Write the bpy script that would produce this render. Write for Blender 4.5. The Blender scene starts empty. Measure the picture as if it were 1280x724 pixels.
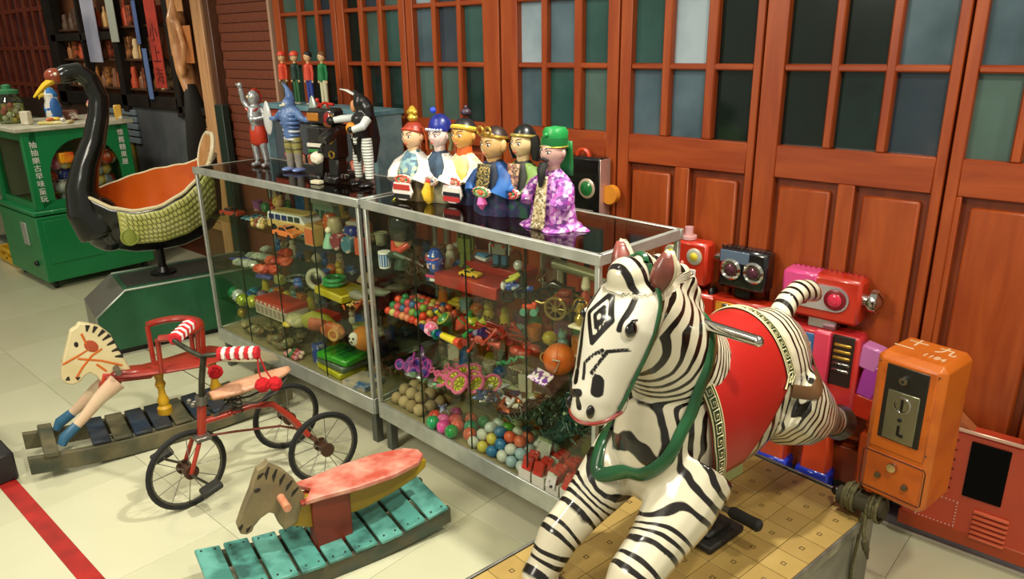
import bpy, bmesh, math, random
from mathutils import Vector as V, Matrix, Euler
from mathutils.bvhtree import BVHTree
from math import sin, cos, pi, radians as R, atan2, exp, hypot
sc = bpy.context.scene
C = sc.collection
random.seed(7)
# ---------------------------------------------------------------- camera
cam = bpy.data.objects.new('camera', bpy.data.cameras.new('camera'))
C.objects.link(cam); sc.camera = cam
cam.data.sensor_width = 36.0; cam.data.lens = 36.0*930/1280
cam.data.clip_start = 0.02
_P, _Y, _R = R(18.4), R(42), R(-1.0)
_f = V((-sin(_Y)*cos(_P), cos(_Y)*cos(_P), -sin(_P)))
_r0 = V((cos(_Y), sin(_Y), 0)); _u0 = _r0.cross(_f)
_r = _r0*cos(_R)+_u0*sin(_R); _u = _u0*cos(_R)-_r0*sin(_R)
cam.matrix_world = Matrix(((_r.x, _u.x, -_f.x, 0), (_r.y, _u.y, -_f.y, 0), (_r.z, _u.z, -_f.z, 1.6), (0, 0, 0, 1)))
# ---------------------------------------------------------------- world and lights
w = bpy.data.worlds.new('world'); sc.world = w; w.use_nodes = True
w.node_tree.nodes['Background'].inputs[0].default_value = (0.98, 0.93, 0.74, 1)
w.node_tree.nodes['Background'].inputs[1].default_value = 0.42
def lamp(name, kind, loc, target, energy, color, size=0.3, spot=70, blend=0.6):
    l = bpy.data.lights.new(name, kind); l.energy = energy; l.color = color
    if kind == 'AREA': l.shape = 'DISK'; l.size = size
    else: l.shadow_soft_size = size
    if kind == 'SPOT': l.spot_size = R(spot); l.spot_blend = blend
    o = bpy.data.objects.new(name, l); C.objects.link(o); o.location = loc
    o.rotation_euler = (V(target)-V(loc)).to_track_quat('-Z', 'Y').to_euler()
    return o
WARM = (1.0, 0.92, 0.74)
lamp('ceiling_or_fill_spot', 'SPOT', (-0.7, 1.9, 3.0), (-1.75, 1.3, 0), 300, (1.0, 0.96, 0.84), 0.06, 62)
lamp('ceiling_or_fill_spot', 'SPOT', (-2.2, 0.4, 3.1), (-2.6, 1.6, 0.5), 85, WARM, 0.12, 90)
lamp('ceiling_or_fill_spot', 'SPOT', (0.3, 0.7, 3.0), (-0.9, 1.8, 0.7), 130, WARM, 0.09, 80)
lamp('ceiling_or_fill_spot', 'SPOT', (-4.4, 0.6, 3.0), (-4.4, 1.6, 0.3), 100, WARM, 0.12, 90)
lamp('ceiling_or_fill_spot', 'SPOT', (0.6, 1.9, 3.0), (0.1, 2.1, 0), 90, WARM, 0.1, 70)
lamp('ceiling_or_fill_spot', 'SPOT', (-6.0, 0.9, 3.0), (-6.3, 2.5, 1.45), 75, WARM, 0.12, 80)  # added fill spot, brightens the shop window stretch of wall
lamp('front_fill', 'AREA', (-1.9, -0.9, 2.6), (-2.2, 2.2, 0.6), 60, (1.0, 0.93, 0.78), 1.2)  # added area light in front, lifts the showcase shelves
sc.view_settings.view_transform = 'Standard'; sc.view_settings.look = 'None'
sc.view_settings.exposure = 0.0; sc.view_settings.gamma = 1.0
sc.view_settings.use_curve_mapping = False
# ---------------------------------------------------------------- materials
def lin(h):
    h = h.lstrip('#'); o = []
    for i in (0, 2, 4):
        c = int(h[i:i+2], 16)/255
        o.append(c/12.92 if c <= .04045 else ((c+.055)/1.055)**2.4)
    return (*o, 1)
_mc = {}
def mat(col, rough=.45, metal=0, col2=None, scale=9, thr=.5, soft=.12, bump=0, bscale=60, coat=0, spec=.5):
    k = (col, rough, metal, col2, scale, thr, soft, bump, bscale, coat, spec)
    if k in _mc: return _mc[k]
    m = bpy.data.materials.new('mat_'+col.strip('#')); m.use_nodes = True; _mc[k] = m
    nt = m.node_tree; b = nt.nodes['Principled BSDF']
    b.inputs['Roughness'].default_value = rough; b.inputs['Metallic'].default_value = metal
    b.inputs['Coat Weight'].default_value = coat; b.inputs['Coat Roughness'].default_value = .08
    b.inputs['Specular IOR Level'].default_value = spec
    b.inputs['Base Color'].default_value = lin(col)
    if col2 or bump:
        tc = nt.nodes.new('ShaderNodeTexCoord')
    if col2:
        n = nt.nodes.new('ShaderNodeTexNoise'); n.inputs['Scale'].default_value = scale; n.inputs['Detail'].default_value = 6
        nt.links.new(tc.outputs['Object'], n.inputs['Vector'])
        r = nt.nodes.new('ShaderNodeValToRGB'); r.color_ramp.elements[0].position = max(0, thr-soft); r.color_ramp.elements[1].position = min(1, thr+soft)
        r.color_ramp.elements[0].color = lin(col); r.color_ramp.elements[1].color = lin(col2)
        nt.links.new(n.outputs['Fac'], r.inputs[0]); nt.links.new(r.outputs[0], b.inputs['Base Color'])
    if bump:
        n2 = nt.nodes.new('ShaderNodeTexNoise'); n2.inputs['Scale'].default_value = bscale; n2.inputs['Detail'].default_value = 5
        nt.links.new(tc.outputs['Object'], n2.inputs['Vector'])
        bp = nt.nodes.new('ShaderNodeBump'); bp.inputs['Strength'].default_value = bump; bp.inputs['Distance'].default_value = .01
        nt.links.new(n2.outputs['Fac'], bp.inputs['Height']); nt.links.new(bp.outputs[0], b.inputs['Normal'])
    return m
def wood(c1, c2, rough=.35, stretch=(14, 14, 1.6), coat=.15, scale=2.2):
    k = ('wood', c1, c2, rough, stretch, coat, scale)
    if k in _mc: return _mc[k]
    m = mat(c1, rough, coat=coat, spec=.45+len(_mc)*1e-6); _mc[k] = m; nt = m.node_tree; b = nt.nodes['Principled BSDF']
    tc = nt.nodes.new('ShaderNodeTexCoord'); mp = nt.nodes.new('ShaderNodeMapping'); mp.inputs['Scale'].default_value = stretch
    nt.links.new(tc.outputs['Object'], mp.inputs[0])
    n = nt.nodes.new('ShaderNodeTexNoise'); n.inputs['Scale'].default_value = scale; n.inputs['Detail'].default_value = 8; n.inputs['Distortion'].default_value = .6
    nt.links.new(mp.outputs[0], n.inputs['Vector'])
    r = nt.nodes.new('ShaderNodeValToRGB'); r.color_ramp.elements[0].position = .3; r.color_ramp.elements[1].position = .72
    r.color_ramp.elements[0].color = lin(c1); r.color_ramp.elements[1].color = lin(c2)
    nt.links.new(n.outputs['Fac'], r.inputs[0]); nt.links.new(r.outputs[0], b.inputs['Base Color'])
    return m
def glass(tint='#dfe8dc', refl=.10, rough=.02):
    k = ('glass', tint, refl, rough)
    if k in _mc: return _mc[k]
    m = bpy.data.materials.new('glass'); m.use_nodes = True; _mc[k] = m; nt = m.node_tree; nt.nodes.clear()
    out = nt.nodes.new('ShaderNodeOutputMaterial'); mx = nt.nodes.new('ShaderNodeMixShader')
    t = nt.nodes.new('ShaderNodeBsdfTransparent'); t.inputs[0].default_value = lin(tint)
    g = nt.nodes.new('ShaderNodeBsdfGlossy'); g.inputs['Roughness'].default_value = rough
    lw = nt.nodes.new('ShaderNodeLayerWeight'); lw.inputs['Blend'].default_value = .35
    mr = nt.nodes.new('ShaderNodeMapRange'); mr.inputs['To Min'].default_value = refl*.5; mr.inputs['To Max'].default_value = min(1, refl*2.2)
    nt.links.new(lw.outputs['Fresnel'], mr.inputs['Value']); nt.links.new(mr.outputs[0], mx.inputs[0])
    nt.links.new(t.outputs[0], mx.inputs[1]); nt.links.new(g.outputs[0], mx.inputs[2]); nt.links.new(mx.outputs[0], out.inputs[0])
    return m
def cells(cols, scale=30, rough=.6, noise_amt=0):
    """patchwork cloth or printed tin: voronoi cells coloured from a short list"""
    k = ('cells', tuple(cols), scale, rough)
    if k in _mc: return _mc[k]
    m = bpy.data.materials.new('pattern'); m.use_nodes = True; _mc[k] = m; nt = m.node_tree; b = nt.nodes['Principled BSDF']
    b.inputs['Roughness'].default_value = rough
    tc = nt.nodes.new('ShaderNodeTexCoord'); v = nt.nodes.new('ShaderNodeTexVoronoi'); v.inputs['Scale'].default_value = scale
    nt.links.new(tc.outputs['Object'], v.inputs['Vector'])
    s = nt.nodes.new('ShaderNodeSeparateColor'); nt.links.new(v.outputs['Color'], s.inputs[0])
    r = nt.nodes.new('ShaderNodeValToRGB'); r.color_ramp.interpolation = 'CONSTANT'
    e = r.color_ramp.elements; e[0].color = lin(cols[0]); e[0].position = 0; e[1].position = 1/len(cols); e[1].color = lin(cols[1])
    for i, c in enumerate(cols[2:]): q = e.new((i+2)/len(cols)); q.color = lin(c)
    nt.links.new(s.outputs[0], r.inputs[0]); nt.links.new(r.outputs[0], b.inputs['Base Color'])
    return m
def stripes(c1, c2, freq, axis=2, rough=.5, duty=.5):
    k = ('str', c1, c2, freq, axis, rough, duty)
    if k in _mc: return _mc[k]
    m = bpy.data.materials.new('stripes'); m.use_nodes = True; _mc[k] = m; nt = m.node_tree; b = nt.nodes['Principled BSDF']
    b.inputs['Roughness'].default_value = rough
    tc = nt.nodes.new('ShaderNodeTexCoord'); s = nt.nodes.new('ShaderNodeSeparateXYZ'); nt.links.new(tc.outputs['Object'], s.inputs[0])
    a = nt.nodes.new('ShaderNodeMath'); a.operation = 'MULTIPLY'; a.inputs[1].default_value = freq; nt.links.new(s.outputs[axis], a.inputs[0])
    f = nt.nodes.new('ShaderNodeMath'); f.operation = 'FRACT'; nt.links.new(a.outputs[0], f.inputs[0])
    g = nt.nodes.new('ShaderNodeMath'); g.operation = 'GREATER_THAN'; g.inputs[1].default_value = duty; nt.links.new(f.outputs[0], g.inputs[0])
    x = nt.nodes.new('ShaderNodeMix'); x.data_type = 'RGBA'; x.inputs['A'].default_value = lin(c1); x.inputs['B'].default_value = lin(c2)
    nt.links.new(g.outputs[0], x.inputs['Factor']); nt.links.new(x.outputs['Result'], b.inputs['Base Color'])
    return m
BLACK = mat('#0c0b0b', .3); WHITE = mat('#e9e6dc', .45); CHROME = mat('#c9c9c4', .12, 1); STEEL = mat('#c2c6be', .38, .6, '#a4a8a0', 14, .55, .2)
RED = mat('#c1281a', .35); BLUE = mat('#1f4fb0', .35); GREEN = mat('#1c7a3a', .4); YELLOW = mat('#e0c02a', .4); RUBBER = mat('#121211', .75)
GOLD = mat('#b8923c', .3, .7); PINK = mat('#e070a8', .4); ORANGE = mat('#e2641c', .4); SILVER = mat('#bfc1c2', .25, .9)
SKIN = mat('#dcb284', .4); CREAM = mat('#e4dcc0', .5)
# ---------------------------------------------------------------- mesh builder
def frame(t, up=(0, 0, 1)):
    t = V(t).normalized(); up = V(up)
    if abs(t.dot(up.normalized())) > .97: up = V((1, 0, 0)) if abs(t.x) < .9 else V((0, 1, 0))
    s = t.cross(up).normalized(); u = s.cross(t).normalized()
    return t, s, u
class MB:
    def __init__(s): s.v = []; s.f = []; s.m = []; s.cur = 0; s.M = None
    def mi(s, i): s.cur = i; return s
    def at(s, loc=(0, 0, 0), rot=(0, 0, 0), sc_=1): s.M = Matrix.Translation(loc) @ Euler(rot).to_matrix().to_4x4() @ Matrix.Diagonal((sc_, sc_, sc_, 1)); return s
    def add(s, vs, fs):
        o = len(s.v)
        s.v += [tuple(s.M @ V(p)) if s.M else tuple(p) for p in vs]
        s.f += [tuple(i+o for i in f) for f in fs]; s.m += [s.cur]*len(fs); return s
    def box(s, c, d, rot=(0, 0, 0), b=0, tx=1, ty=1):
        hx, hy, hz = d[0]/2, d[1]/2, d[2]/2; c = V(c); E = Euler(rot).to_matrix()
        def P(x, y, z):
            k = (z/hz+1)/2 if hz else 0
            return c+E @ V((x*(1+(tx-1)*k), y*(1+(ty-1)*k), z))
        if b <= 0:
            vs = [P(x*hx, y*hy, z*hz) for z in (-1, 1) for y in (-1, 1) for x in (-1, 1)]
            return s.add(vs, [(0, 2, 3, 1), (4, 5, 7, 6), (0, 1, 5, 4), (2, 6, 7, 3), (0, 4, 6, 2), (1, 3, 7, 5)])
        b = min(b, hx*.95, hy*.95, hz*.95)
        vs = []; ix = {}
        for sx in (-1, 1):
            for sy in (-1, 1):
                for sz in (-1, 1):
                    for a in range(3):
                        q = [sx*(hx-b), sy*(hy-b), sz*(hz-b)]; q[a] = (sx*hx, sy*hy, sz*hz)[a]
                        ix[(sx, sy, sz, a)] = len(vs); vs.append(P(*q))
        fs = []
        for a in range(3):
            p, q = (a+1) % 3, (a+2) % 3
            for sg in (-1, 1):
                f = []
                for (i, j) in ((-1, -1), (1, -1), (1, 1), (-1, 1)):
                    k = [0, 0, 0]; k[a] = sg; k[p] = i; k[q] = j; f.append(ix[(*k, a)])
                fs.append(tuple(f))
            for i in (-1, 1):
                for j in (-1, 1):
                    k1 = [0, 0, 0]; k1[a] = -1; k1[p] = i; k1[q] = j; k2 = list(k1); k2[a] = 1
                    fs.append((ix[(*k1, p)], ix[(*k2, p)], ix[(*k2, q)], ix[(*k1, q)]))
        for sx in (-1, 1):
            for sy in (-1, 1):
                for sz in (-1, 1): fs.append(tuple(ix[(sx, sy, sz, a)] for a in range(3)))
        return s.add(vs, fs)
    def tube(s, pts, r, n=8, closed=False, caps=True, up=(0, 0, 1)):
        pts = [V(p) for p in pts]; N = len(pts)
        if not isinstance(r, (list,)): r = [r]*N
        r = [x if isinstance(x, tuple) else (x, x) for x in r]
        vs = []; prev = None
        for i, p in enumerate(pts):
            if closed: t = pts[(i+1) % N]-pts[i-1]
            else: t = pts[min(i+1, N-1)]-pts[max(i-1, 0)]
            if prev is None: T, S, U = frame(t, up)
            else:
                T = t.normalized(); S = prev-T*prev.dot(T)
                S = S.normalized() if S.length > 1e-6 else frame(t, up)[1]
                U = S.cross(T).normalized()
            prev = S
            for k in range(n):
                a = 2*pi*k/n; vs.append(p+S*(cos(a)*r[i][0])+U*(sin(a)*r[i][1]))
        fs = []
        for i in range(N if closed else N-1):
            j = (i+1) % N
            for k in range(n): fs.append((i*n+k, i*n+(k+1) % n, j*n+(k+1) % n, j*n+k))
        if caps and not closed: fs += [tuple(range(n))[::-1], tuple((N-1)*n+k for k in range(n))]
        return s.add(vs, fs)
    def cyl(s, p0, p1, r0, r1=None, n=16, caps=True): return s.tube([p0, p1], [r0, r0 if r1 is None else r1], n, caps=caps)
    def ball(s, c, r, nu=14, nv=9, rot=(0, 0, 0), fn=None):
        r = r if isinstance(r, tuple) else (r, r, r); c = V(c); E = Euler(rot).to_matrix(); vs = []
        for i in range(nv+1):
            th = pi*i/nv
            for k in range(nu):
                a = 2*pi*k/nu; d = (sin(th)*cos(a), sin(th)*sin(a), cos(th))
                if fn: d = fn(d)
                vs.append(c+E @ V((d[0]*r[0], d[1]*r[1], d[2]*r[2])))
                if i in (0, nv): break
        idx = [0]; o = 1; rows = [[0]]
        for i in range(1, nv): rows.append(list(range(o, o+nu))); o += nu
        rows.append([o]); fs = []
        for i in range(nv):
            A, B = rows[i], rows[i+1]
            for k in range(nu):
                k2 = (k+1) % nu
                if len(A) == 1: fs.append((A[0], B[k], B[k2]))
                elif len(B) == 1: fs.append((A[k2], A[k], B[0]))
                else: fs.append((A[k2], A[k], B[k], B[k2]))
        return s.add(vs, fs)
    def lathe(s, prof, c=(0, 0, 0), n=20, rot=(0, 0, 0), wob=None, ysc=1, caps=True):
        c = V(c); E = Euler(rot).to_matrix(); vs = []; N = len(prof)
        for i, (r, z) in enumerate(prof):
            for k in range(n):
                a = 2*pi*k/n; rr = r*(wob(a, i/(N-1)) if wob else 1)
                vs.append(c+E @ V((cos(a)*rr, sin(a)*rr*ysc, z)))
        fs = [(i*n+k, i*n+(k+1) % n, (i+1)*n+(k+1) % n, (i+1)*n+k) for i in range(N-1) for k in range(n)]
        if caps: fs += [tuple(range(n))[::-1], tuple((N-1)*n+k for k in range(n))]
        return s.add(vs, fs)
    def torus(s, c, Rr, r, n=24, m=8, rot=(0, 0, 0), arc=1, sq=1):
        c = V(c); E = Euler(rot).to_matrix(); N = n if arc >= 1 else n+1
        pts = [c+E @ V((cos(2*pi*arc*k/n)*Rr, sin(2*pi*arc*k/n)*Rr*sq, 0)) for k in range(N)]
        return s.tube(pts, r, m, closed=arc >= 1, up=tuple(E @ V((0, 0, 1))))
    def prism(s, poly, t, c=(0, 0, 0), rot=(0, 0, 0), y0=None):
        """outline in local XZ, thickness t along Y"""
        c = V(c); E = Euler(rot).to_matrix(); n = len(poly); a, b = (-t/2, t/2) if y0 is None else (y0, y0+t)
        vs = [c+E @ V((x, a, z)) for x, z in poly]+[c+E @ V((x, b, z)) for x, z in poly]
        fs = [tuple(range(n)), tuple(range(n, 2*n))[::-1]]+[(i, (i+1) % n, (i+1) % n+n, i+n) for i in range(n)]
        return s.add(vs, fs)
    def grid(s, fn, nu, nv, wrap=False):
        vs = [fn(i/(nu if wrap else nu-1), j/(nv-1)) for j in range(nv) for i in range(nu)]; fs = []
        for j in range(nv-1):
            for i in range(nu if wrap else nu-1):
                i2 = (i+1) % nu; fs.append((j*nu+i, j*nu+i2, (j+1)*nu+i2, (j+1)*nu+i))
        return s.add(vs, fs)
    def mesh(s, name, smooth=38):
        me = bpy.data.meshes.new(name); me.from_pydata(s.v, [], s.f)
        me.polygons.foreach_set('material_index', s.m)
        bm = bmesh.new(); bm.from_mesh(me); bmesh.ops.recalc_face_normals(bm, faces=bm.faces); bm.to_mesh(me); bm.free()
        if smooth: me.shade_smooth(); me.set_sharp_from_angle(angle=R(smooth))
        return me
    def build(s, name, m, parent=None, loc=(0, 0, 0), rot=(0, 0, 0), smooth=38, bev=0, sol=0, sub=0, link=True):
        me = s.mesh(name, smooth)
        for x in (m if isinstance(m, (list, tuple)) else [m]): me.materials.append(x)
        o = bpy.data.objects.new(name, me); o.location = loc; o.rotation_euler = rot; o.parent = parent
        if link: C.objects.link(o)
        if sol: q = o.modifiers.new('solid', 'SOLIDIFY'); q.thickness = sol; q.offset = 0
        if bev: q = o.modifiers.new('bevel', 'BEVEL'); q.width = bev; q.segments = 2; q.limit_method = 'ANGLE'
        if sub: q = o.modifiers.new('sub', 'SUBSURF'); q.levels = sub; q.render_levels = sub
        return o
def tag(o, label=None, cat=None, group=None, kind=None):
    if label: o['label'] = label
    if cat: o['category'] = cat
    if group: o['group'] = group
    if kind: o['kind'] = kind
    return o
def thing(name, label, cat, loc=(0, 0, 0), rz=0, group=None, s=1):
    o = bpy.data.objects.new(name, None); C.objects.link(o); o.empty_display_size = .1
    o.location = loc; o.rotation_euler = (0, 0, rz); o.scale = (s, s, s)
    return tag(o, label, cat, group)
def struct(name, mb, m, parent=None, **k):
    o = mb.build(name, m, parent, **k); o['kind'] = 'structure'; return o
def sroot(name, loc=(0, 0, 0)):
    o = bpy.data.objects.new(name, None); C.objects.link(o); o.location = loc; o['kind'] = 'structure'; return o
def copy_tree(o, parent=None):
    c = o.copy(); C.objects.link(c); c.parent = parent
    for ch in o.children: copy_tree(ch, c)
    return c
def blob(mb, vox, it=6, fac=.5):
    """one continuous skin grown over overlapping volumes"""
    o = mb.build('tmp', BLACK); q = o.modifiers.new('r', 'REMESH'); q.mode = 'VOXEL'; q.voxel_size = vox
    q = o.modifiers.new('s', 'SMOOTH'); q.factor = fac; q.iterations = it
    dg = bpy.context.evaluated_depsgraph_get(); me = bpy.data.meshes.new_from_object(o.evaluated_get(dg))
    bpy.data.objects.remove(o); me.materials.clear(); me.shade_smooth(); return me
def meshobj(name, me, m, parent=None, loc=(0, 0, 0)):
    me.name = name
    for x in (m if isinstance(m, (list, tuple)) else [m]): me.materials.append(x)
    o = bpy.data.objects.new(name, me); o.parent = parent; o.location = loc; C.objects.link(o); return o
def text(s, size, m, parent, loc, rot, name='lettering', ext=.0006):
    c = bpy.data.curves.new('t', 'FONT'); c.body = s; c.size = size; c.extrude = ext; c.align_x = 'CENTER'; c.align_y = 'CENTER'
    o = bpy.data.objects.new('t', c); C.objects.link(o)
    dg = bpy.context.evaluated_depsgraph_get(); me = bpy.data.meshes.new_from_object(o.evaluated_get(dg)); bpy.data.objects.remove(o)
    me.materials.clear(); q = meshobj(name, me, m, parent, loc); q.rotation_euler = rot; return q
def strap(bvh, pts, wd, th, lift=.003, closed=False, div=6):
    P = [V(p) for p in pts]; N = len(P); Q = []
    for i in range(N if closed else N-1):
        for k in range(div): Q.append(P[i].lerp(P[(i+1) % N], k/div))
    if not closed: Q.append(P[-1])
    L = []
    for q in Q:
        loc, nor, ix, d = bvh.find_nearest(q); L.append((loc+nor*lift, nor))
    for _ in range(7): L = [((L[i-1][0]+L[i][0]*2+L[(i+1) % len(L)][0])/4, (L[i-1][1]+L[i][1]+L[(i+1) % len(L)][1]).normalized()) if (closed or 0 < i < len(L)-1) else L[i] for i in range(len(L))]
    vs = []; n = len(L)
    for i, (p, nr) in enumerate(L):
        t = (L[(i+1) % n][0]-L[i-1][0]) if closed else (L[min(i+1, n-1)][0]-L[max(i-1, 0)][0])
        s_ = t.cross(nr).normalized()
        vs += [p+s_*wd/2, p+s_*wd*.35+nr*th, p-s_*wd*.35+nr*th, p-s_*wd/2, p-nr*.003]
    fs = []
    for i in range(n if closed else n-1):
        j = (i+1) % n
        for k in range(5): fs.append((i*5+k, i*5+(k+1) % 5, j*5+(k+1) % 5, j*5+k))
    m = MB(); m.add(vs, fs); return m

# ================================================================ the setting
WY = 2.54
fl = sroot('floor')
struct('floor_slab', MB().box((-3.5, 0.5, -.035), (13, 6, .058)), mat('#b8b193', .6), fl)
TM = [mat('#c9c8aa', .2, 0, '#bfbe9e', 3, .5, .3, .04, 9, spec=.5), mat('#c5c4a4', .2, 0, '#cecdb0', 2.5, .5, .3, .04, 9, spec=.5)]
tmesh = [MB().box((0, 0, -.003), (.6085, .6085, .006), b=.0008).mesh('floor_tile', 0) for _ in TM]
for m_, a_ in zip(tmesh, TM): m_.materials.append(a_)
for i in range(-16, 3):
    for j in range(-2, 5):
        o = bpy.data.objects.new('floor_tile', tmesh[(i*7+j*3) % 2]); C.objects.link(o); o.parent = fl
        o.location = (-.12+i*.61, .05+j*.61, 0)
tp = MB().box((-2.85, .552, .001), (3.6, .06, .002)).build('floor_tape', mat('#b3231c', .5, 0, '#8e1c16', 12, .5, .2)); tag(tp, 'red tape line stuck across the cream floor tiles', 'tape')
WOODV = wood('#8e3812', '#a84e1e', .42, (12, 12, 1.4), .05); WOODD = wood('#6c280c', '#883c16', .45, (12, 12, 1.4), .05)
WOODH = wood('#8c3612', '#a44a1c', .42, (1.5, 14, 14), .05)
struct('wall_back', MB().box((-3.5, WY+.17, 1.3), (13, .1, 2.8)), mat('#5a2410', .6))
GL = {'k': mat('#0b1512', .12, 0, '#14241f', 3, .5, .3), 'd': mat('#13211f', .12, 0, '#22403c', 2.5, .55, .15), 't': mat('#24443f', .12, 0, '#3c5f5c', 3, .5, .2),
      'b': mat('#5d7480', .15, 0, '#2c4048', 2.2, .55, .15), 'w': mat('#a8bac4', .15, 0, '#5a7080', 2.0, .6, .12), 'g': mat('#3c5248', .15, 0, '#57706a', 2.4, .5, .2), 'v': mat('#3a4450', .15, 0, '#20303a', 3, .5, .2)}
def leaf(n, x0, x1, px, panels, cols, z1=2.55):
    r = sroot('door_%d' % n, (x0, WY, 0)); W = x1-x0-.008
    X = [(a-x0, b-x0) for a, b in px]
    e = [0.004]+[0]*0
    for a, b in ((.004, X[0][0]), (X[-1][1], W+.004)):
        struct('stile', MB().box(((a+b)/2, 0, (z1+.08)/2), (b-a, .045, z1-.08), b=.003), WOODV, r)
    xa, xb = X[0][0], X[-1][1]
    struct('rail', MB().box(((xa+xb)/2, 0, 1.195), (xb-xa, .042, .11), b=.003), WOODH, r)
    struct('rail', MB().box(((xa+xb)/2, 0, .14), (xb-xa, .042, .14), b=.003), WOODH, r)
    for k in range(len(X)-1):
        a, b = X[k][1], X[k+1][0]
        struct('muntin', MB().box(((a+b)/2, -.004, (1.25+z1)/2), (b-a, .034, z1-1.25), b=.005), WOODV, r)
    for z in (1.505, 1.770, 2.04, 2.30):
        struct('muntin', MB().box(((xa+xb)/2, -.004, z), (xb-xa, .030, .022), b=.005), WOODH, r)
    zs = [1.25, 1.516, 1.781, 2.05, 2.31]
    for k, (a, b) in enumerate(X):
        for q in range(4):
            c = cols[k][min(q, len(cols[k])-1)]
            struct('pane', MB().box(((a+b)/2, .012, (zs[q]+zs[q+1]-.022)/2), (b-a+.01, .004, zs[q+1]-zs[q]), b=0), GL[c], r)
    P = [(a-x0, b-x0) for a, b in panels]; prev = xa
    struct('panel_backing', MB().box(((xa+xb)/2, .013, .68), (xb-xa, .010, .94)), WOODD, r)
    for k, (a, b) in enumerate(P):
        if a-prev > .006: struct('mullion', MB().box(((a+prev)/2, 0, .675), (a-prev, .042, .93), b=.003), WOODV, r)
        prev = b
        struct('panel', MB().box(((a+b)/2, -.002, .675), (b-a-.05, .024, .87), b=.007), WOODV, r)
    if xb-prev > .006: struct('mullion', MB().box(((xb+prev)/2, 0, .675), (xb-prev, .042, .93), b=.003), WOODV, r)
leaf(1, -4.10, -3.49, [(-4.03, -3.86), (-3.82, -3.69), (-3.66, -3.54)], [(-4.02, -3.82), (-3.78, -3.55)], ['dg', 'kt', 'kv'])
leaf(2, -3.49, -2.935, [(-3.425, -3.305), (-3.268, -3.15), (-3.115, -2.985)], [(-3.42, -3.24), (-3.19, -2.99)], ['kkk', 'dgv', 'dtg'])
leaf(3, -2.935, -2.315, [(-2.88, -2.752), (-2.722, -2.585), (-2.555, -2.417)], [(-2.87, -2.68), (-2.62, -2.42)], ['gbw', 'gvv', 'dtd'])
leaf(4, -2.312, -1.69, [(-2.214, -2.083), (-2.052, -1.912), (-1.872, -1.746)], [(-2.20, -2.0), (-1.96, -1.75)], ['bww', 'tbg', 'gtg'])
leaf(5, -1.69, -1.115, [(-1.636, -1.502), (-1.466, -1.325), (-1.286, -1.145)], [(-1.645, -1.425), (-1.365, -1.15)], ['btw', 'bww', 'kkk'])
leaf(6, -1.115, -.512, [(-1.038, -.888), (-.859, -.722), (-.691, -.545)], [(-1.045, -.82), (-.767, -.545)], ['kkd', 'dkk', 'vbv'])
leaf(7, -.512, .13, [(-.475, -.36), (-.33, -.17), (-.14, .03)], [(-.46, -.2), (-.15, .03)], ['gbt', 'ttg', 'tdd'])
leaf(8, .13, .75, [(.2, .35), (.38, .52), (.55, .68)], [(.2, .42), (.46, .68)], ['tgt', 'kkd', 'gbt'])
pl = MB().box((-1.5, 2.502, .022), (5.4, .075, .044), b=.003)
struct('trim_1', pl, mat('#6a6470', .6, 0, '#8a8290', 6, .5, .2, .2, 30))
struct('trim_2', MB().box((-1.5, 2.462, .007), (5.4, .010, .014), b=.002), mat('#b9b2a2', .5))
# ---- left stretch: brown brick wall, timber posts, shop window display
wl = sroot('wall_left')
struct('wall_panel', MB().box((-4.46, WY+.03, 1.3), (.66, .05, 2.6)), mat('#6d3822', .6, 0, '#7c4228', 22, .5, .25), wl)
bm1 = MB().box((0, 0, 0), (.122, .010, .052), b=.002).mesh('brick', 0); bm1.materials.append(mat('#7c3d25', .65, 0, '#65301d', 10, .5, .3))
for j in range(26):
    for i in range(5):
        o = bpy.data.objects.new('brick', bm1); C.objects.link(o); o.parent = wl; o['kind'] = 'structure'
        o.location = (-4.72+i*.126+(.03 if j % 2 else 0), WY-.002, .93+j*.056)
struct('trim_3', MB().box((-4.125, WY-.012, 1.3), (.022, .05, 2.6), b=.003), mat('#b08c74', .5))
struct('trim_4', MB().box((-4.84, WY-.015, 1.3), (.07, .07, 2.6), b=.006), wood('#4a2c1e', '#6a4430'))
struct('trim_5', MB().box((-4.955, WY-.02, 1.3), (.13, .08, 2.6), b=.006), wood('#b9835a', '#d8a878'))
struct('trim_6', MB().box((-4.80, WY-.05, .62), (.10, .05, 1.24), b=.004), mat('#1d2c24', .5))
bm2 = MB().box((0, 0, 0), (.083, .014, .056), b=.003).mesh('pale_brick', 0); bm2.materials.append(mat('#c99a66', .6, 0, '#b98657', 9, .5, .3))
pb = sroot('wall_brick_plinth')
struct('mortar', MB().box((-5.19, WY, .6), (.36, .04, 1.14)), mat('#6a4424', .7), pb)
for j in range(13):
    for i in range(4):
        o = bpy.data.objects.new('pale_brick', bm2); C.objects.link(o); o.parent = pb; o['kind'] = 'structure'
        o.location = (-5.315+i*.089-(.03 if j % 2 else 0), WY-.022, .36+j*.062)
BF = mat('#17120f', .8, 0, '#241b16', 6, spec=.2); TAN = mat('#8a5a34', .6, 0, '#4a2a1a', 5, .5, .2)
wd = sroot('window_1')
struct('display_back', MB().box((-6.9, WY+.10, 1.7), (3.9, .03, 1.6)), mat('#8a5430', .6, 0, '#4a2818', 3, .5, .2), wd)
for x, w_ in ((-5.40, .09), (-6.33, .10), (-7.68, .20), (-5.88, .03), (-7.0, .04)):
    struct('window_frame', MB().box((x, WY-.02, 1.8 if w_ < .05 else 1.75), (w_, .07, 1.25), b=.004), BF, wd)
for x0, x1, z, h in ((-5.42, -6.38, 1.215, .09), (-6.38, -7.75, 1.20, .10), (-6.38, -7.7, 1.70, .06), (-5.02, -5.42, 1.18, .05)):
    struct('window_frame', MB().box(((x0+x1)/2, WY-.022, z), (abs(x1-x0), .066, h), b=.004), BF, wd)
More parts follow.
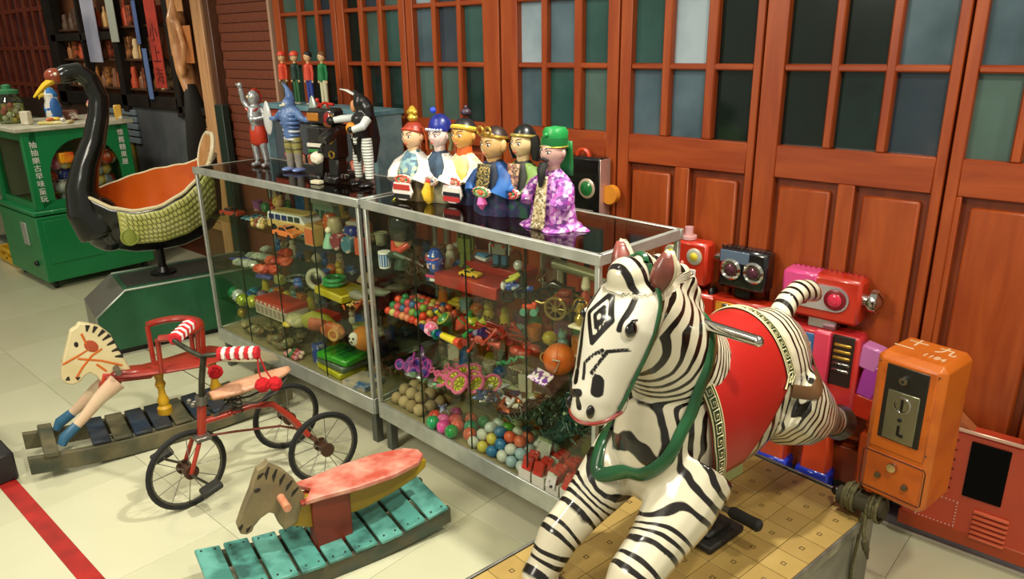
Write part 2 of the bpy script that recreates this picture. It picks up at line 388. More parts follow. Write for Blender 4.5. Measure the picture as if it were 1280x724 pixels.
struct('wall_panel', MB().box((-5.86, WY-.01, .72), (.93, .04, .90)), mat('#5c5e62', .5, 0, '#42454a', 4, .5, .2), wl)
struct('wall_panel', MB().box((-6.55, WY-.01, .75), (.35, .04, .82)), mat('#8a7420', .5, 0, '#6a5c1c', 4), wl)
struct('wall_panel', MB().box((-7.6, WY-.01, .62), (1.7, .04, 1.1)), mat('#3c2418', .6), wl)
for k in range(5): struct('slat', MB().box((-6.45, WY-.04, .90+k*.055), (.52, .02, .042), b=.003), mat('#76828c', .5), wl)
# red lattice door at far left
dl = sroot('door_9', (-9.4, WY, 0))
struct('door_backing', MB().box((0, .03, 1.3), (3.2, .03, 2.6)), mat('#33202a', .4, 0, '#5a4a60', 3, .55, .12), dl)
for k in range(15): struct('stile', MB().box((-1.5+k*.21, 0, 1.3), (.05 if k % 3 else .09, .04, 2.6), b=.003), mat('#6c2414', .5, 0, '#8a3a20', 8), dl)
for z in (1.28, 1.62, 1.96, 2.3): struct('rail', MB().box((0, -.004, z), (3.2, .034, .035), b=.003), mat('#7c2c18', .5), dl)
struct('rail', MB().box((0, -.008, .6), (3.2, .04, 1.1), b=.003), mat('#2c1a14', .5), dl)
# things shown in the shop window
def hang(name, label, cat, x, z, w_, h, m, group=None, y=WY-.065, th=.006):
    return tag(MB().box((0, 0, 0), (w_, th, h), b=.001).build(name, m, loc=(x, y, z)), label, cat, group)
hang('paper_banner', 'long pale lilac paper banner hanging over the dark shop window', 'banner', -6.72, 1.86, .26, .72, mat('#b4b4c8', .6, 0, '#8c8ea6', 3))
hang('paper_banner', 'short pale grey paper sheet hanging beside the long lilac banner', 'banner', -6.28, 1.90, .14, .50, mat('#a4a89e', .6))
b_ = hang('sign_banner', 'red vertical banner with dark brush characters by the shop window', 'banner', -5.60, 1.80, .17, .95, mat('#b83828', .6, 0, '#9c2c20', 9))
for k, c_ in enumerate('小上海'): text(c_, .13, mat('#5a1410', .6), b_, (0, -.005, -.1-k*.15), (R(90), 0, 0))
hang('cloth_strip', 'blue cloth strip hanging down the shop window beside the red banner', 'cloth', -5.80, 1.42, .07, .36, mat('#5a6fa4', .7))
hang('cloth_strip', 'narrow blue cloth strip above the longer blue one in the shop window', 'cloth', -5.86, 1.78, .06, .30, mat('#4c5f94', .7))
for k, (x, z, w_, h, c) in enumerate(((-5.22, 1.93, .22, .20, '#c8905a'), (-5.16, 1.62, .22, .24, '#c07840'), (-5.32, 1.66, .10, .22, '#6a5648'))):
    p_ = hang('poster', ['tan square poster at the top of the timber post', 'orange tan poster with a curled emblem below the top one', 'small grey brown photograph pinned left of the posters'][k], 'poster', x, z, w_, h, mat(c, .6, 0, '#a86a3c', 14, .6, .1))
    MB().torus((0, -.004, .02), .04, .005, 16, 4, (R(90), 0, 0), .7).build('emblem', mat('#8a3418', .6), p_)
# a tall tan carved figure
cf = thing('carved_figure', 'tall tan carved wooden figure with black lower robe beside the shop window', 'figure', (-5.20, 2.47, 0))
m_ = MB().tube([(.05, 0, 1.30), (.0, 0, 1.45), (-.04, 0, 1.62), (-.02, 0, 1.78), (-.03, 0, 1.9)], [(.05, .035), (.065, .04), (.055, .04), (.07, .04), (.02, .02)], 10).ball((-.04, 0, 1.99), (.055, .05, .08)).tube([(.02, -.01, 1.76), (.10, -.03, 1.60), (.05, -.04, 1.42)], .022, 8)
meshobj('body', blob(m_, .012, 3), wood('#a06838', '#d8a070'), cf)
MB().tube([(.02, 0, 0.5), (.04, 0, .9), (.08, 0, 1.16), (.04, 0, 1.36)], [(.085, .04), (.09, .045), (.085, .04), (.04, .03)], 12).build('robe', mat('#15110f', .7), cf)
# bottles, tins and toys on the shelves behind the window bars
sh = sroot('window_2')
for z in (1.30, 1.52, 1.76): struct('display_shelf', MB().box((-6.5, WY+.03, z), (2.2, .09, .015)), mat('#50301c', .6), sh)
cols = ['#c8803c', '#a84a28', '#d8a868', '#8a5a3c', '#c0602c', '#e0c090', '#604838', '#b07040', '#d0502c']
cnm = dict(zip(cols, ['ochre', 'rust red', 'sand coloured', 'brown', 'burnt orange', 'cream', 'dark brown', 'tan', 'bright red']))
for z, zn in ((1.3075, 'lowest'), (1.5275, 'middle'), (1.7675, 'top')):
    for k in range(17):
        x = -7.48+k*.123+random.uniform(-.02, .02)
        if abs(x+6.33) < .07 or x > -5.46: continue
        h = random.uniform(.11, .19); c = random.choice(cols); ty = (k+int(z*10)) % 3
        if ty == 0:
            o = MB().lathe([(.026, 0), (.028, h*.5), (.022, h*.66), (.009, h*.78), (.009, h)], n=10).build('display_bottle', mat(c, .3), loc=(x, WY+.02, z)); tag(o, cnm[c]+' bottle on the '+zn+' shop window shelf', 'bottle', cnm[c]+' bottles, '+zn+' window shelf')
        elif ty == 1:
            o = MB().box((0, 0, h*.5), (.075, .05, h), b=.003).build('display_box', mat(c, .6, 0, '#3a2418', 30), loc=(x, WY+.02, z)); tag(o, cnm[c]+' packet on the '+zn+' shop window shelf', 'packet', cnm[c]+' packets, '+zn+' window shelf')
        else:
            o = MB().lathe([(.03, 0), (.033, h*.3), (.02, h*.6), (.024, h*.75), (.018, h), (.0, h*1.05)], n=10).build('display_figurine', mat(c, .5), loc=(x, WY+.02, z)); tag(o, cnm[c]+' figurine on the '+zn+' shop window shelf', 'figurine', cnm[c]+' figurines, '+zn+' window shelf')
struct('wall_far', MB().box((-9.98, -.2, 1.4), (.08, 5.5, 2.8)), mat('#8a7a62', .7))

# ================================================================ glass showcases
def showcase(label, loc, rz, L, D, H, zb, shelves):
    t = thing('glass_showcase', label, 'showcase', loc, rz)
    P = .016
    G = glass('#f8fbf4', .022); TOPG = glass('#b8b0a0', .30, .05); SG = glass('#eaf1de', .035)
    def b(n, m, c, d, bb=.0015): return MB().box(c, d, b=bb).build(n, m, t)
    # base tray
    b('base_rim', STEEL, (L/2, 0, zb-.035), (L, .012, .07)); b('base_rim', STEEL, (L/2, D, zb-.035), (L, .012, .07))
    b('base_rim', STEEL, (0, D/2, zb-.035), (.012, D, .07)); b('base_rim', STEEL, (L, D/2, zb-.035), (.012, D, .07))
    b('base_panel', mat('#9a8f6a', .4, 0, '#847a58', 5), (L/2, D/2, zb-.012), (L-.014, D-.014, .012))
    for x in (.03, L-.03):
        for y in (.03, D-.03): b('leg', mat('#5c6058', .5, .4), (x, y, (zb-.05)/2), (.034, .034, zb-.05))
    for x in (0.004, L-.004):
        for y in (0.004, D-.004): b('post', STEEL, (x, y, (zb+H)/2), (P, P, H-zb))
    # top frame
    fr = .032
    b('top_frame', STEEL, (L/2, 0, H-.016), (L+.02, P*1.1, fr)); b('top_frame', STEEL, (L/2, D, H-.016), (L+.02, P*1.1, fr))
    b('top_frame', STEEL, (0, D/2, H-.016), (P*1.1, D, fr)); b('top_frame', STEEL, (L, D/2, H-.016), (P*1.1, D, fr))
    b('top_glass', TOPG, (L/2, D/2, H-.004), (L-.01, D-.01, .006), 0)
    q = (L-.02)/4
    for k in range(4):
        b('front_pane', G, (.01+q*(k+.5), .004 if k % 2 else .008, (zb+H-.03)/2), (q+.006, .003, H-zb-.035), 0)
        if k: b('pane_edge', mat('#1e2a22', .3), (.01+q*k, .005, (zb+H-.03)/2), (.0028, .005, H-zb-.04), 0)
    b('back_pane', G, (L/2, D-.008, (zb+H-.03)/2), (L-.02, .003, H-zb-.035), 0)
    b('side_pane', G, (.006, D/2, (zb+H-.03)/2), (.003, D-.02, H-zb-.035), 0)
    b('side_pane', G, (L-.006, D/2, (zb+H-.03)/2), (.003, D-.02, H-zb-.035), 0)
    for z in shelves:
        s_ = b('shelf', SG, (L/2, D/2+.004, z-.003), (L-.03, D-.035, .006), 0)
        MB().box((0, -D/2+.018, 0), (L-.03, .0016, .0062)).build('polished_edge', mat('#9fae78', .25), s_)
        for x in (.022, L-.022): MB().box((x-L/2, -D/2+.03, -.006), (.014, .02, .006)).build('bracket', CHROME, s_)
    return t
RX, RY, RA = -2.245, 1.672, R(-3.6)
showcase('steel framed glass showcase of balls, tops and tin toys, nearest the zebra ride', (RX, RY, 0), RA, 1.125, .39, 1.05, .215, [.385, .595, .785])
showcase('steel framed glass showcase with a tin bus and a red crate, beside the swan ride', (-3.565, 1.67, 0), 0, 1.285, .39, 1.05, .215, [.375, .565, .805])
# ================================================================ green candy cabinet
GC = mat('#0a703c', .4, 0, '#0e8248', 4, .5, .3, .05, 20, .2); GC2 = mat('#0a4f2a', .45)
g = thing('candy_cabinet', 'tall green painted cabinet with an arched glass window and white lettering', 'cabinet', (-5.70, 1.52, 0), R(1))
# local: front face on +X plane x=0, along +Y 0..0.72, depth along -X .72
Wd, Dp = .74, .74
cab = MB()
cab.add([(0, 0, .06), (0, Wd, .06), (-Dp, Wd, .06), (-Dp, 0, .06), (0, 0, .52), (0, Wd, .52), (-Dp, Wd, .52), (-Dp, 0, .52)], [(0, 1, 2, 3), (0, 1, 5, 4), (1, 2, 6, 5), (2, 3, 7, 6), (3, 0, 4, 7), (4, 5, 6, 7)])
cab.build('lower_body', GC, g, bev=.006)
MB().box((-Dp/2, Wd/2, .545), (Dp+.012, Wd+.012, .03), b=.006).build('waist_rail', GC, g)
z0, z1 = .56, 1.09
ins = .05
# front panel with arch opening, built as a ring of quads
fp = MB(); cy, cz, ra = Wd/2+.02, .78, .235; ys = (ins, Wd-ins)
arch = [(cy-ra, z0+.06)]+[(cy-ra*cos(pi*k/16), cz+ra*1.05*sin(pi*k/16)*.98) for k in range(17)]+[(cy+ra, z0+.06)]
outer = []
for (y, z) in arch:
    if z < cz-.01: outer.append((ys[0] if y < cy else ys[1], z0))
    else:
        a = atan2(z-cz, y-cy); dy, dz = cos(a), sin(a); tt = min((ys[1]-cy)/dy if dy > 1e-6 else 9, (ys[0]-cy)/dy if dy < -1e-6 else 9, (z1-cz)/dz if dz > 1e-6 else 9)
        outer.append((cy+dy*tt, cz+dz*tt))
for sx in (-.012, -.035):
    n0 = len(fp.v); fp.add([(sx, y, z) for y, z in arch]+[(sx, y, z) for y, z in outer], [(i, i+1, i+1+len(arch), i+len(arch)) for i in range(len(arch)-1)])
fp.add([(-.012, y, z) for y, z in arch]+[(-.035, y, z) for y, z in arch], [(i, i+1, i+1+len(arch), i+len(arch)) for i in range(len(arch)-1)])
fp.box((-.0235, ys[0]+(cy-ra-ys[0])/2, z0+.03), (.023, cy-ra-ys[0], .06)).box((-.0235, cy, z0+.03), (.023, 2*ra, .06)).box((-.0235, (cy+ra+ys[1])/2, z0+.03), (.023, ys[1]-cy-ra, .06))
fp.box((-.0235, ys[0]+.03, z1-.04), (.023, .06, .08)).box((-.0235, ys[1]-.03, z1-.04), (.023, .06, .08))
fp.build('front_panel', GC, g, smooth=0)
for (x, y) in ((-.035, ins), (-.035, Wd-ins), (-Dp+.035, ins), (-Dp+.035, Wd-ins)): MB().box((x, y, (z0+z1)/2), (.05, .05, z1-z0), b=.004).build('corner_post', GC, g)
MB().box((-Dp/2, ins, z0+.02), (Dp-.08, .03, .05)).build('side_rail', GC, g); MB().box((-Dp/2, ins, z1-.03), (Dp-.08, .03, .06)).build('side_rail', GC, g)
MB().box((-Dp/2, ins, .83), (Dp-.1, .004, .46)).build('side_glass', glass('#e6ece2', .06), g)
MB().box((-.04, cy, .83), (.004, 2*ra+.02, .46)).build('front_glass', glass('#eef2ea', .06), g)
MB().box((-Dp+.03, Wd/2, .83), (.02, Wd-.12, .5)).build('back_panel', mat('#9a9a88', .5), g)  # pale colour put in to bounce light onto the sweets
MB().box((-Dp/2, Wd-ins, .83), (Dp-.1, .02, .5)).build('back_panel', GC2, g)
MB().box((-Dp/2, Wd/2, z1+.014), (Dp+.03, Wd+.03, .03), b=.006).build('top_slab', mat('#c9c6b2', .5, 0, '#a9a690', 8), g)
MB().box((.004, .22, .34), (.006, .36, .30), b=.002).build('door', GC, g)
k_ = MB().box((-.25, -.006, .38), (.10, .012, .16), b=.003).build('side_plate', STEEL, g)
MB().ball((-.14, -.006, .18), .02).build('side_knob', BLACK, g)
for x in (-.06, -Dp+.06):
    for y in (.06, Wd-.06): MB().cyl((x, y-.012, .03), (x, y+.012, .03), .03, n=14).box((x, y, .055), (.04, .03, .02)).build('caster', RUBBER, g)
for k, c_ in enumerate('抽抽樂古早味童玩'): text(c_, .048, mat('#e6e4da', .5), g, (-.008, ys[0]+.035, 1.0-k*.052), (R(90), 0, R(90)))
for k, c_ in enumerate('懷舊糖果屋'): text(c_, .046, mat('#e6e4da', .5), g, (-.008, ys[1]-.035, 1.03-k*.052), (R(90), 0, R(90)))
# cabinet contents and the things standing on it
def sweet_bag(loc, col, s=1, label='', grp=None, rz=0):
    t = MB().ball((0, 0, .035), (.045, .05, .045), 10, 7).tube([(0, 0, .05), (0, 0, .075), (0, 0, .09)], [(.012, .01), (.008, .006), (.03, .01)], 8)
    return tag(t.build('sweet_bag', mat(col, .25, 0, '#e8e4dc', 22, .6, .1), loc=loc, rot=(0, 0, rz)), label, 'sweets', grp)
cn = ['#c8401c', '#e07828', '#3848a8', '#c8c8d0', '#d86090', '#e8c040', '#9aa0b0', '#b83020']
for k in range(60):
    x = -5.79-random.uniform(0, .20); y = 1.70+random.uniform(0, .44); z = .56+(k//15)*.085
    sweet_bag((x, y, z+.003), cn[k % 8], 1, ['brick red', 'orange', 'blue', 'silver grey', 'pink', 'yellow', 'pale slate', 'dark red'][k % 8]+' wrapped sweet bag inside the green cabinet', 'sweet bags in the green cabinet, colour %d' % (k % 8), random.uniform(0, 3))
ti = tag(MB().box((0, 0, .035), (.16, .09, .07), b=.004).build('tin_box', mat('#c83a24', .3, 0, '#e8a020', 12), loc=(-5.80, 1.80, .86)), 'orange red tin box high behind the arched window of the green cabinet', 'tin')
TZ = 1.12
j = thing('glass_jar', 'clear glass sweet jar with a green lid on the green cabinet', 'jar', (-6.14, 1.64, TZ))
MB().lathe([(.075, 0), (.085, .02), (.085, .15), (.06, .18), (.06, .20)], n=20).build('jar_body', glass('#d3dcc8', .12), j)
MB().lathe([(.068, .198), (.07, .204), (.07, .222), (.03, .232), (.03, .255), (.012, .262)], n=20).build('lid', mat('#3c8a5a', .4), j)
for k in range(14):
    a = k*2.4; MB().ball((cos(a)*.045, sin(a)*.045, .02+.008*k), .02, 8, 6).build('sweet', mat(['#d8b84a', '#d86a5a', '#e8e0d0'][k % 3], .4), j)
d = thing('parrot_doll', 'blue and white bird figure standing on the green cabinet behind the jar', 'figure', (-5.93, 1.84, TZ))
MB().lathe([(.03, 0), (.05, .04), (.055, .10), (.04, .15), (.045, .19), (.02, .23), (0, .24)], n=14).build('body', cells(['#1f5fb4', '#e8e4dc', '#2c7ac0', '#e8e4dc'], 18), d)
MB().tube([(0, -.04, .19), (0, -.07, .18), (0, -.075, .16)], [.014, .010, .002], 8).build('beak', YELLOW, d)
for sx in (-1, 1): MB().ball((sx*.05, 0, .10), (.014, .035, .07), 8, 6).build('wing', mat('#2a66b0'), d)
d = thing('pink_doll', 'small pink doll standing on the green cabinet behind the swan neck', 'doll', (-5.75, 2.02, TZ))
MB().lathe([(.045, 0), (.04, .03), (.018, .08), (.012, .09)], n=12).build('dress', mat('#d88aa0', .5, 0, '#e8c8c8', 30), d)
MB().ball((0, 0, .115), .024, 10, 8).build('head', SKIN, d); MB().ball((0, .006, .125), (.027, .026, .024), 10, 8).build('hair', mat('#c86a80'), d)
for i_, (x, y, s_, c, n_, l_) in enumerate(((-6.32, 1.72, (.10, .08, .12), '#c8c03a', 'sweet_bag', 'yellow wrapped bag at the left end of the green cabinet top'), (-6.42, 1.62, (.07, .06, .13), '#8aa03a', 'toy_box', 'olive green box at the left corner of the cabinet top'),
      (-5.92, 1.66, (.06, .05, .09), '#d8d0b8', 'candy_carton', 'white carton with red stripe in front of the jar'), (-5.80, 1.80, (.20, .10, .02), '#d8c878', 'candy_tray', 'flat yellow tray of sweets on the front of the green cabinet'),
      (-5.76, 2.2, (.05, .05, .10), '#d8a83a', 'candy_carton', 'narrow yellow carton at the right end of the green cabinet'), (-6.02, 1.95, (.12, .1, .07), '#7a4a3a', 'toy_box', 'brown box behind the pink doll on the green cabinet'))):
    o = MB().box((0, 0, s_[2]/2), s_, b=.006).build(n_, mat(c, .4, 0, '#e8e4d0', 20, .58, .06), loc=(x, y, TZ), rot=(0, 0, .3*i_)); tag(o, l_, 'box' if n_ != 'sweet_bag' else 'sweets')
for k in range(7):
    o = MB().ball((0, 0, .012), (.03, .018, .012), 8, 6).build('wrapped_candy', mat(['#e0c84a', '#d86a4a', '#e8e4dc', '#7ab04a'][k % 4], .3), loc=(-5.80+random.uniform(-.07, .07), 1.80+random.uniform(-.04, .04), TZ+.02+.0*k), rot=(0, 0, k)); tag(o, 'small wrapped candy lying on the yellow tray', 'candy', 'candies on the tray')
# yellow crate and toy rack at far left
cr = thing('plastic_crate', 'yellow plastic crate on the floor left of the green cabinet', 'crate', (-6.75, 1.72, 0), R(0))
for sx in (-1, 1): MB().box((sx*.2, 0, .06), (.02, .32, .12), b=.004).build('side_wall', mat('#d8a81c', .5), cr)
for sy in (-1, 1): MB().box((0, sy*.16, .035), (.40, .02, .05), b=.004).box((0, sy*.16, .105), (.40, .02, .03), b=.004).box((0, sy*.16, .07), (.04, .02, .06)).build('side_wall', mat('#d8a81c', .5), cr)
MB().box((0, 0, .01), (.39, .31, .015)).build('bottom', mat('#b88a14', .5), cr)
rk = thing('toy_rack', 'dim glass toy rack standing at the far left edge behind the green cabinet', 'rack', (-7.35, 1.95, 0))
for z in (.02, .3, .55, .8, 1.05): MB().box((0, 0, z), (.85, .4, .02)).build('shelf', mat('#4a5a4a', .4), rk)
for x in (-.42, .42):
    for y in (-.19, .19): MB().box((x, y, .55), (.025, .025, 1.1)).build('post', mat('#4a4a44', .4, .5), rk)
for k in range(32):
    z = (.03, .31, .56, .81)[k % 4]; x = -7.7+(k//4)*.097
    o = MB().ball((0, 0, .05), (.04, .04, .05), 10, 7).box((0, .02, .03), (.07, .05, .06), b=.005).build('packed_toy', mat(['#c8b040', '#8a4a30', '#4a6a8a', '#b8b0a0', '#6a8a4a'][(k*3) % 5], .4, 0, '#5a4a3a', 20), loc=(x, 1.86, z)); tag(o, ['mustard', 'brown', 'slate blue', 'pale grey', 'moss green'][(k*3) % 5]+' packed toy on the '+['lowest', 'second', 'third', 'top'][k % 4]+' level of the far left rack', 'toy', 'rack toys, level %d, colour %d' % (k % 4, (k*3) % 5))
bb = thing('barrier_base', 'black box on the floor at the left edge beside the red tape', 'box', (-3.41, .535, 0), 0)
MB().box((0, 0, .06), (.5, .12, .12), b=.008).build('casing', mat('#1c1a1a', .5), bb); MB().box((.1, -.061, .07), (.1, .004, .05), b=.001).build('label_plate', mat('#55524e', .5), bb)

# ================================================================ swan ride
def lerp_table(tab, u):
    for a, b in zip(tab, tab[1:]):
        if (u-a[0])*(u-b[0]) <= 0:
            k = (u-a[0])/(b[0]-a[0]); k = k*k*(3-2*k)*.4+k*.6
            return [a[i]+(b[i]-a[i])*k for i in range(1, len(a))]
    return list(tab[0][1:]) if abs(u-tab[0][0]) < abs(u-tab[-1][0]) else list(tab[-1][1:])
sa = 12
sp = thing('ride_plinth', 'green painted metal plinth with a sloped grey front under the swan ride', 'plinth', (-4.26, 1.72, 0), R(-90-sa))
pf = [(.40, .03), (.40, .235), (.24, .36), (-.52, .36), (-.52, .03)]
MB().prism(pf, .40).build('side_body', mat('#1f5236', .35, 0, '#2c6a48', 6, .55, .2), sp, bev=.006)
MB().prism([(.402, .03), (.402, .236), (.404, .237), (.404, .03)], .37).build('front_plate', mat('#6a6c68', .3, .5), sp)
MB().prism([(.402, .238), (.245, .362), (.248, .366), (.406, .242)], .385).build('sloped_plate', mat('#9a9a92', .28, .7), sp)
MB().box((-.14, 0, .363), (.72, .28, .004)).build('top_mat', mat('#3a3a34', .5), sp)
for sy in (-1, 1):
    MB().tube([(.40, sy*.2, .03), (.40, sy*.2, .235), (.24, sy*.2, .36), (-.5, sy*.2, .36)], .007, 6).build('corner_bead', mat('#8f9a8c', .3, .5), sp)
MB().box((0, 0, .015), (.8, .36, .03)).build('shadow_strip', BLACK, sp)  # black strip standing in for the shadow line under the plinth
sw = thing('swan_ride', 'black swan kiddie ride with an orange seat and yellow feathered wing', 'ride', (-4.26, 1.72, .367), R(-90-sa))
ZO = -.367
MB().cyl((0, 0, 0), (0, 0, .012), .07, .07, 20).cyl((0, 0, .012), (0, 0, .20), .022, .022, 14).cyl((0, 0, .012), (0, 0, .04), .04, .025, 14).build('pole', BLACK, sw)
#      u     w    rim   keel
ST = [(.345, .045, .89, .70), (.30, .085, .85, .61), (.22, .130, .80, .55), (.12, .170, .775, .52), (0, .190, .785, .51), (-.12, .185, .835, .515), (-.22, .16, .90, .54), (-.30, .12, .97, .59), (-.36, .085, 1.02, .66)]
def hull(u, t, off=0):
    w_, rz_, kz = lerp_table(ST, u)          # t: -1 near rim .. 1 far rim, 0 keel
    a = t*pi/2; y = sin(a)*(w_+off) if abs(t) < 1 else (w_+off)*t
    if t < 0: rz_ += .13*max(0, sin(pi*min(1, max(0, (.33-u)/.62))))
    y = (w_+off)*(1-(1-abs(t))**2.2)*(1 if t > 0 else -1); z = kz+(rz_-kz)*abs(t)**1.5-off*(1-abs(t))
    return V((u, y, z+ZO))
us = [.345-.705*i/23 for i in range(24)]
MB().grid(lambda a, b: hull(.345-.705*a, b*2-1), 26, 25).build('hull', mat('#0f110e', .2, coat=.25), sw, sol=.012, smooth=80)
MB().grid(lambda a, b: hull(.33-.68*a, b*2-1, -.013)+V((0, 0, .004)), 26, 25).build('seat_lining', mat('#d9641a', .28, 0, '#c04e12', 5, .62, .1, coat=.3), sw, smooth=80)
rp = [hull(u, -1) for u in us]+[hull(u, 1) for u in us[::-1]]
MB().tube(rp, .010, 8, closed=False).build('rim', mat('#d8cba4', .35), sw)
# seat cushion floor inside
MB().ball((-.06, 0, .62+ZO), (.2, .13, .05), 16, 8).build('seat_pad', mat('#cc5a18', .3, 0, '#b44c12', 6), sw)
# heart-shaped tail
def tailp(a, b):
    th = 2*pi*a; r_ = .105*b*(1-.16*exp(-((th-pi/2)/.35)**2)); return V((-.345-.35*r_*sin(th)+.5*r_*r_*8*.3, 1.12*r_*cos(th), 1.035+ZO+1.05*r_*sin(th)))
MB().grid(tailp, 25, 7).build('tail', mat('#c89868', .3, 0, '#b07840', 6), sw, sol=.018, smooth=80)
MB().tube([tailp(i/24, 1) for i in range(24)], .013, 8, closed=True).build('tail_rim', mat('#d8cbaa', .35), sw)
nk = [(.27, 0, .66), (.325, 0, .78), (.325, 0, .90), (.285, 0, 1.02), (.225, 0, 1.14), (.185, 0, 1.26), (.165, 0, 1.36), (.19, 0, 1.45), (.245, 0, 1.495), (.295, 0, 1.485), (.33, 0, 1.465)]
nr = [.125, .10, .080, .066, .058, .053, .050, .048, .048, .046, .035]
m_ = MB().tube([(x, y, z+ZO) for x, y, z in nk], nr, 18); m_.ball((.30, 0, 1.478+ZO), (.058, .045, .046), 16, 10)
m_.ball((.26, 0, .70+ZO), (.11, .115, .15), 18, 12); m_.ball((.24, 0, .63+ZO), (.09, .10, .09), 16, 10)
meshobj('neck', blob(m_, .010, 8), mat('#0d100c', .2, coat=.25), sw)
MB().ball((.345, 0, 1.475+ZO), (.050, .040, .040), 14, 9).build('face', mat('#8a3a18', .25, coat=.4), sw)
MB().tube([(.36, 0, 1.455+ZO), (.40, 0, 1.43+ZO), (.435, 0, 1.395+ZO), (.455, 0, 1.375+ZO)], [(.032, .02), (.026, .015), (.018, .010), (.008, .005)], 12).build('beak', mat('#e0b81c', .3), sw)
for sy in (-1, 1): MB().ball((.345, sy*.036, 1.485+ZO), .009, 10, 8).build('eye', mat('#e8e0c8', .2), sw)
FM = stripes('#c9c878', '#7f8a3c', 75, 0, .35, .35)
for sy in (-1, 1):
    wg = MB().grid(lambda a, b: hull(.20-.52*a, sy*(.46+.50*b)*(1 if True else 0), .014)+V((0, sy*.004, 0)), 22, 12).build('wing', mat('#a9ab58', .3, 0, '#c6c27a', 6), sw, sol=.012, smooth=80)
    for r_ in range(6):
        def fe(a, b, r_=r_):
            u = .20-.52*(.06+.94*a)+.03*b-.0*r_; t = .50+.075*r_+.088*b
            p = hull(u, sy*min(.985, t), .022+.006*(1-b)); return p+V((0, sy*.003, 0))
        MB().grid(fe, 24, 4).build('feather_row', mat('#b9ba64', .3, 0, '#ccca86', 9), wg, sol=.004, smooth=80)
        q = MB()
        for k in range(22):
            a = (k+.5)/22; p0 = fe(a, .05); p1 = fe(min(1, a+.035), .95); q.tube([p0+V((0, sy*.003, 0)), (p0+p1)/2+V((0, sy*.004, 0)), p1+V((0, sy*.003, 0))], .0018, 4)
        q.build('quill_lines', mat('#3f4a1c', .4), wg)
    MB().torus((.165, sy*.175, .64+ZO), .042, .006, 20, 6, (R(90), 0, 0), sq=1).ball((.165, sy*.172, .64+ZO), (.035, .01, .05), 12, 8).build('wing_roundel', mat('#8f9a44', .3), wg)
# ================================================================ tricycle
tc = thing('tricycle', 'old red tricycle with spoked wheels and knitted handle grips', 'tricycle', (-2.42, 1.17, 0), R(-90-8))
TR = mat('#9c2f1c', .35, 0, '#7c2415', 14, .6, .12, coat=.2)
def wheel(par, c, r, rz=0, hubc='#4a3020'):
    o = bpy.data.objects.new('wheel', None); C.objects.link(o); o.parent = par; o.location = c; o.rotation_euler = (0, 0, rz)
    MB().torus((0, 0, 0), r-.008, .0095, 36, 8, (R(90), 0, 0)).build('tyre', RUBBER, o)
    MB().torus((0, 0, 0), r-.019, .005, 32, 6, (R(90), 0, 0)).build('rim', mat('#5a584e', .4, .6), o)
    MB().cyl((0, -.028, 0), (0, .028, 0), .018, .018, 14).cyl((0, -.034, 0), (0, -.024, 0), .027, .027, 14).cyl((0, .024, 0), (0, .034, 0), .027, .027, 14).build('hub', mat(hubc, .5, .3), o)
    for k in range(12):
        a = 2*pi*k/12+.1; MB().cyl((cos(a)*.015, .02*(1 if k % 2 else -1), sin(a)*.015), (cos(a)*(r-.018), 0, sin(a)*(r-.018)), .0017, .0017, 5).build('spoke', mat('#8a887c', .35, .7), o)
    return o
wheel(tc, (.215, -.01, .150), .150, R(10)); wheel(tc, (-.235, .165, .142), .142); wheel(tc, (-.235, -.170, .142), .142)
MB().cyl((-.235, -.17, .142), (-.235, .17, .142), .009).build('axle', mat('#5a3a28', .5, .4), tc)
fr = MB()
fr.tube([(.150, -.01, .315), (.06, 0, .318), (-.04, 0, .322), (-.12, 0, .30), (-.18, .02, .23), (-.225, .06, .15)], .0125, 10)
fr.tube([(-.12, 0, .30), (-.18, -.02, .23), (-.225, -.06, .15)], .0115, 10)
fr.build('frame_tube', TR, tc)
MB().tube([(.155, -.01, .26), (.03, 0, .24), (-.14, 0, .20), (-.23, 0, .15)], .0045, 6).build('tie_rod', mat('#6a2a18', .5), tc)
MB().cyl((.150, -.01, .25), (.128, -.01, .40), .0165, .0165, 14).build('head_tube', TR, tc)
for s_ in (-1, 1): MB().tube([(.155, -.01+s_*.012, .27), (.175, -.01+s_*.034, .24), (.215, -.01+s_*.040, .148)], .0085, 8).build('fork_blade', TR, tc)
MB().box((.152, -.01, .265), (.055, .085, .018), b=.004).build('fork_crown', mat('#76736a', .35, .7), tc)
MB().cyl((.131, -.01, .385), (.127, -.01, .415), .022, .022, 14).cyl((.10, -.01, .40), (.16, -.01, .40), .006).ball((.165, .01, .40), .010).ball((.165, -.03, .40), .010).build('clamp', mat('#76736a', .35, .7), tc)
HB = mat('#54564a', .35, .8, '#3c3c30', 20)
MB().tube([(.128, -.01, .40), (.118, -.005, .48), (.102, 0, .56)], .011, 10).build('stem', HB, tc)
MB().tube([(.05, .035, .572), (.085, .012, .568), (.105, -.01, .562), (.125, -.05, .575), (.15, -.10, .595), (.155, -.131, .60)], .0095, 10).build('handlebar', HB, tc)
KN = stripes('#c3222a', '#e6dcd4', 62, 0, .85)
def knit(p0, p1, n=9):
    o = bpy.data.objects.new('grip', None); C.objects.link(o); o.parent = tc
    p0, p1 = V(p0), V(p1)
    for k in range(n):
        a = p0.lerp(p1, k/n); b = p0.lerp(p1, (k+1)/n); mid = (a+b)/2; t_, s2, u2 = frame(p1-p0)
        pts = [mid+s2*cos(q*pi/7)*.0165+u2*sin(q*pi/7)*.0165 for q in range(14)]
        mm = MB().tube(pts, [(.0075+(.002 if q % 2 else 0)) for q in range(14)], 6, closed=True).cyl(a, b, .018, .018, 12)
        mm.build('knitted_band', mat('#c02028', .9) if k % 2 == 0 else mat('#e6dcd2', .9), o)
    return o
knit((.060, .030, .572), (-.050, .125, .575)); knit((.155, -.135, .602), (.055, -.262, .602))
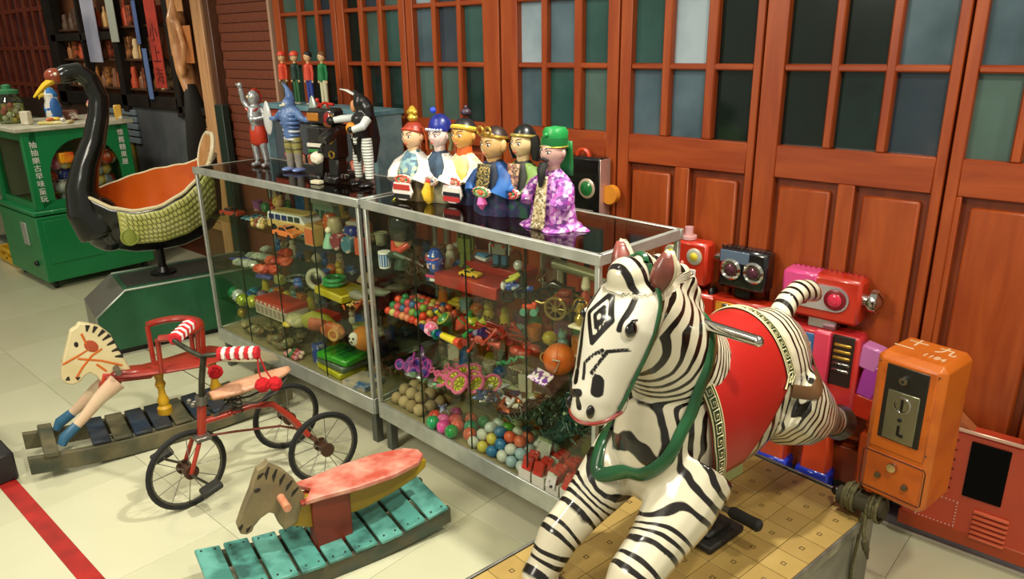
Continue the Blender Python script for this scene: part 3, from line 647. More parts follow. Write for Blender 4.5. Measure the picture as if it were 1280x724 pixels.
def pom(c, r=.026, top=None):
    MB().ball(c, r, 16, 12, fn=lambda d: [x*(1+.12*random.uniform(-1, 1)) for x in d]).build('pompom', mat('#c4141e', .95, bump=.6, bscale=300), tc, smooth=0)
    if top: MB().tube([top, (V(top)+V(c))/2+V((.006, 0, 0)), c], .0028, 6).build('cord', mat('#b8141c', .9), tc)
pom((-.045, .135, .455), .027, (-.045, .122, .565)); pom((-.085, .145, .45), .026, (-.048, .128, .568)); pom((.06, -.035, .48), .026, (.115, -.05, .56))
sb = MB().grid(lambda a, b: V((.10-.30*a, (b-.5)*.10*(sin(pi*min(1, max(0, a*.9+.08)))**.5), .405+.012*cos((b-.5)*pi)+.012*a)), 14, 8).build('seat_board', wood('#c48a68', '#d9a888', .4), tc, sol=.016, smooth=80)
sprm = mat('#3c3a34', .4, .6)
for s_ in (-1, 1): MB().tube([(.02-.0*k+cos(k*.9)*.018, s_*.028+sin(k*.9)*.018, .325+.0024*k) for k in range(30)], .0028, 5).build('seat_spring', sprm, tc)
MB().tube([(.10, 0, .325), (.03, .02, .36), (-.05, .035, .345), (-.13, .03, .36), (-.19, 0, .395)], .004, 6).tube([(.10, 0, .325), (.03, -.02, .36), (-.05, -.035, .345), (-.13, -.03, .36), (-.19, 0, .395)], .004, 6).build('seat_wire', sprm, tc)
for s_, a in ((-1, .6), (1, -2.3)):
    cx, cz = .215+cos(a)*.065, .15+sin(a)*.065; y = -.01+s_*.055
    MB().tube([(.215, y-s_*.03, .15), (.215, y, .15), (cx, y+s_*.004, cz), (cx, y+s_*.05, cz)], .005, 8).build('crank', mat('#5a584e', .4, .7), tc)
    MB().box((cx, y+s_*.045, cz), (.075, .055, .024), (0, .3, 0), b=.006).build('pedal', mat('#26251f', .7), tc)
# ================================================================ front rocking horse: flat boards on turquoise slats
TQ = mat('#4f9488', .45, 0, '#2f5a54', 16, .54, .10, .15, 60)
TQ2 = mat('#62a598', .45, 0, '#3f7a70', 14, .52, .12, .15, 60)
h = thing('rocking_horse', 'flat board rocking horse with a pink seat on turquoise slatted rockers', 'rocking horse', (-1.83, 1.13, 0), R(-90-15))
def arc(u, z0=.022, k=.26): return z0+k*u*u
for y in (-.105, .105):
    top = [(u/50, arc(u/50)+.038) for u in range(-19, 21, 2)]; bot = [(u/50, arc(u/50)-.020) for u in range(19, -20, -2)]
    MB().prism(top+bot, .022, (0, y, 0)).build('rocker', mat('#3a4a40', .6, 0, '#54503c', 9), h, bev=.003)
for k in range(9):
    u = -.330+k*.0865; sl = atan2(2*.26*u, 1)
    MB().box((u, random.uniform(-.004, .004), arc(u)+.045+(.002 if k % 2 else 0)), (.075, .25, .013), (0, -sl, 0), b=.003).build('slat', TQ if k % 2 else TQ2, h)
    for y in (-.105, .105):
        for du in (-.02, .02): MB().ball((u+du, y, arc(u)+.0535+sl*du), .0035, 6, 4).build('nail_head', mat('#2a2a20', .6), h)
for o in list(h.children):
    if o.name.startswith('nail_head'):
        best = min((q for q in h.children if q.name.startswith('slat')), key=lambda q: abs(sum(v.co.x for v in q.data.vertices)/len(q.data.vertices)-o.data.vertices[0].co.x))
        o.parent = best
MB().box((0, 0, .15), (.125, .062, .20), (0, 0, 0), b=.004).build('post', mat('#8a3420', .45, 0, '#732a1a', 8), h)
MB().box((0, 0, .245), (.19, .07, .012), b=.003).build('post_cap', mat('#8a3420', .45), h)
YB = mat('#a88a18', .4, 0, '#8f6f12', 7, .55, .2)
MB().prism([(.15, .215), (.13, .17), (.07, .14), (0, .135), (-.12, .14), (-.22, .16), (-.30, .185), (-.345, .215), (-.35, .240), (-.31, .255), (-.22, .252), (0, .245), (.16, .262)], .026, (0, .0, 0)).build('body_board', YB, h, bev=.004)
hd = [(.075, .262), (.10, .325), (.135, .375), (.165, .40), (.172, .418), (.186, .405), (.205, .40), (.218, .375), (.235, .335), (.262, .285), (.285, .235), (.28, .205), (.262, .195), (.245, .200), (.238, .215), (.215, .235), (.19, .245), (.175, .235), (.165, .195), (.15, .165), (.11, .175)]
MB().prism(hd, .030).build('head_board', mat('#6a6048', .55, 0, '#8a7a54', 14, .5, .2, .2, 40), h, bev=.004)
ink = mat('#1f1a14', .6)
for s_ in (-1, 1):
    q = MB()
    for (a, b) in (((.172, .40), (.185, .36)), ((.15, .385), (.165, .345)), ((.128, .36), (.148, .325)), ((.108, .33), (.132, .30)), ((.092, .30), (.118, .275)), ((.19, .385), (.21, .37)), ((.27, .235), (.28, .218)), ((.262, .205), (.245, .222))):
        q.tube([(a[0], s_*.0152, a[1]), ((a[0]+b[0])/2+.004, s_*.0158, (a[1]+b[1])/2), (b[0], s_*.0152, b[1])], [(.003, .001), (.006, .0016), (.001, .0008)], 6, up=(0, 1, 0))
    q.ball((.215, s_*.0155, .335), (.010, .002, .007), 10, 6).build('painted_mane', ink, h)['kind'] = 'stuff'
MB().cyl((.15, -.085, .285), (.15, .085, .285), .0125, .0125, 12).build('peg_handle', wood('#c07858', '#d89a78', .4), h)
seatp = [(.075, -.035), (.09, -.06), (.04, -.062), (-.08, -.078), (-.20, -.078), (-.30, -.055), (-.335, -.02), (-.335, .02), (-.30, .055), (-.20, .078), (-.08, .078), (.04, .062), (.09, .06), (.075, .035), (.05, .0)]
sm = MB(); n_ = len(seatp); sm.add([(x, y, .256) for x, y in seatp]+[(x, y, .274) for x, y in seatp], [tuple(range(n_))[::-1], tuple(range(n_, 2*n_))]+[(i, (i+1) % n_, (i+1) % n_+n_, i+n_) for i in range(n_)])
sm.build('seat', mat('#b8503f', .4, 0, '#d49c88', 13, .54, .14, .1, 50), h, bev=.004)
# ================================================================ rear rocking horse: painted head, red chair seat
h = thing('rocking_horse', 'painted rocking horse with a cream head, red chair back and yellow spindle', 'rocking horse', (-3.08, 1.15, 0), R(-90-12))
OLD = mat('#343a2c', .6, 0, '#6a6042', 9, .5, .2, .3, 40); OLD2 = mat('#1c2c40', .55, 0, '#2e2c22', 10, .55, .2, .3, 40)
for y in (-.12, .12):
    top = [(u/50, .03+.16*(u/50)**2+.045) for u in range(-26, 27, 2)]; bot = [(u/50, .16*(u/50)**2+.004) for u in range(26, -27, -2)]
    MB().prism(top+bot, .026, (0, y, 0)).build('rocker', OLD, h, bev=.003)
for k in range(8):
    u = -.28+k*.078
    MB().box((u, 0, .086+.16*u*u), (.066, .25, .014), (0, -.32*u, 0), b=.003).build('slat', OLD2 if k % 3 else OLD, h)
for u in (.44, -.46): MB().box((u, 0, .083+.16*u*u), (.05, .29, .022), (0, -.32*u, 0), b=.004).build('end_slat', OLD, h)
prof = [(.02, 0), (.030, .004), (.030, .035), (.019, .045), (.025, .07), (.016, .09), (.013, .12), (.022, .145), (.015, .165), (.02, .185), (.02, .205)]
MB().lathe(prof, (.0, 0, .085), 18).build('spindle', mat('#c79a1c', .35, 0, '#a87a14', 9), h)
MB().lathe(prof, (-.22, 0, .085), 18).build('spindle', mat('#c79a1c', .35, 0, '#a87a14', 9), h)
RS = mat('#9a2a1a', .32, 0, '#7a2014', 8, .6, .15, coat=.2)
sm = MB().tube([(.20, 0, .325), (.10, 0, .31), (-.02, 0, .305), (-.16, 0, .305), (-.24, 0, .31), (-.27, 0, .312)], [(.03, .014), (.05, .018), (.075, .018), (.105, .018), (.10, .016), (.06, .012)], 18)
sm.build('seat', RS, h)
ring = [(.02*0+.03+cos(t)*.13 if False else -.07+cos(t)*.12, sin(t)*.118, .470) for t in [R(60+ (300-60)*i/20) for i in range(21)]]
MB().tube(ring, [(.020, .014)]*21, 10, up=(0, 0, 1)).build('back_rail', RS, h)
for (x, y) in ((-.085, .095), (-.085, -.095), (-.25, .06), (-.25, -.06), (-.285, 0)): MB().cyl((x*.96+.08, y*.8, .31), (x+.08, y, .465), .0105, .0105, 8).build('back_spindle', RS, h)
hd = [(.10, .33), (.13, .42), (.15, .50), (.185, .545), (.225, .565), (.25, .575), (.262, .56), (.285, .55), (.30, .51), (.325, .45), (.345, .39), (.35, .355), (.335, .335), (.315, .325), (.29, .33), (.27, .35), (.25, .36), (.23, .34), (.215, .30), (.17, .285)]
hb = MB().prism(hd, .034).build('head_board', mat('#d9cba0', .45, 0, '#c9b888', 7, .55, .2), h, bev=.005)
for s_ in (-1, 1):
    y = s_*.0175
    q = MB()
    for (a, b) in (((.12, .40), (.15, .405)), ((.13, .435), (.158, .43)), ((.14, .47), (.17, .46)), ((.152, .50), (.182, .485)), ((.17, .525), (.195, .505)), ((.195, .548), (.21, .525)), ((.222, .56), (.23, .535)), ((.29, .345), (.30, .355)), ((.33, .35), (.325, .365))):
        q.tube([(a[0], y, a[1]), (b[0], y*1.04, b[1])], [(.009, .001), (.003, .0015)], 6, up=(0, 1, 0))
    q.ball((.275, y, .49), (.008, .002, .012), 10, 6).build('painted_mane', ink, h)['kind'] = 'stuff'
    q = MB()
    for pts in ([(.25, .53), (.235, .46), (.28, .44), (.335, .42)], [(.13, .36), (.2, .40), (.28, .43)], [(.19, .45), (.23, .43), (.27, .39), (.30, .35)], [(.22, .39), (.19, .35)]):
        q.tube([(x, y*1.02, z) for x, z in pts], (.0045, .0012), 6, up=(0, 1, 0))
    q.build('painted_bridle', mat('#c8641c', .45), h)
    MB().ball((.225, y, .47), (.022, .002, .03), 10, 6, (0, .6, 0)).build('painted_ear', mat('#a8482a', .5), h)
    MB().tube([(.16, s_*.03, .30), (.235, s_*.045, .255), (.30, s_*.06, .20), (.345, s_*.07, .165)], [(.022, .04), (.018, .030), (.015, .022), (.013, .018)], 10).build('front_leg', mat('#d2a488', .45, 0, '#cfc2a0', 10, .5, .3), h)
    MB().tube([(.335, s_*.068, .172), (.385, s_*.078, .14), (.40, s_*.08, .115)], [(.018, .020), (.02, .022), (.022, .016)], 10).build('hoof', mat('#2a5a78', .4), h)
MB().tube([(.17, 0, .30), (.215, 0, .315)], [(.025, .05), (.025, .045)], 12).build('chest_band', mat('#b83a24', .4), h)
MB().box((.10, 0, .31), (.16, .07, .05), (0, -.15, 0), b=.01).build('neck_block', RS, h)
MB().cyl((.155, -.08, .355), (.155, .08, .355), .012).build('peg_handle', mat('#5a5446', .5), h)
MB().prism([(-.26, .33), (-.40, .29), (-.50, .24), (-.52, .20), (-.44, .215), (-.36, .235), (-.25, .27)], .03).build('rear_board', mat('#c4b896', .5, 0, '#7a8a90', 4, .6, .15), h, bev=.004)

# ================================================================ ride platform with patterned lino
PA = 8
pt = thing('ride_platform', 'low metal edged platform topped with yellow lino of little squares', 'platform', (-.79, 1.67, 0), R(-90-PA))
# local x forward (towards camera), y to the image right
X0, X1, Y0, Y1, PH = -.47, .95, -.285, .27, .28
MB().box(((X0+X1)/2, (Y0+Y1)/2, PH/2-.01), (X1-X0-.01, Y1-Y0-.01, PH-.02)).build('side_body', mat('#8d8f86', .35, .5, '#6e7068', 7), pt)
LM = [mat('#a98d50', .38, 0, '#9c8048', 10, .5, .25), mat('#a3874a', .38, 0, '#b09558', 10, .5, .25)]; LD = mat('#4a3a1c', .5)
tl = .0925; nx = int((X1-X0)/tl); ny = 6; ty = (Y1-Y0-.012)/ny
tms = []
for m_ in LM:
    me = MB().box((0, 0, 0), (tl-.0016, ty-.0016, .004), b=.0008).mesh('lino_tile', 0); me.materials.append(m_); tms.append(me)
dm = MB()
for sx, sy, a, b in ((-1, 0, .0022, .013), (1, 0, .0022, .013), (0, -1, .0112, .0022), (0, 1, .0112, .0022)): dm.box((sx*.0054, sy*.0054, 0), (a, b, .0006))
dme = dm.mesh('square_motif', 0); dme.materials.append(LD)
for i in range(nx):
    for j in range(ny):
        o = bpy.data.objects.new('lino_tile', tms[(i*5+j*3) % 2]); C.objects.link(o); o.parent = pt
        o.location = (X0+.012+tl*(i+.5), Y0+.006+ty*(j+.5), PH+.002)
        for c_ in ((0, 0), (tl/2, 0)) if False else ((0, 0),):
            d_ = bpy.data.objects.new('square_motif', dme); C.objects.link(d_); d_.parent = o; d_.location = (c_[0], c_[1], .0022)
PE = mat('#a3a49a', .35, .7, '#7f8078', 16)
for y in (Y0, Y1): MB().box(((X0+X1)/2, y, PH-.008), (X1-X0+.012, .008, .03), b=.001).build('edge_trim', PE, pt)
for x in (X0, X1): MB().box((x, (Y0+Y1)/2, PH-.008), (.008, Y1-Y0, .03), b=.001).build('edge_trim', PE, pt)
# ================================================================ zebra ride
z = thing('zebra_ride', 'large glossy zebra kiddie ride with a red saddle cloth, leaping on a black pole', 'ride', (-.79, 1.67, PH+.004), R(-90-PA))
ZZ = -(PH+.004)
def L3(l): return [V((a, b, c+ZZ)) for a, b, c in l]
BODY = [(.255, .665, .098, .165), (.17, .675, .122, .200), (.06, .69, .134, .215), (-.06, .70, .136, .212), (-.16, .71, .134, .195), (-.25, .712, .124, .178), (-.32, .70, .095, .140)]
m_ = MB()
m_.tube(L3([(u, 0, zz) for u, zz, a, b in BODY]), [(a, b) for u, zz, a, b in BODY], 22, up=(0, 0, 1))
m_.ball((.26, 0, .665+ZZ), (.085, .102, .16), 18, 12); m_.ball((-.32, 0, .70+ZZ), (.055, .093, .138), 16, 10)
m_.tube(L3([(.10, 0, .78), (.19, 0, .87), (.255, 0, .96), (.305, 0, 1.04)]), [(.115, .15), (.095, .135), (.082, .115), (.068, .085)], 20, up=(1, 0, 1))
HEAD = [(.300, 0, 1.065, .055, .060), (.345, 0, 1.055, .074, .082), (.385, 0, 1.005, .080, .088), (.415, 0, .950, .070, .078), (.438, 0, .900, .060, .066), (.455, 0, .860, .062, .062), (.465, 0, .828, .052, .050)]
m_.tube(L3([q[:3] for q in HEAD]), [(q[3], q[4]) for q in HEAD], 20, up=(1, 0, 0))
m_.ball((.463, 0, .838+ZZ), (.055, .057, .042), 16, 10); m_.ball((.43, 0, .835+ZZ), (.045, .045, .035), 14, 9)
m_.ball((.365, 0, 1.115+ZZ), (.048, .046, .045), 14, 10); m_.ball((.30, 0, 1.07+ZZ), (.06, .058, .065), 14, 10)
for s_ in (-1, 1):
    m_.ball((.435, s_*.028, .848+ZZ), (.045, .032, .04), 12, 8); m_.ball((.385, s_*.052, 1.03+ZZ), (.04, .03, .04), 12, 8)
LEGS = []
LEGS.append([(.20, -.085, .62, .095), (.29, -.10, .545, .080), (.40, -.10, .485, .058), (.475, -.10, .445, .053), (.520, -.10, .385, .043), (.545, -.10, .31, .040), (.53, -.10, .235, .046)])
LEGS.append([(.19, .085, .60, .10), (.27, .10, .53, .085), (.36, .105, .475, .066), (.435, .105, .43, .060), (.485, .105, .36, .047), (.505, .105, .285, .044), (.49, .105, .215, .050)])
LEGS[0] = [(a, b, max(c, .34+(c-.235)*.4) if c < .33 else c, r) for a, b, c, r in LEGS[0]]
for s_ in (-1, 1): LEGS.append([(-.20, s_*.055, .67, .120), (-.27, s_*.068, .61, .118), (-.345, s_*.08, .565, .095), (-.41, s_*.085, .535, .066), (-.465, s_*.085, .505, .050), (-.505, s_*.085, .485, .047)])
for lg in LEGS: m_.tube(L3([q[:3] for q in lg]), [q[3] for q in lg], 14); m_.ball(L3([lg[-1][:3]])[0], lg[-1][3], 12, 8)
m_.tube(L3([(.33, 0, 1.12), (.26, 0, 1.105), (.19, 0, 1.04), (.125, 0, .965), (.07, 0, .90)]), [(.022, .03), (.026, .042), (.026, .045), (.024, .038), (.016, .02)], 12, up=(1, 0, 1))
for k in range(7):
    p = V((.315, 0, 1.135+ZZ)).lerp(V((.115, 0, .985+ZZ)), k/6)+V((-.035, 0, .022))*sin(pi*k/6); m_.ball(p, (.026, .025, .026), 10, 8)
me = blob(m_, .0062, 8)
bones = []   # p0, p1, phase at p0, phase at p1, radius
def bone(a, b, f0, f1, r): bones.append((V((a[0], a[1], a[2]+ZZ)), V((b[0], b[1], b[2]+ZZ)), f0, f1, r))
bone((.26, 0, .66), (-.10, 0, .72), .0, .36, .17); bone((-.10, 0, .72), (-.33, 0, .76), .36, .60, .15)
bone((.16, 0, .80), (.33, 0, 1.05), -.02, -.32, .11); bone((.35, 0, 1.06), (.46, 0, .84), -.34, -.60, .07)
for li, lg in enumerate(LEGS):
    f = .06 if li < 2 else .46
    for a, b in zip(lg, lg[1:]):
        d = (V(a[:3])-V(b[:3])).length; bone(a, b, f, f+d*(-1.15 if li < 2 else 1.1), a[3]*.9); f += d*(-1.15 if li < 2 else 1.1)
# face paint strokes on the front of the head: (side, distance down the face)
pa, pb = V((.40, 0, 1.115+ZZ)), V((.505, 0, .845+ZZ)); fa = (pb-pa).normalized()
def seg(p, a, b):
    ax, ay = b[0]-a[0], b[1]-a[1]; k = max(0, min(1, ((p[0]-a[0])*ax+(p[1]-a[1])*ay)/(ax*ax+ay*ay+1e-9))); return hypot(p[0]-a[0]-ax*k, p[1]-a[1]-ay*k)
def poly(pts, w_): return [(a, b, w_) for a, b in zip(pts, pts[1:])]
dc = .085
STR = poly([(0, dc-.056), (.031, dc), (0, dc+.058), (-.036, dc), (0, dc-.056)], .0066)+poly([(0, dc-.022), (.012, dc), (0, dc+.024), (-.013, dc), (0, dc-.022)], .0055)
STR += poly([(-.052, .03), (-.058, .09), (-.034, .155), (-.03, .20)], .0075)+poly([(.047, .00), (.052, .05), (.050, .10)], .0055)+poly([(.03, .15), (.012, .165), (-.008, .19), (.0, .225)], .004)
STR += poly([(.07, .135), (.04, .15), (.015, .205)], .004)+poly([(.0, .255), (-.02, .262)], .009)+poly([(0, .275), (.004, .285)], .008)+poly([(-.05, .0), (0, -.012), (.05, .0)], .006)+poly([(-.028, .215), (-.022, .235)], .008)+poly([(.032, .215), (.036, .24)], .012)+poly([(-.04, .25), (-.03, .275)], .01)
ph = []; inkv = []; face = []
for v in me.vertices:
    p = v.co; W = S = 0
    for a, b, f0, f1, r in bones:
        ab = b-a; k = max(-.15, min(1.15, (p-a).dot(ab)/ab.length_squared)); d = (p-(a+ab*k)).length/r; w_ = 1/(d*d+.02)**4.5; W += w_; S += w_*(f0+(f1-f0)*k)
    f_ = S/W; xz = p.z-ZZ; k = max(0, min(1, (p.x-.12)/.20))*max(0, min(1, (xz-.54)/.10)); f_ += .0-.35*(xz-.66)*k*max(0, min(1, (.98-xz)/.1))-.22*abs(p.y)*k
    f_ += .55*max(0, -.18-p.x)
    k = max(0, min(1, (xz-1.07)/.02)); f_ = f_*(1-k)+k*(p.x*1.0-.2*xz)
    ph.append(f_)
    s_ = (p-pa).dot(fa); fr_ = v.normal.x*.93+v.normal.z*.37; hm = max(0, min(1, (p.x-.395)/.03+1 if (s_ > -.02 and p.z+(-ZZ) > .79) else 0))
    q = (p.y, s_); dmin = min(seg(q, a, b)-w_ for a, b, w_ in STR) if (p.x > .36 and p.z-ZZ > .78) else .05
    front = (p.x-.30)-((p.z-ZZ)-1.06)*-.45
    fm = 1.0 if (p.z-ZZ > .80 and p.x > .34+(1.1-(p.z-ZZ))*.28 and fr_ > -.25 and p.z-ZZ < 1.085) else 0.0
    face.append(fm); inkv.append(dmin if fr_ > -.1 else .05)
for nm, ar in (('phase', ph), ('ink', inkv), ('face', face)):
    a_ = me.attributes.new(nm, 'FLOAT', 'POINT'); a_.data.foreach_set('value', ar)
zm = bpy.data.materials.new('zebra_paint'); zm.use_nodes = True; nt = zm.node_tree; b = nt.nodes['Principled BSDF']
b.inputs['Roughness'].default_value = .22; b.inputs['Coat Weight'].default_value = .5; b.inputs['Coat Roughness'].default_value = .06
def nd(t, **k):
    n = nt.nodes.new(t)
    for a, c in k.items(): setattr(n, a, c)
    return n
def mth(op, a, b_=None, c=None):
    n = nd('ShaderNodeMath', operation=op)
    for i, x in enumerate((a, b_, c)):
        if x is None: continue
        if isinstance(x, (int, float)): n.inputs[i].default_value = x
        else: nt.links.new(x, n.inputs[i])
    return n.outputs[0]
at = lambda s_: nd('ShaderNodeAttribute', attribute_name=s_).outputs['Fac']
tcn = nd('ShaderNodeTexCoord'); n1 = nd('ShaderNodeTexNoise'); n1.inputs['Scale'].default_value = 9; n1.inputs['Detail'].default_value = 1.5; nt.links.new(tcn.outputs['Object'], n1.inputs['Vector'])
n2 = nd('ShaderNodeTexNoise'); n2.inputs['Scale'].default_value = 11; n2.inputs['Detail'].default_value = 2; nt.links.new(tcn.outputs['Object'], n2.inputs['Vector'])
warp = mth('MULTIPLY', mth('SUBTRACT', n1.outputs['Fac'], .5), 4.4)
sn = mth('SINE', mth('ADD', mth('MULTIPLY', at('phase'), 2*pi/.040), warp))
thr = mth('ADD', mth('MULTIPLY', mth('SUBTRACT', n2.outputs['Fac'], .5), 1.5), .30)
st = nd('ShaderNodeMapRange'); st.inputs['From Min'].default_value = -.10; st.inputs['From Max'].default_value = .16; nt.links.new(mth('SUBTRACT', sn, thr), st.inputs['Value'])
fk = nd('ShaderNodeMapRange'); fk.inputs['From Min'].default_value = .0009; fk.inputs['From Max'].default_value = -.0009; nt.links.new(mth('ADD', at('ink'), mth('MULTIPLY', mth('SUBTRACT', n2.outputs['Fac'], .5), .004)), fk.inputs['Value'])
mxf = nd('ShaderNodeMix'); nt.links.new(at('face'), mxf.inputs['Factor']); nt.links.new(st.outputs[0], mxf.inputs['A']); nt.links.new(fk.outputs[0], mxf.inputs['B'])
cm = nd('ShaderNodeMix', data_type='RGBA'); cm.inputs['A'].default_value = lin('#d6ccae'); cm.inputs['B'].default_value = lin('#15100c'); nt.links.new(mxf.outputs['Result'], cm.inputs['Factor'])
wh = nd('ShaderNodeMix', data_type='RGBA'); wh.inputs['A'].default_value = lin('#d2cbb2'); wh.inputs['B'].default_value = lin('#e2ddca'); nt.links.new(at('face'), wh.inputs['Factor']); nt.links.new(wh.outputs['Result'], cm.inputs['A'])
nt.links.new(cm.outputs['Result'], b.inputs['Base Color'])
bv = BVHTree.FromPolygons([v.co.copy() for v in me.vertices], [tuple(p.vertices) for p in me.polygons])
meshobj('body', me, zm, z)
for s_ in (-1, 1):
    e_ = MB().grid(lambda a, b_: V((.325+.022*cos((a-.5)*pi*1.1)*sin(pi*(.12+.80*b_))-.01*b_, s_*(.048+.018*b_)+(a-.5)*.052*sin(pi*(.14+.78*b_)), 1.085+ZZ+.085*b_)), 10, 10)
    e_.build('ear', mat('#8f4a40', .35, 0, '#6e3a30', 20, coat=.3), z, sol=.010, smooth=80)
    q = MB().grid(lambda a, b_: V((.316+.022*cos((a-.5)*pi*1.1)*sin(pi*(.12+.80*b_))-.01*b_, s_*(.048+.018*b_)+(a-.5)*.060*sin(pi*(.14+.78*b_)), 1.083+ZZ+.092*b_)), 10, 10)
    q.build('ear_shell', mat('#cfc4a4', .3, 0, '#1a1410', 22, .6, .05), z, sol=.006, smooth=80)
    loc, nor, _, _ = bv.find_nearest(V((.43, s_*.075, 1.030+ZZ)))
    MB().ball(loc-nor*.006, (.026, .014, .026) if s_ > 0 else (.014, .008, .014), 16, 12).build('eye_socket', mat('#d8d2c0', .25, coat=.4), z)
    MB().ball(loc+nor*(.003 if s_ > 0 else -.003)+V((.004, 0, 0)), (.0165, .011, .0175) if s_ > 0 else (.011, .008, .012), 16, 12).build('eye', mat('#0a0806', .05, coat=1), z)
    MB().tube([loc+nor*.008+V((-.012, 0, .018)), loc+nor*.014+V((.004, 0, .022)), loc+nor*.010+V((.018, 0, .012))], .0028, 6).build('eyelid', BLACK, z)
    loc, nor, _, _ = bv.find_nearest(V((.52, s_*.040, .852+ZZ)))
    MB().ball(loc, (.012, .008, .016), 12, 9).build('nostril', mat('#0c0908', .3, coat=.5), z)
mo = strap(bv, [(.44, .07, .835+ZZ), (.49, .055, .822+ZZ), (.515, .02, .815+ZZ), (.515, -.02, .815+ZZ), (.49, -.055, .822+ZZ), (.44, -.07, .835+ZZ)], .010, .003); mo.build('mouth', mat('#a8302c', .3, coat=.4), z)
for lg, nm in zip(LEGS, ('f', 'f', 'r', 'r')):
    a, b_ = V(lg[-2][:3]), V(lg[-1][:3]); d = (b_-a).normalized(); p = b_+V((0, 0, ZZ)); r_ = lg[-1][3]
    MB().tube([p-d*.005, p+d*.02, p+d*.055], [r_*1.02, r_*1.12, r_*1.22], 16).build('hoof', mat('#1c1815', .3, 0, '#4a4438', 14, .55, .2, coat=.3), z, bev=.006)
m_ = MB().tube(L3([(-.24, 0, .80), (-.275, 0, .85), (-.325, 0, .895), (-.38, 0, .912), (-.435, 0, .900), (-.48, 0, .875)]), [.040, .034, .032, .032, .033, .022], 14)
tme = blob(m_, .005, 4); a1 = tme.attributes.new('phase', 'FLOAT', 'POINT'); a1.data.foreach_set('value', [-v.co.x*1.2+v.co.z*.5 for v in tme.vertices])
for nm, val in (('ink', .05), ('face', 0.0)): a1 = tme.attributes.new(nm, 'FLOAT', 'POINT'); a1.data.foreach_set('value', [val]*len(tme.vertices))
meshobj('tail', tme, zm, z); MB().ball(L3([(-.483, 0, .880)])[0], (.018, .014, .016), 10, 8).build('tail_tip', BLACK, z)
# saddle cloth
def bod(u, th, off):
    T = [(q[0], q[1], q[2], q[3]) for q in BODY]; zz, a, b_ = lerp_table(T, u)
    return V((u, sin(th)*(a+off), zz+cos(th)*(b_+off)+ZZ))
TH = R(116)
def uf(t): return .205-.02*abs(t)-.05*max(0, abs(t)-.75)*4*.4
def ur(t): a = abs(t); return -.115-.02*a+(.0 if a < .62 else (a-.62)*.52)
def sad(a, t, off=.012): return bod(uf(t)+(ur(t)-uf(t))*a, t*TH, off)
MB().grid(lambda a, b_: sad(a, b_*2-1), 22, 50).build('saddle_cloth', mat('#a8201a', .32, 0, '#8f1a14', 3, .6, .2, .08, 120), z, sol=.007, smooth=80)
GKd = mat('#2a3a24', .5); GKl = mat('#d9d0a0', .5)
bw = .030
def bfr(s_, t, off, rear=False):   # s_ in metres-ish across, t along
    base = ur(t) if rear else uf(t); return bod(base+(s_ if rear else -s_), t*TH, off)
for rear, tm in ((False, 1.0), (True, .66)):
    MB().grid(lambda a, b_: bfr(-.003+(bw+.004)*a, (b_*2-1)*tm, .0175, rear), 4, 50).build('saddle_border', GKd, z, sol=.003, smooth=80)
    q = MB(); nC = 26 if not rear else 18
    key = [(0, .14), (0, .86), (.78, .86), (.78, .36), (.36, .36), (.36, .60), (.56, .60)]
    def rib(pts, t0, dt):
        P = []
        for (x, y) in pts: P.append(bfr(.003+(bw-.006)*(1-y), t0+dt*x, .0205, rear))
        q.tube(P, [(.0016, .0010)]*len(P), 4)
    for k in range(nC):
        t0 = -tm+2*tm*k/nC; dt = 2*tm/nC; rib(key, t0, dt*.95); rib([(0, .14), (1.05, .14)], t0, dt)
    P = [bfr(-.001, -tm+2*tm*i/60, .020, rear) for i in range(61)]; q.tube(P, .0016, 4); P = [bfr(bw, -tm+2*tm*i/60, .020, rear) for i in range(61)]; q.tube(P, .0016, 4)
    q.build('key_pattern', GKl, z)
for s_ in (-1, 1):
    fg = MB()
    for k in range(46):
        a = k/45; p = sad(a, s_*1.0, .014); fg.tube([p, p+V((0, s_*.002, -.012)), p+V((random.uniform(-.003, .003), s_*.004, -.026))], [.0026, .0024, .0012], 4)
    fg.build('fringe', mat('#7f8050', .8), z)
GS = mat('#154a28', .25, 0, '#1c5a32', 8, coat=.5)
cl = []
for k in range(18):
    a = 2*pi*k/18; cl.append(V((.245, 0, .79+ZZ))+V((0, sin(a)*.17, 0))+V((.12, 0, -.15))*-cos(a)*1.15)
cl = [c+(V((.02, 0, -.01))) for c in cl]
strap(bv, cl, .036, .006, .002, True).build('collar_strap', GS, z, smooth=60)
for s_ in (-1, 1): strap(bv, [(.325, s_*.02, 1.14+ZZ), (.335, s_*.07, 1.09+ZZ), (.37, s_*.10, 1.02+ZZ), (.395, s_*.10, .95+ZZ), (.42, s_*.08, .88+ZZ), (.45, s_*.065, .845+ZZ)], .013, .004).build('bridle_strap', GS, z, smooth=60)
strap(bv, [(.33, .03, 1.15+ZZ), (.32, 0, 1.155+ZZ), (.33, -.03, 1.15+ZZ)], .013, .004).build('brow_strap', GS, z, smooth=60)
strap(bv, [(-.14, .2, .73+ZZ), (-.22, .18, .72+ZZ), (-.30, .14, .73+ZZ), (-.37, .06, .745+ZZ), (-.40, 0, .75+ZZ), (-.37, -.06, .745+ZZ), (-.30, -.14, .73+ZZ), (-.22, -.18, .72+ZZ), (-.14, -.2, .73+ZZ)], .036, .003).build('rump_strap', mat('#5c4026', .4), z, smooth=60)
MB().cyl((.155, -.20, .965+ZZ), (.155, .20, .965+ZZ), .0135, .0135, 18).ball((.155, .20, .965+ZZ), .0135, 10, 8).ball((.155, -.2, .965+ZZ), .0135, 10, 8).build('handle_bar', CHROME, z)
MB().box((0, 0, .012), (.16, .15, .022), b=.005).box((0, 0, .03), (.11, .10, .018), b=.006).build('pole_base', mat('#1c1a18', .6, bump=.4, bscale=60), z)
MB().cyl((0, 0, .03), (0, 0, .24), .020, .020, 16).build('pole', mat('#1c1a18', .45), z)
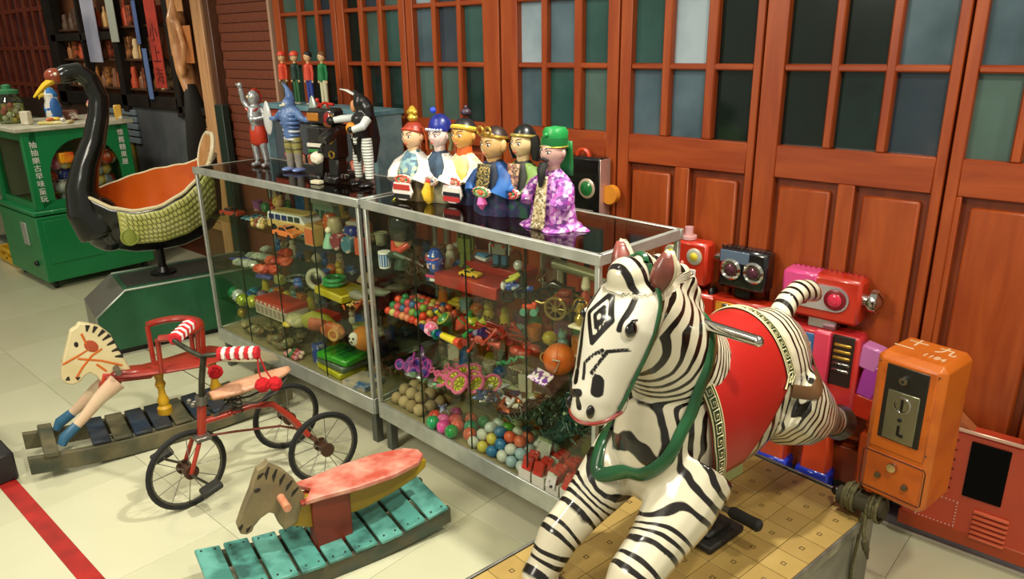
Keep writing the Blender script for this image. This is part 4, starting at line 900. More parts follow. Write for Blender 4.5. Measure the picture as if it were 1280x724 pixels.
MB().cyl((0, -.12, .105), (0, .12, .105), .009, .009, 12).build('foot_bar', mat('#7a766c', .3, .8), z)
for s_ in (-1, 1): MB().lathe([(.013, 0), (.017, .01), (.016, .06), (.018, .085), (.012, .092)], (0, s_*.075, .105), 12, (R(-90*s_), 0, 0)).build('foot_peg', mat('#161514', .8), z)
# ================================================================ coin box and rope
cb = thing('coin_box', 'worn orange metal coin box with a coin slot and white hand painted figures', 'coin box', (-.398, 2.075, .312), R(-PA-2))
OC = mat('#cc6a1c', .4, 0, '#b0501a', 9, .6, .12, .12, 30, .1)
bw_, bd, bh, zb = .178, .17, .43, .065
MB().box((0, 0, zb+bh/2), (bw_, bd, bh), b=.016).build('casing', OC, cb, bev=.003)
MB().box((0, -bd/2-.001, zb+bh*.66), (bw_-.035, .006, bh*.60), b=.003).build('coin_panel', mat('#c8651a', .4, 0, '#a84c16', 12, .62, .1), cb)
MB().box((.0, -bd/2-.004, zb+bh*.69), (.108, .006, bh*.50), b=.002).build('slot_plate', mat('#191713', .4), cb)
cp = MB().box((.0, -bd/2-.008, zb+bh*.615), (.082, .005, bh*.33), b=.0015).build('coin_mechanism', mat('#8f9078', .25, .8), cb)
MB().torus((0, -bd/2-.011, zb+bh*.70), .021, .003, 24, 6, (R(90), 0, 0)).build('slot_ring', CHROME, cp)
MB().box((0, -bd/2-.012, zb+bh*.70), (.005, .004, .032)).build('coin_slot', BLACK, cp); MB().ball((0, -bd/2-.011, zb+bh*.60), (.006, .003, .006)).build('return_button', BLACK, cp); MB().box((0, -bd/2-.011, zb+bh*.53), (.006, .004, .03)).box((.008, -bd/2-.011, zb+bh*.50), (.012, .004, .008)).build('return_slot', BLACK, cp)
lk = MB().cyl((-.005, -bd/2-.004, zb+bh*.86), (-.005, -bd/2-.016, zb+bh*.86), .012, .011, 18).build('lock', CHROME, cb); MB().box((-.005, -bd/2-.017, zb+bh*.86), (.003, .002, .010)).build('keyhole', BLACK, lk)
MB().box((0, -bd/2-.002, zb+bh*.185), (bw_-.03, .007, bh*.295), b=.003).build('cash_door', mat('#c4601a', .4, 0, '#a84a16', 12, .6, .12), cb, bev=.002)
MB().tube([(-.078, -bd/2-.006, zb+.028), (.078, -bd/2-.006, zb+.028), (.083, -bd/2-.006, zb+.034), (.083, -bd/2-.006, zb+.132), (.077, -bd/2-.006, zb+.14), (-.077, -bd/2-.006, zb+.14), (-.083, -bd/2-.006, zb+.134), (-.083, -bd/2-.006, zb+.034)], .0016, 6, closed=True).build('door_gasket', mat('#3a160a', .6), cb)
MB().cyl((.0, -bd/2-.004, zb+.115), (.0, -bd/2-.018, zb+.115), .014, .012, 18).build('lock', CHROME, cb)
for x, zz in ((-.035, .075), (.038, .070)): MB().cyl((x, -bd/2-.004, zb+zz), (x, -bd/2-.014, zb+zz), .009, .008, 12).build('bolt', mat('#6a5a44', .4, .6), cb)
for x in (-.075, .075):
    for zz in (.42, .94): MB().ball((x, -bd/2-.003, zb+bh*zz), (.003, .002, .003), 8, 6).build('screw', mat('#5a3a20', .5), cb)
PW = mat('#e0c8a4', .6)
text('十', .055, PW, cb, (-.038, .035, zb+bh+.0006), (0, 0, 0)); text('一', .055, PW, cb, (-.052, -.018, zb+bh+.0006), (0, 0, 0)); text('九', .055, PW, cb, (.040, .030, zb+bh+.0006), (0, 0, 0)); text('1184', .030, PW, cb, (.032, -.030, zb+bh+.0006), (0, 0, R(-6)))
MB().tube([(-.06, -.03, -.02), (-.055, -.03, .03), (-.03, -.02, .07)], .017, 12).box((-.03, -.02, .06), (.08, .06, .012), b=.002).build('mounting_arm', mat('#3a3630', .5, .5), cb)
rp_ = thing('rope_coil', 'olive rope wound tightly round the coin box arm with a loose end hanging', 'rope', (-.485, 2.035, .30), R(-PA))
RP = mat('#6f6844', .85, 0, '#565034', 60, bump=.5, bscale=200)
q = []
for k in range(150):
    a = k*.50; x = -.045+.105*(k/150); r_ = .030+.010*sin(k*.06)+.006*sin(a*.37); q.append((x, cos(a)*r_-.01, sin(a)*r_+.035))
MB().tube(q, .0050, 6).build('wound_rope', RP, rp_)
MB().tube([(-.06, -.02, .03), (.07, -.02, .045)], .028, 10).build('rope_core', mat('#3f3a28', .9), rp_)
MB().tube([(.03, -.045, .02), (.035, -.055, -.03), (.045, -.06, -.06)], .0055, 6).tube([(.02, -.04, .02), (.022, -.05, -.06), (.018, -.055, -.16), (.02, -.05, -.27)], .0045, 6).build('loose_end', RP, rp_)
MB().tube([(.043, -.06, -.055), (.052, -.06, -.08)], .010, 8).tube([(.052, -.06, -.08), (.060, -.062, -.105)], [.008, .003], 8).build('knot', mat('#4a442c', .9), rp_)
MB().ball((-.075, -.01, .03), .014, 10, 8).build('plug_end', BLACK, rp_)

# ================================================================ big tin robots in front of the doors
RR = mat('#c4301a', .3, 0, '#a82614', 6, .6, .2, coat=.3); RRd = mat('#8f2412', .35); RPk = mat('#d8488a', .3, coat=.3); MAG = mat('#a840a8', .3, coat=.3)
def bx(t, n, m, c, d, b=.004, rot=(0, 0, 0), **k): return MB().box(c, d, rot, b=b, **k).build(n, m, t)
FY = 2.475
# red robot with round lamp eyes
r = thing('toy_robot', 'red tin robot with round yellow eyes and a white mouth bar by the door', 'robot', (-1.325, FY, .045))
h_ = bx(r, 'head', RR, (0, 0, .755), (.195, .075, .165), .010)
for x in (-.048, .048):
    e_ = MB().lathe([(.030, 0), (.032, .004), (.026, .008)], (0, 0, 0), 20).build('eye', mat('#c8c4b4', .3, .3), h_, (x, -.036, .785), (R(90), 0, 0)); MB().lathe([(.018, .006), (.012, .012), (0, .014)], n=16).build('lamp', mat('#d8c83a', .3), e_)
MB().box((0, -.040, .717), (.115, .006, .036), b=.002).build('mouth_bar', mat('#dcd4cc', .4), h_); MB().ball((0, -.040, .752), (.007, .006, .010), 8, 6).build('nose', mat('#e8a090', .4), h_)
MB().cyl((0, 0, .84), (0, 0, .852), .030, .030, 16).cyl((0, 0, .85), (0, 0, .885), .016, .016, 14).build('cap', mat('#d8a8a8', .3), h_)
bx(r, 'neck', RRd, (0, 0, .66), (.09, .05, .035)); bx(r, 'body', RR, (0, 0, .48), (.30, .075, .33), .012)
for x in (-.062, .045):
    p_ = bx(r, 'dial_panel', mat('#3c78a8', .3), (x, -.040, .545), (.088, .006, .135), .002)
    MB().box((x, -.044, .575), (.062, .004, .050), b=.001).build('gauge', mat('#a8c49a', .4), p_); MB().torus((x, -.047, .565), .018, .002, 14, 4, (R(90), 0, 0), .5).build('gauge_arc', BLACK, p_)
    MB().prism([(-.022, 0), (.022, 0), (0, -.036)], .004, (x, -.045, .530)).build('warning_mark', mat('#d87a2a', .4), p_)
for x in (-.07, .07): bx(r, 'leg', RR, (x, 0, .20), (.10, .07, .26), .008); bx(r, 'foot', mat('#2038b0', .3, coat=.3), (x, -.005, .035), (.11, .08, .07), .01)
for s_ in (-1, 1): bx(r, 'arm', RRd, (s_*.164, 0, .52), (.030, .055, .22), .01)
# black goggle-headed robot with a yellow body
r = thing('toy_robot', 'robot with a black goggle head and yellow red chest behind the zebra saddle', 'robot', (-1.09, FY, .045))
h_ = bx(r, 'head', mat('#121318', .2, coat=.4), (0, 0, .765), (.185, .075, .150), .012)
MB().box((-.03, -.036, .81), (.11, .006, .045), b=.002).build('visor', mat('#5a6a80', .15), h_)
for x in (-.040, .046):
    e_ = MB().lathe([(.036, 0), (.040, .006), (.032, .014), (.026, .008)], n=22).build('goggle', CHROME, h_, (x, -.038, .765), (R(90), 0, 0)); MB().lathe([(.026, .006), (.018, .010), (.008, .018)], n=16).build('lens', mat('#5a3040', .1, .3), e_)
for k in range(12): MB().ball((-.085+.0155*k, -.02, .842), .005, 6, 5).build('rivet', BLACK, h_)
MB().cyl((-.095, 0, .79), (-.12, 0, .79), .022, .016, 14).build('ear_knob', CHROME, h_)
bx(r, 'neck', BLACK, (0, 0, .68), (.06, .04, .05)); bx(r, 'body', mat('#b82c14', .35), (0, 0, .47), (.22, .075, .36), .01)
for x in (-.048, .048):
    p_ = bx(r, 'chest_panel', mat('#d8982c', .3, 0, '#b8541c', 18, .6, .08), (x, -.040, .56), (.078, .006, .150), .002)
    MB().ball((x, -.044, .625), (.014, .006, .008), 10, 6).build('knob', CHROME, p_)
    for zz in (.545, .515): MB().box((x, -.045, zz), (.05, .004, .012), b=.001).build('slot', mat('#e0c05a', .4), p_)
bx(r, 'arm', BLACK, (-.122, 0, .60), (.024, .05, .14), .01); bx(r, 'arm', mat('#b82c14', .35), (.13, 0, .52), (.03, .05, .2), .01)
for x in (-.055, .055): bx(r, 'leg', mat('#b82c14', .35), (x, 0, .19), (.09, .06, .22), .008); bx(r, 'foot', mat('#2038b0', .3, coat=.3), (x, -.005, .035), (.10, .075, .07), .01)
# pink and red cassette robot
r = thing('toy_robot', 'large pink and red robot with cassette chest and blue feet behind the zebra tail', 'robot', (-.825, FY, .045), R(0), None, .95)
h_ = bx(r, 'head', RR, (.02, 0, .765), (.27, .09, .165), .012); MB().box((-.055, -.003, .782), (.125, .092, .135), b=.01).build('head_cheek', RPk, h_)
vis = MB(); n0 = 14; pts = [(-.045+cos(R(90+180*k/n0))*.045, .77+sin(R(90+180*k/n0))*.045) for k in range(n0+1)]+[(.075+cos(R(-90+180*k/n0))*.045, .77+sin(R(-90+180*k/n0))*.045) for k in range(n0+1)]
vis.prism(pts, .008, (0, -.050, 0)).build('eye_plate', mat('#c4bcc4', .2, .7), h_)
for x in (-.045, .075):
    e_ = MB().lathe([(.036, 0), (.038, .004), (.030, .008)], n=22).build('eye_ring', mat('#7a1420', .3), h_, (x, -.053, .77), (R(90), 0, 0)); MB().lathe([(.026, .006), (.020, .012), (.008, .014), (0, .014)], n=18).build('lens', mat('#d83050', .15, coat=.5), e_)
for k in range(14): MB().cyl((-.10+.0185*k, .02, .845), (-.10+.0185*k, .02, .856), .004, .003, 6).build('stud', mat('#8f2030', .4), h_)
MB().cyl((.155, 0, .775), (.17, 0, .775), .022, .022, 16).lathe([(.036, 0), (.042, .012), (.040, .03), (.02, .045), (0, .048)], (.17, 0, .775), 18, (0, R(90), 0)).build('ear_lamp', CHROME, h_)
bx(r, 'neck', mat('#a8a0a8', .2, .8), (.03, 0, .665), (.10, .05, .04)); bx(r, 'body', mat('#c82e28', .3, 0, '#b02450', 3, .6, .1, coat=.3), (.02, 0, .465), (.31, .09, .36), .010)
p_ = bx(r, 'cassette_window', mat('#3a6ea8', .25), (-.05, -.046, .575), (.15, .006, .105), .002)
MB().prism([(-.06, -.025), (.06, -.025), (.06, .02), (-.06, .02)], .004, (-.05, -.050, .575)).build('cassette', mat('#d8b8a0', .4), p_)
for x in (-.08, -.02): MB().torus((x, -.053, .573), .014, .004, 16, 6, (R(90), 0, 0)).build('reel', mat('#b05828', .4), p_)
p_ = bx(r, 'control_panel', mat('#6a5aa0', .3, 0, '#c8c4d0', 30, .6, .05), (-.05, -.046, .475), (.15, .006, .075), .002)
for x in (-.09, -.055, -.02): MB().box((x, -.050, .478), (.018, .004, .022), b=.001).build('button', mat('#2a2438', .4), p_)
bx(r, 'door_flap', mat('#d83a5a', .3, coat=.3), (.055, -.062, .53), (.055, .03, .24), .004)
g_ = bx(r, 'grille', mat('#2a1a14', .5), (.12, -.046, .55), (.075, .008, .19), .003)
for k in range(5): MB().box((.12, -.052, .61-k*.024), (.060, .008, .012), b=.003).build('bar', GOLD if k < 3 else CHROME, g_)
d_ = bx(r, 'dial_plate', mat('#b8a8b0', .3, .4), (-.02, -.046, .345), (.17, .006, .065), .004)
for x in (-.075, -.02, .035): MB().lathe([(.020, 0), (.022, .006), (.012, .014), (0, .015)], n=16).build('dial', mat('#b8489a', .2, coat=.5), d_, (x, -.05, .345), (R(90), 0, 0))
a_ = MB().box((.205, 0, .575), (.075, .06, .09), (0, R(12), 0), b=.008).build('shoulder', mat('#c878b8', .3, coat=.3), r); MB().box((.215, -.002, .49), (.065, .055, .13), (0, R(12), 0), b=.008).build('arm', MAG, r); MB().box((.20, 0, .39), (.085, .06, .09), (0, R(8), 0), b=.008).build('forearm', RR, r)
for x in (-.155,): bx(r, 'arm', RR, (x, 0, .48), (.04, .06, .25), .01)
for x in (-.115, .045):
    bx(r, 'leg', mat('#d84a24', .3, coat=.3), (x+.02, 0, .175), (.105, .075, .24), .008, tx=.8); bx(r, 'foot', mat('#1c34b8', .25, coat=.4), (x+.02, -.005, .042), (.125, .085, .085), .008)
# black box robot behind the puppets, standing on the ledge (only its face shows above the case)
r = thing('toy_robot', 'black box robot with one red and one green lens behind the puppets', 'robot', (-1.835, FY, .045))
h_ = bx(r, 'head', mat('#0d0b0c', .25, coat=.4), (.01, 0, .975), (.225, .07, .27), .01)
MB().box((.125, -.005, .97), (.004, .07, .27), b=.001).build('edge_strip', mat('#c8a8a0', .3, .5), h_)
for x, c in ((-.055, '#b03018'), (.06, '#1f6a34')):
    e_ = MB().lathe([(.038, 0), (.041, .004), (.036, .007)], n=24).build('lens_ring', mat('#d0b8a0', .3, .5), h_, (x, -.036, .985), (R(90), 0, 0)); MB().lathe([(.034, .004), (.024, .012), (0, .015)], n=20).build('lens', mat(c, .15, coat=.5), e_)
MB().tube([(.09, -.037, .83), (.09, -.037, .895), (-.10, -.037, .895), (-.10, -.037, .83)], .002, 5).build('mouth_frame', mat('#c8b8a8', .3, .5), h_)
MB().tube([(.012+cos(R(180*k/8))*.03, 0, 1.105+sin(R(180*k/8))*.03) for k in range(9)], .009, 6).build('top_handle', mat('#c8401c', .3), h_)
bx(r, 'body', mat('#0d0b0c', .3), (0, 0, .62), (.24, .07, .40), .012)
MB().cyl((.15, -.015, .965), (.15, .015, .965), .038, .038, 20).build('side_lamp', mat('#d88a2c', .35), r)
for x in (-.07, .07): bx(r, 'leg', BLACK, (x, 0, .23), (.09, .06, .38), .008); bx(r, 'foot', BLACK, (x, -.005, .02), (.10, .08, .04), .006)
# red vent panel robot lying at right
r = thing('toy_robot', 'red tin machine with louvre vents, rivets and a black window behind the coin box', 'robot', (-.22, FY, .045))
bx(r, 'body', mat('#c4462a', .35, 0, '#b03a22', 6, .6, .2, coat=.2), (.12, 0, .20), (.74, .07, .38), .010); bx(r, 'lower_strip', mat('#a8401c', .4), (.12, -.002, .025), (.74, .074, .05), .004)
bx(r, 'window', mat('#0a0909', .85, spec=.1), (-.030, -.037, .272), (.105, .008, .19), .002)
MB().prism([(-.24, .385), (-.08, .385), (-.24, .52)], .05).build('shoulder_plate', mat('#a8623a', .4), r)
MB().cyl((.05, 0, .41), (.42, 0, .40), .035, .035, 14).build('barrel', mat('#3a2018', .4), r)
MB().box((-.09, -.037, .395), (.28, .006, .012), b=.002).build('top_bead', mat('#d8b0a0', .3, .4), r)
for cx in (.005, .20, .37):
    for k in range(6): MB().box((cx, -.040, .135-k*.018), (.095, .012, .009), (R(25), 0, 0), b=.002).build('louvre', mat('#d86848', .3, .2), r)
for cx in (-.145,):
    for k in range(11):
        for (x, zz) in ((cx-.055+.011*k, .145), (cx-.055+.011*k, .055)): MB().ball((x, -.036, zz), .0028, 6, 4).build('rivet', mat('#e0b8a8', .3, .4), r)
    for k in range(8):
        for x in (cx-.055, cx+.055): MB().ball((x, -.036, .06+.0115*k), .0028, 6, 4).build('rivet', mat('#e0b8a8', .3, .4), r)
for k in range(12): MB().ball((-.16+.0*k+(k % 2)*.04, -.036, .17+.017*k), .0035, 6, 4).build('bolt', mat('#5a140c', .4), r)
MB().tube([(.10+.0, -.04, .33), (.45, -.04, .33)], .005, 6).build('pipe', mat('#d8b0a0', .3, .4), r)
MB().tube([(-.20+cos(t*.5)*.03, 0, .56+sin(t*.5)*.03) for t in range(-3, 6)], .003, 6).tube([(-.22, 0, .50), (-.20, 0, .535), (-.17, 0, .52)], .003, 6).build('wire_hook', mat('#b8a898', .3, .6), r)
r = thing('toy_robot', 'small orange robot with black slot eyes half hidden left of the coin box', 'robot', (-.565, FY, .045))
bx(r, 'head', mat('#c85a28', .35), (0, 0, .33), (.10, .06, .10), .02); bx(r, 'body', mat('#c8501c', .35), (0, 0, .17), (.12, .06, .22), .01); bx(r, 'foot', BLACK, (0, 0, .03), (.12, .07, .06), .008)
for zz in (.36, .255): bx(r, 'slot_eye', BLACK, (-.01, -.032, zz), (.035, .006, .018), .002)
# ================================================================ faces and puppets
def headfn(nose=.20, jaw=.30, brow=.05):
    def fn(d):
        x, y, z = d
        k = 1-jaw*max(0, -z)**1.6; xx, yy = x*k, y*(1-.10*max(0, -z))
        if y < 0:
            f = -y
            yy -= nose*exp(-(x/.13)**2-((z+.12)/.17)**2)*f; yy -= .06*exp(-(x/.22)**2-((z+.48)/.08)**2); yy -= brow*exp(-(x/.5)**2-((z-.24)/.09)**2)
            yy += .07*(exp(-((x-.34)/.16)**2-((z-.06)/.12)**2)+exp(-((x+.34)/.16)**2-((z-.06)/.12)**2))
            yy -= .08*exp(-(x/.2)**2-((z+.72)/.12)**2); yy -= .035*(exp(-((x-.45)/.2)**2-((z+.25)/.18)**2)+exp(-((x+.45)/.2)**2-((z+.25)/.18)**2))
        return (xx, yy, z)
    return fn
def face(par, c, s, skin, nose=.20, jaw=.30, brows='#15100c', lips='#b83028', blush=None, ears=True, ear_s=1, tilt=0, eyew='#ece6da', beard=None, rz=0):
    o = bpy.data.objects.new('head', None); C.objects.link(o); o.parent = par; o.location = c; o.rotation_euler = (tilt, 0, rz)
    hm = MB().ball((0, 0, 0), (s*.80, s*.86, s), 34, 26, fn=headfn(nose, jaw))
    if ears:
        for q in (-1, 1): hm.ball((q*s*.80, s*.10, -s*.02), (s*.13*ear_s, s*.16*ear_s, s*.24*ear_s), 10, 8)
    hm.cyl((0, s*.05, -s*1.35), (0, 0, -s*.6), s*.42, s*.45, 14); hm.build('face', mat(skin, .32, coat=.2), o, smooth=80)
    for q in (-1, 1):
        MB().ball((q*s*.30, -s*.775, s*.07), (s*.155, s*.05, s*.085), 14, 8, (0, 0, q*.28)).build('eye_white', mat(eyew, .3), o)
        MB().ball((q*s*.30, -s*.815, s*.07), (s*.07, s*.03, s*.075), 12, 8).build('pupil', BLACK, o)
        MB().tube([(q*s*.12, -s*.84, s*.15), (q*s*.30, -s*.83, s*.19), (q*s*.50, -s*.70, s*.14)], [(s*.015, s*.018), (s*.018, s*.024), (s*.01, s*.012)], 6).build('eyelid', BLACK, o)
        MB().tube([(q*s*.10, -s*.88, s*.26), (q*s*.30, -s*.84, s*.38), (q*s*.55, -s*.66, s*.36)], [(s*.02, s*.02), (s*.03, s*.035), (s*.01, s*.012)], 6).build('eyebrow', mat(brows, .5), o)
    MB().ball((0, -s*.86, -s*.47), (s*.17, s*.05, s*.055), 12, 8).build('lips', mat(lips, .3), o)
    return o
def puppet(loc, rz, label, Hh, robe, under, shawl, belly, tongue, tong_rim, headf, hat, sc_=1.0, drape=None, wide=1.0, lean=0):
    t = thing('glove_puppet', label, 'puppet', loc, rz, None, sc_)
    sz = .185
    rb = MB().lathe([(.070*wide, 0), (.072*wide, .02), (.066*wide, .07), (.058, .12), (.050, .16), (.034, .19), (.02, .205)], n=48, ysc=.72, wob=lambda a, k: 1+.07*(1-k)*sin(a*7+1)+.04*(1-k)*sin(a*11))
    rb.build('robe', robe, t, smooth=80)
    # sleeves
    for q in (-1, 1):
        MB().tube([(q*.028, 0, .178), (q*.055, -.012, .150), (q*.066, -.030, .112), (q*.058, -.045, .085)], [(.018, .016), (.024, .020), (.030, .020), (.034, .018)], 14).build('sleeve', shawl or under, t)
    if shawl: MB().lathe([(.062, .085), (.060, .12), (.052, .16), (.036, .192), (.021, .208)], n=40, ysc=.76, wob=lambda a, k: 1+.04*sin(a*9)).build('tunic', under, t, smooth=80)
    # open shawl over the shoulders
    def sh(a, b_):
        an = R(42)+a*R(276); r_ = .026+b_*.046+.005*sin(a*26)*b_; return V((sin(an+pi)*-r_*1.15*(1+.25*b_), cos(an+pi)*-r_*.85*-1, .198-b_*.085-.01*b_*b_))
    if shawl: MB().grid(sh, 34, 8).build('shawl', shawl, t, sol=.004, smooth=80)
    if belly:
        bo = MB().prism([(cos(R(20*k))*.036, sin(R(20*k))*.021*(1 if abs(cos(R(20*k))) < .9 else .6)) for k in range(18)], .010, (0, -.058, .092)).build('belt_medallion', mat('#d8c8b0', .5), t, bev=.002)
        MB().torus((0, -.0645, .092), .026, .003, 24, 6, (R(90), 0, 0), sq=.62).build('medallion_ring', mat(belly[0], .4), bo)
        MB().ball((0, -.064, .092), (.011, .006, .010), 12, 8).build('medallion_boss', mat(belly[1], .3), bo)
        for q in (-1, 1): MB().ball((q*.016, -.064, .094), (.005, .004, .005), 8, 6).build('medallion_eye', mat(belly[2], .3), bo)
        for k in range(12): MB().ball((cos(R(30*k))*.034, -.0635, .092+sin(R(30*k))*.019), .0026, 6, 5).build('bead', mat('#c84a3a', .3), bo)
    if tongue:
        def tp(w_, h0, h1, y0, th): return MB().prism([(-w_*.8, h0), (w_*.8, h0), (w_, (h0+h1)/2), (w_*.75, h1+.012), (w_*.3, h1), (-w_*.3, h1), (-w_*.75, h1+.012), (-w_, (h0+h1)/2)], th, (0, y0, 0))
        tr_ = tp(.043, .080, .008, -.066, .008).build('apron', mat(tong_rim, .6), t, bev=.002)
        zt = .074
        for c_, hh in tongue: MB().prism([(-.033, zt), (.033, zt), (.035, zt-hh+.002), (-.035, zt-hh+.002)], .003, (0, -.0715, 0)).build('apron_panel', mat(c_, .6), tr_); zt -= hh
    if drape: drape(t)
    n0 = set(t.children)
    for o in n0: o.scale = (1.13, 1.13, .88)
    headf(t); hat(t); k = 1.42; Pz = V((0, 0, .205))
    for o in t.children:
        if o not in n0: o.location = V((0, 0, .183))+(V(o.location)-Pz)*k; o.scale = (k, k, k)
    return t
def cap(par, s, m, c, sx=.86, sy=.92, sz=1.02, z0=.30):
    return MB().ball((c[0], c[1]+s*.07, c[2]+s*.12), (s*sx, s*sy, s*sz), 22, 14, fn=lambda d: (d[0], d[1], max(d[2], z0-.35 if d[1] > .1 else z0))).build('hair', m, par)
HZ = .238; HS = .034
def band(t, m, z=.262, r=.0315, th=.0035, til=0): MB().torus((0, .002, z-.007), r*.86, th*.85, 28, 8, (til, 0, 0), sq=1.02).build('headband', m, t)
NAVY = cells(['#1c2044', '#2a2850', '#1a2a4a', '#3a2850', '#243a48'], 70, .7); BROC = cells(['#5a7a8c', '#8ab0b4', '#4a6a7c', '#b0c4a8', '#6a8aa0'], 60, .5)
def P1h(t): face(t, (0, -.002, HZ), HS, '#dcb48c', brows='#1a1210')
def P1c(t):
    cap(t, HS, mat('#8a2c1a', .4), (0, 0, HZ)); band(t, mat('#a83a20', .4), .258, .031, .006, R(-15))
    MB().tube([(.030, .005, .262), (.036, .01, .235), (.033, .014, .205)], .0035, 8).build('side_cord', mat('#b04a20', .4), t); MB().tube([(-.030, .005, .262), (-.036, .01, .235), (-.033, .014, .205)], .0035, 8).build('side_cord', mat('#b04a20', .4), t)
    MB().lathe([(.010, 0), (.014, .008), (.009, .016), (.013, .024), (.005, .036), (0, .038)], (0, .002, .277), 14).ball((.010, 0, .298), .006).ball((-.010, 0, .298), .006).build('topknot', mat('#c8a83a', .3, .5), t)
def tail1(t): MB().ball((-.075, .02, .045), (.045, .035, .045), 18, 12).build('side_bustle', NAVY, t)
puppet((-2.105, 1.813, 1.050), R(8), 'puppet with red hair band and gold topknot, leftmost of the six glove puppets', .31, mat('#4a3a2c', .6, 0, '#6a5a34', 20), BROC, mat('#ddd6cc', .7, 0, '#c8c4c0', 12, .5, .2, .3, 40), ('#c83a2c', '#d86a4a', '#3a8a5a'), [('#b83428', .024), ('#e0dcd4', .016), ('#15130f', .020)], '#e4dcd4', P1h, P1c, drape=tail1)
def P2h(t): face(t, (0, -.002, HZ+.004), HS*.96, '#dcc4c0', brows='#1a2040', lips='#d03a4a', jaw=.38)
def P2c(t):
    cap(t, HS*.96, mat('#3a3628', .5), (0, 0, HZ+.004)); MB().lathe([(.0285, 0), (.030, .012), (.025, .028), (.012, .040), (0, .042)], (0, .004, .254), 20).build('cap', mat('#1a2a8a', .35, 0, '#14206a', 30), t)
    for k in range(7): MB().ball((-.024+.008*k, -.0215-.006*sin(k/6*pi), .258), .0038, 8, 6).build('pearl', mat('#c8d0e0', .2, .4), t)
    MB().ball((0, -.02, .306), .008, 10, 8).build('cap_jewel', mat('#2a4ad0', .2), t)
    for q in (-1, 1): MB().tube([(q*.03, .004, .25), (q*.035, .006, .225), (q*.03, .004, .205)], .006, 8).build('side_hair', mat('#6a6a4a', .5), t)
def P2d(t):
    MB().tube([(0, -.060, .085), (-.004, -.066, .05), (.002, -.066, .02), (0, -.060, .003)], [(.016, .010), (.026, .014), (.022, .012), (.012, .006)], 14).build('yellow_sash', mat('#d8b82c', .5, 0, '#c8a020', 20), t)
puppet((-2.005, 1.851, 1.050), R(6), 'pale puppet in a deep blue cap, white collar and yellow sash', .32, mat('#5a5a4a', .6, 0, '#8a8466', 18), mat('#1c2a3c', .6, 0, '#34506a', 20), mat('#e6e2dc', .7), ('#b8b0a8', '#c83a30', '#2a5a9a'), None, '#e4dcd4', P2h, P2c, drape=P2d)
def P3h(t): face(t, (0, -.002, HZ+.006), HS*1.08, '#d8a050', brows='#1a1008', lips='#b84a28'); MB().cyl((0, 0, .19), (0, 0, .225), .022, .018, 14).build('collar', mat('#c85a1c', .5), t)
def P3c(t): cap(t, HS*1.08, mat('#1a1a1c', .4), (0, 0, HZ+.008)); band(t, mat('#d8b83c', .4), .268, .0345, .007, R(-14)); MB().ball((0, .01, .300), (.014, .014, .010), 12, 8).ball((0, .01, .312), .005).build('topknot', mat('#3a2a3a', .4), t)
puppet((-1.913, 1.884, 1.050), R(5), 'orange faced puppet with a yellow headband and white yellow cape', .32, NAVY, mat('#c8b040', .6, 0, '#d8d0a0', 12), mat('#e2ddcf', .7, 0, '#c8b860', 14, .6, .1), ('#c83a2c', '#c87a6a', '#e0c8a8'), [('#e4e0d8', .022), ('#141220', .016), ('#b8282c', .022)], '#e8e0dc', P3h, P3c, wide=1.05)
def P4h(t): face(t, (0, -.004, HZ), HS*1.06, '#c8a068', nose=.14, jaw=.2, brows='#2a1c10', lips='#b85a48', ear_s=1.7)
def P4c(t): cap(t, HS*1.06, mat('#2a1810', .45), (0, .002, HZ+.002)); band(t, GOLD, .262, .034, .005, R(-10)); MB().torus((-.012, -.034, .272), .009, .003, 14, 6, (R(90), 0, 0)).torus((.012, -.034, .272), .009, .003, 14, 6, (R(90), 0, 0)).build('band_scroll', GOLD, t)
def P4d(t): MB().tube([(.004, -.064, .075), (.010, -.068, .05), (.004, -.064, .028)], [(.010, .004), (.016, .005), (.003, .003)], 10).build('pink_tassel', mat('#d0589a', .5), t); MB().grid(lambda a, b_: V(((a-.5)*.05, -.045-.012*b_, .195-.09*b_)), 6, 6).build('brocade_front', cells(['#2a2a20', '#7a6a3a', '#3a3a2c', '#a89050'], 160, .5), t, sol=.004)
puppet((-1.699, 1.812, 1.050), R(0), 'monkey faced puppet in a gold headband, brown cap and blue cape', .30, NAVY, mat('#1c2438', .6), mat('#1f5fa8', .6, 0, '#18407a', 14), ('#4a8a4a', '#d8683a', '#c8b86a'), None, '#e4dcd4', P4h, P4c, drape=P4d)
def P5h(t): face(t, (0, -.002, HZ+.004), HS, '#d8bc8c', brows='#14100c', lips='#c03a30', jaw=.35)
def P5c(t): cap(t, HS, mat('#101210', .3), (0, .002, HZ+.006), sz=1.12); band(t, mat('#9a8a4a', .35, .4), .266, .0325, .005, R(-8)); MB().tube([(.028, .004, .26), (.034, .008, .23), (.030, .008, .205)], [(.010, .012), (.014, .016), (.008, .01)], 10).build('side_hair', mat('#101210', .4), t); MB().tube([(-.028, .004, .26), (-.034, .008, .23), (-.030, .008, .205)], [(.010, .012), (.014, .016), (.008, .01)], 10).build('side_hair', mat('#101210', .4), t)
def P5d(t): MB().grid(lambda a, b_: V(((a-.5)*.045, -.042-.014*b_, .200-.09*b_)), 6, 6).build('brocade_front', cells(['#5a3a4a', '#8a5a4a', '#7a6a4a', '#c89a7a'], 150, .5), t, sol=.004)
puppet((-1.607, 1.852, 1.050), R(0), 'puppet with black bobbed hair, thin gold band and pale green cape', .31, cells(['#1c2044', '#22284c', '#1a2a4a', '#1f4a3a', '#2a2850'], 60, .7), mat('#2a2a24', .6), mat('#7f9a48', .6, 0, '#6a8a40', 14), ('#c83a4a', '#d8683a', '#3a8a4a'), None, '#d8d0a8', P5h, P5c, drape=P5d)
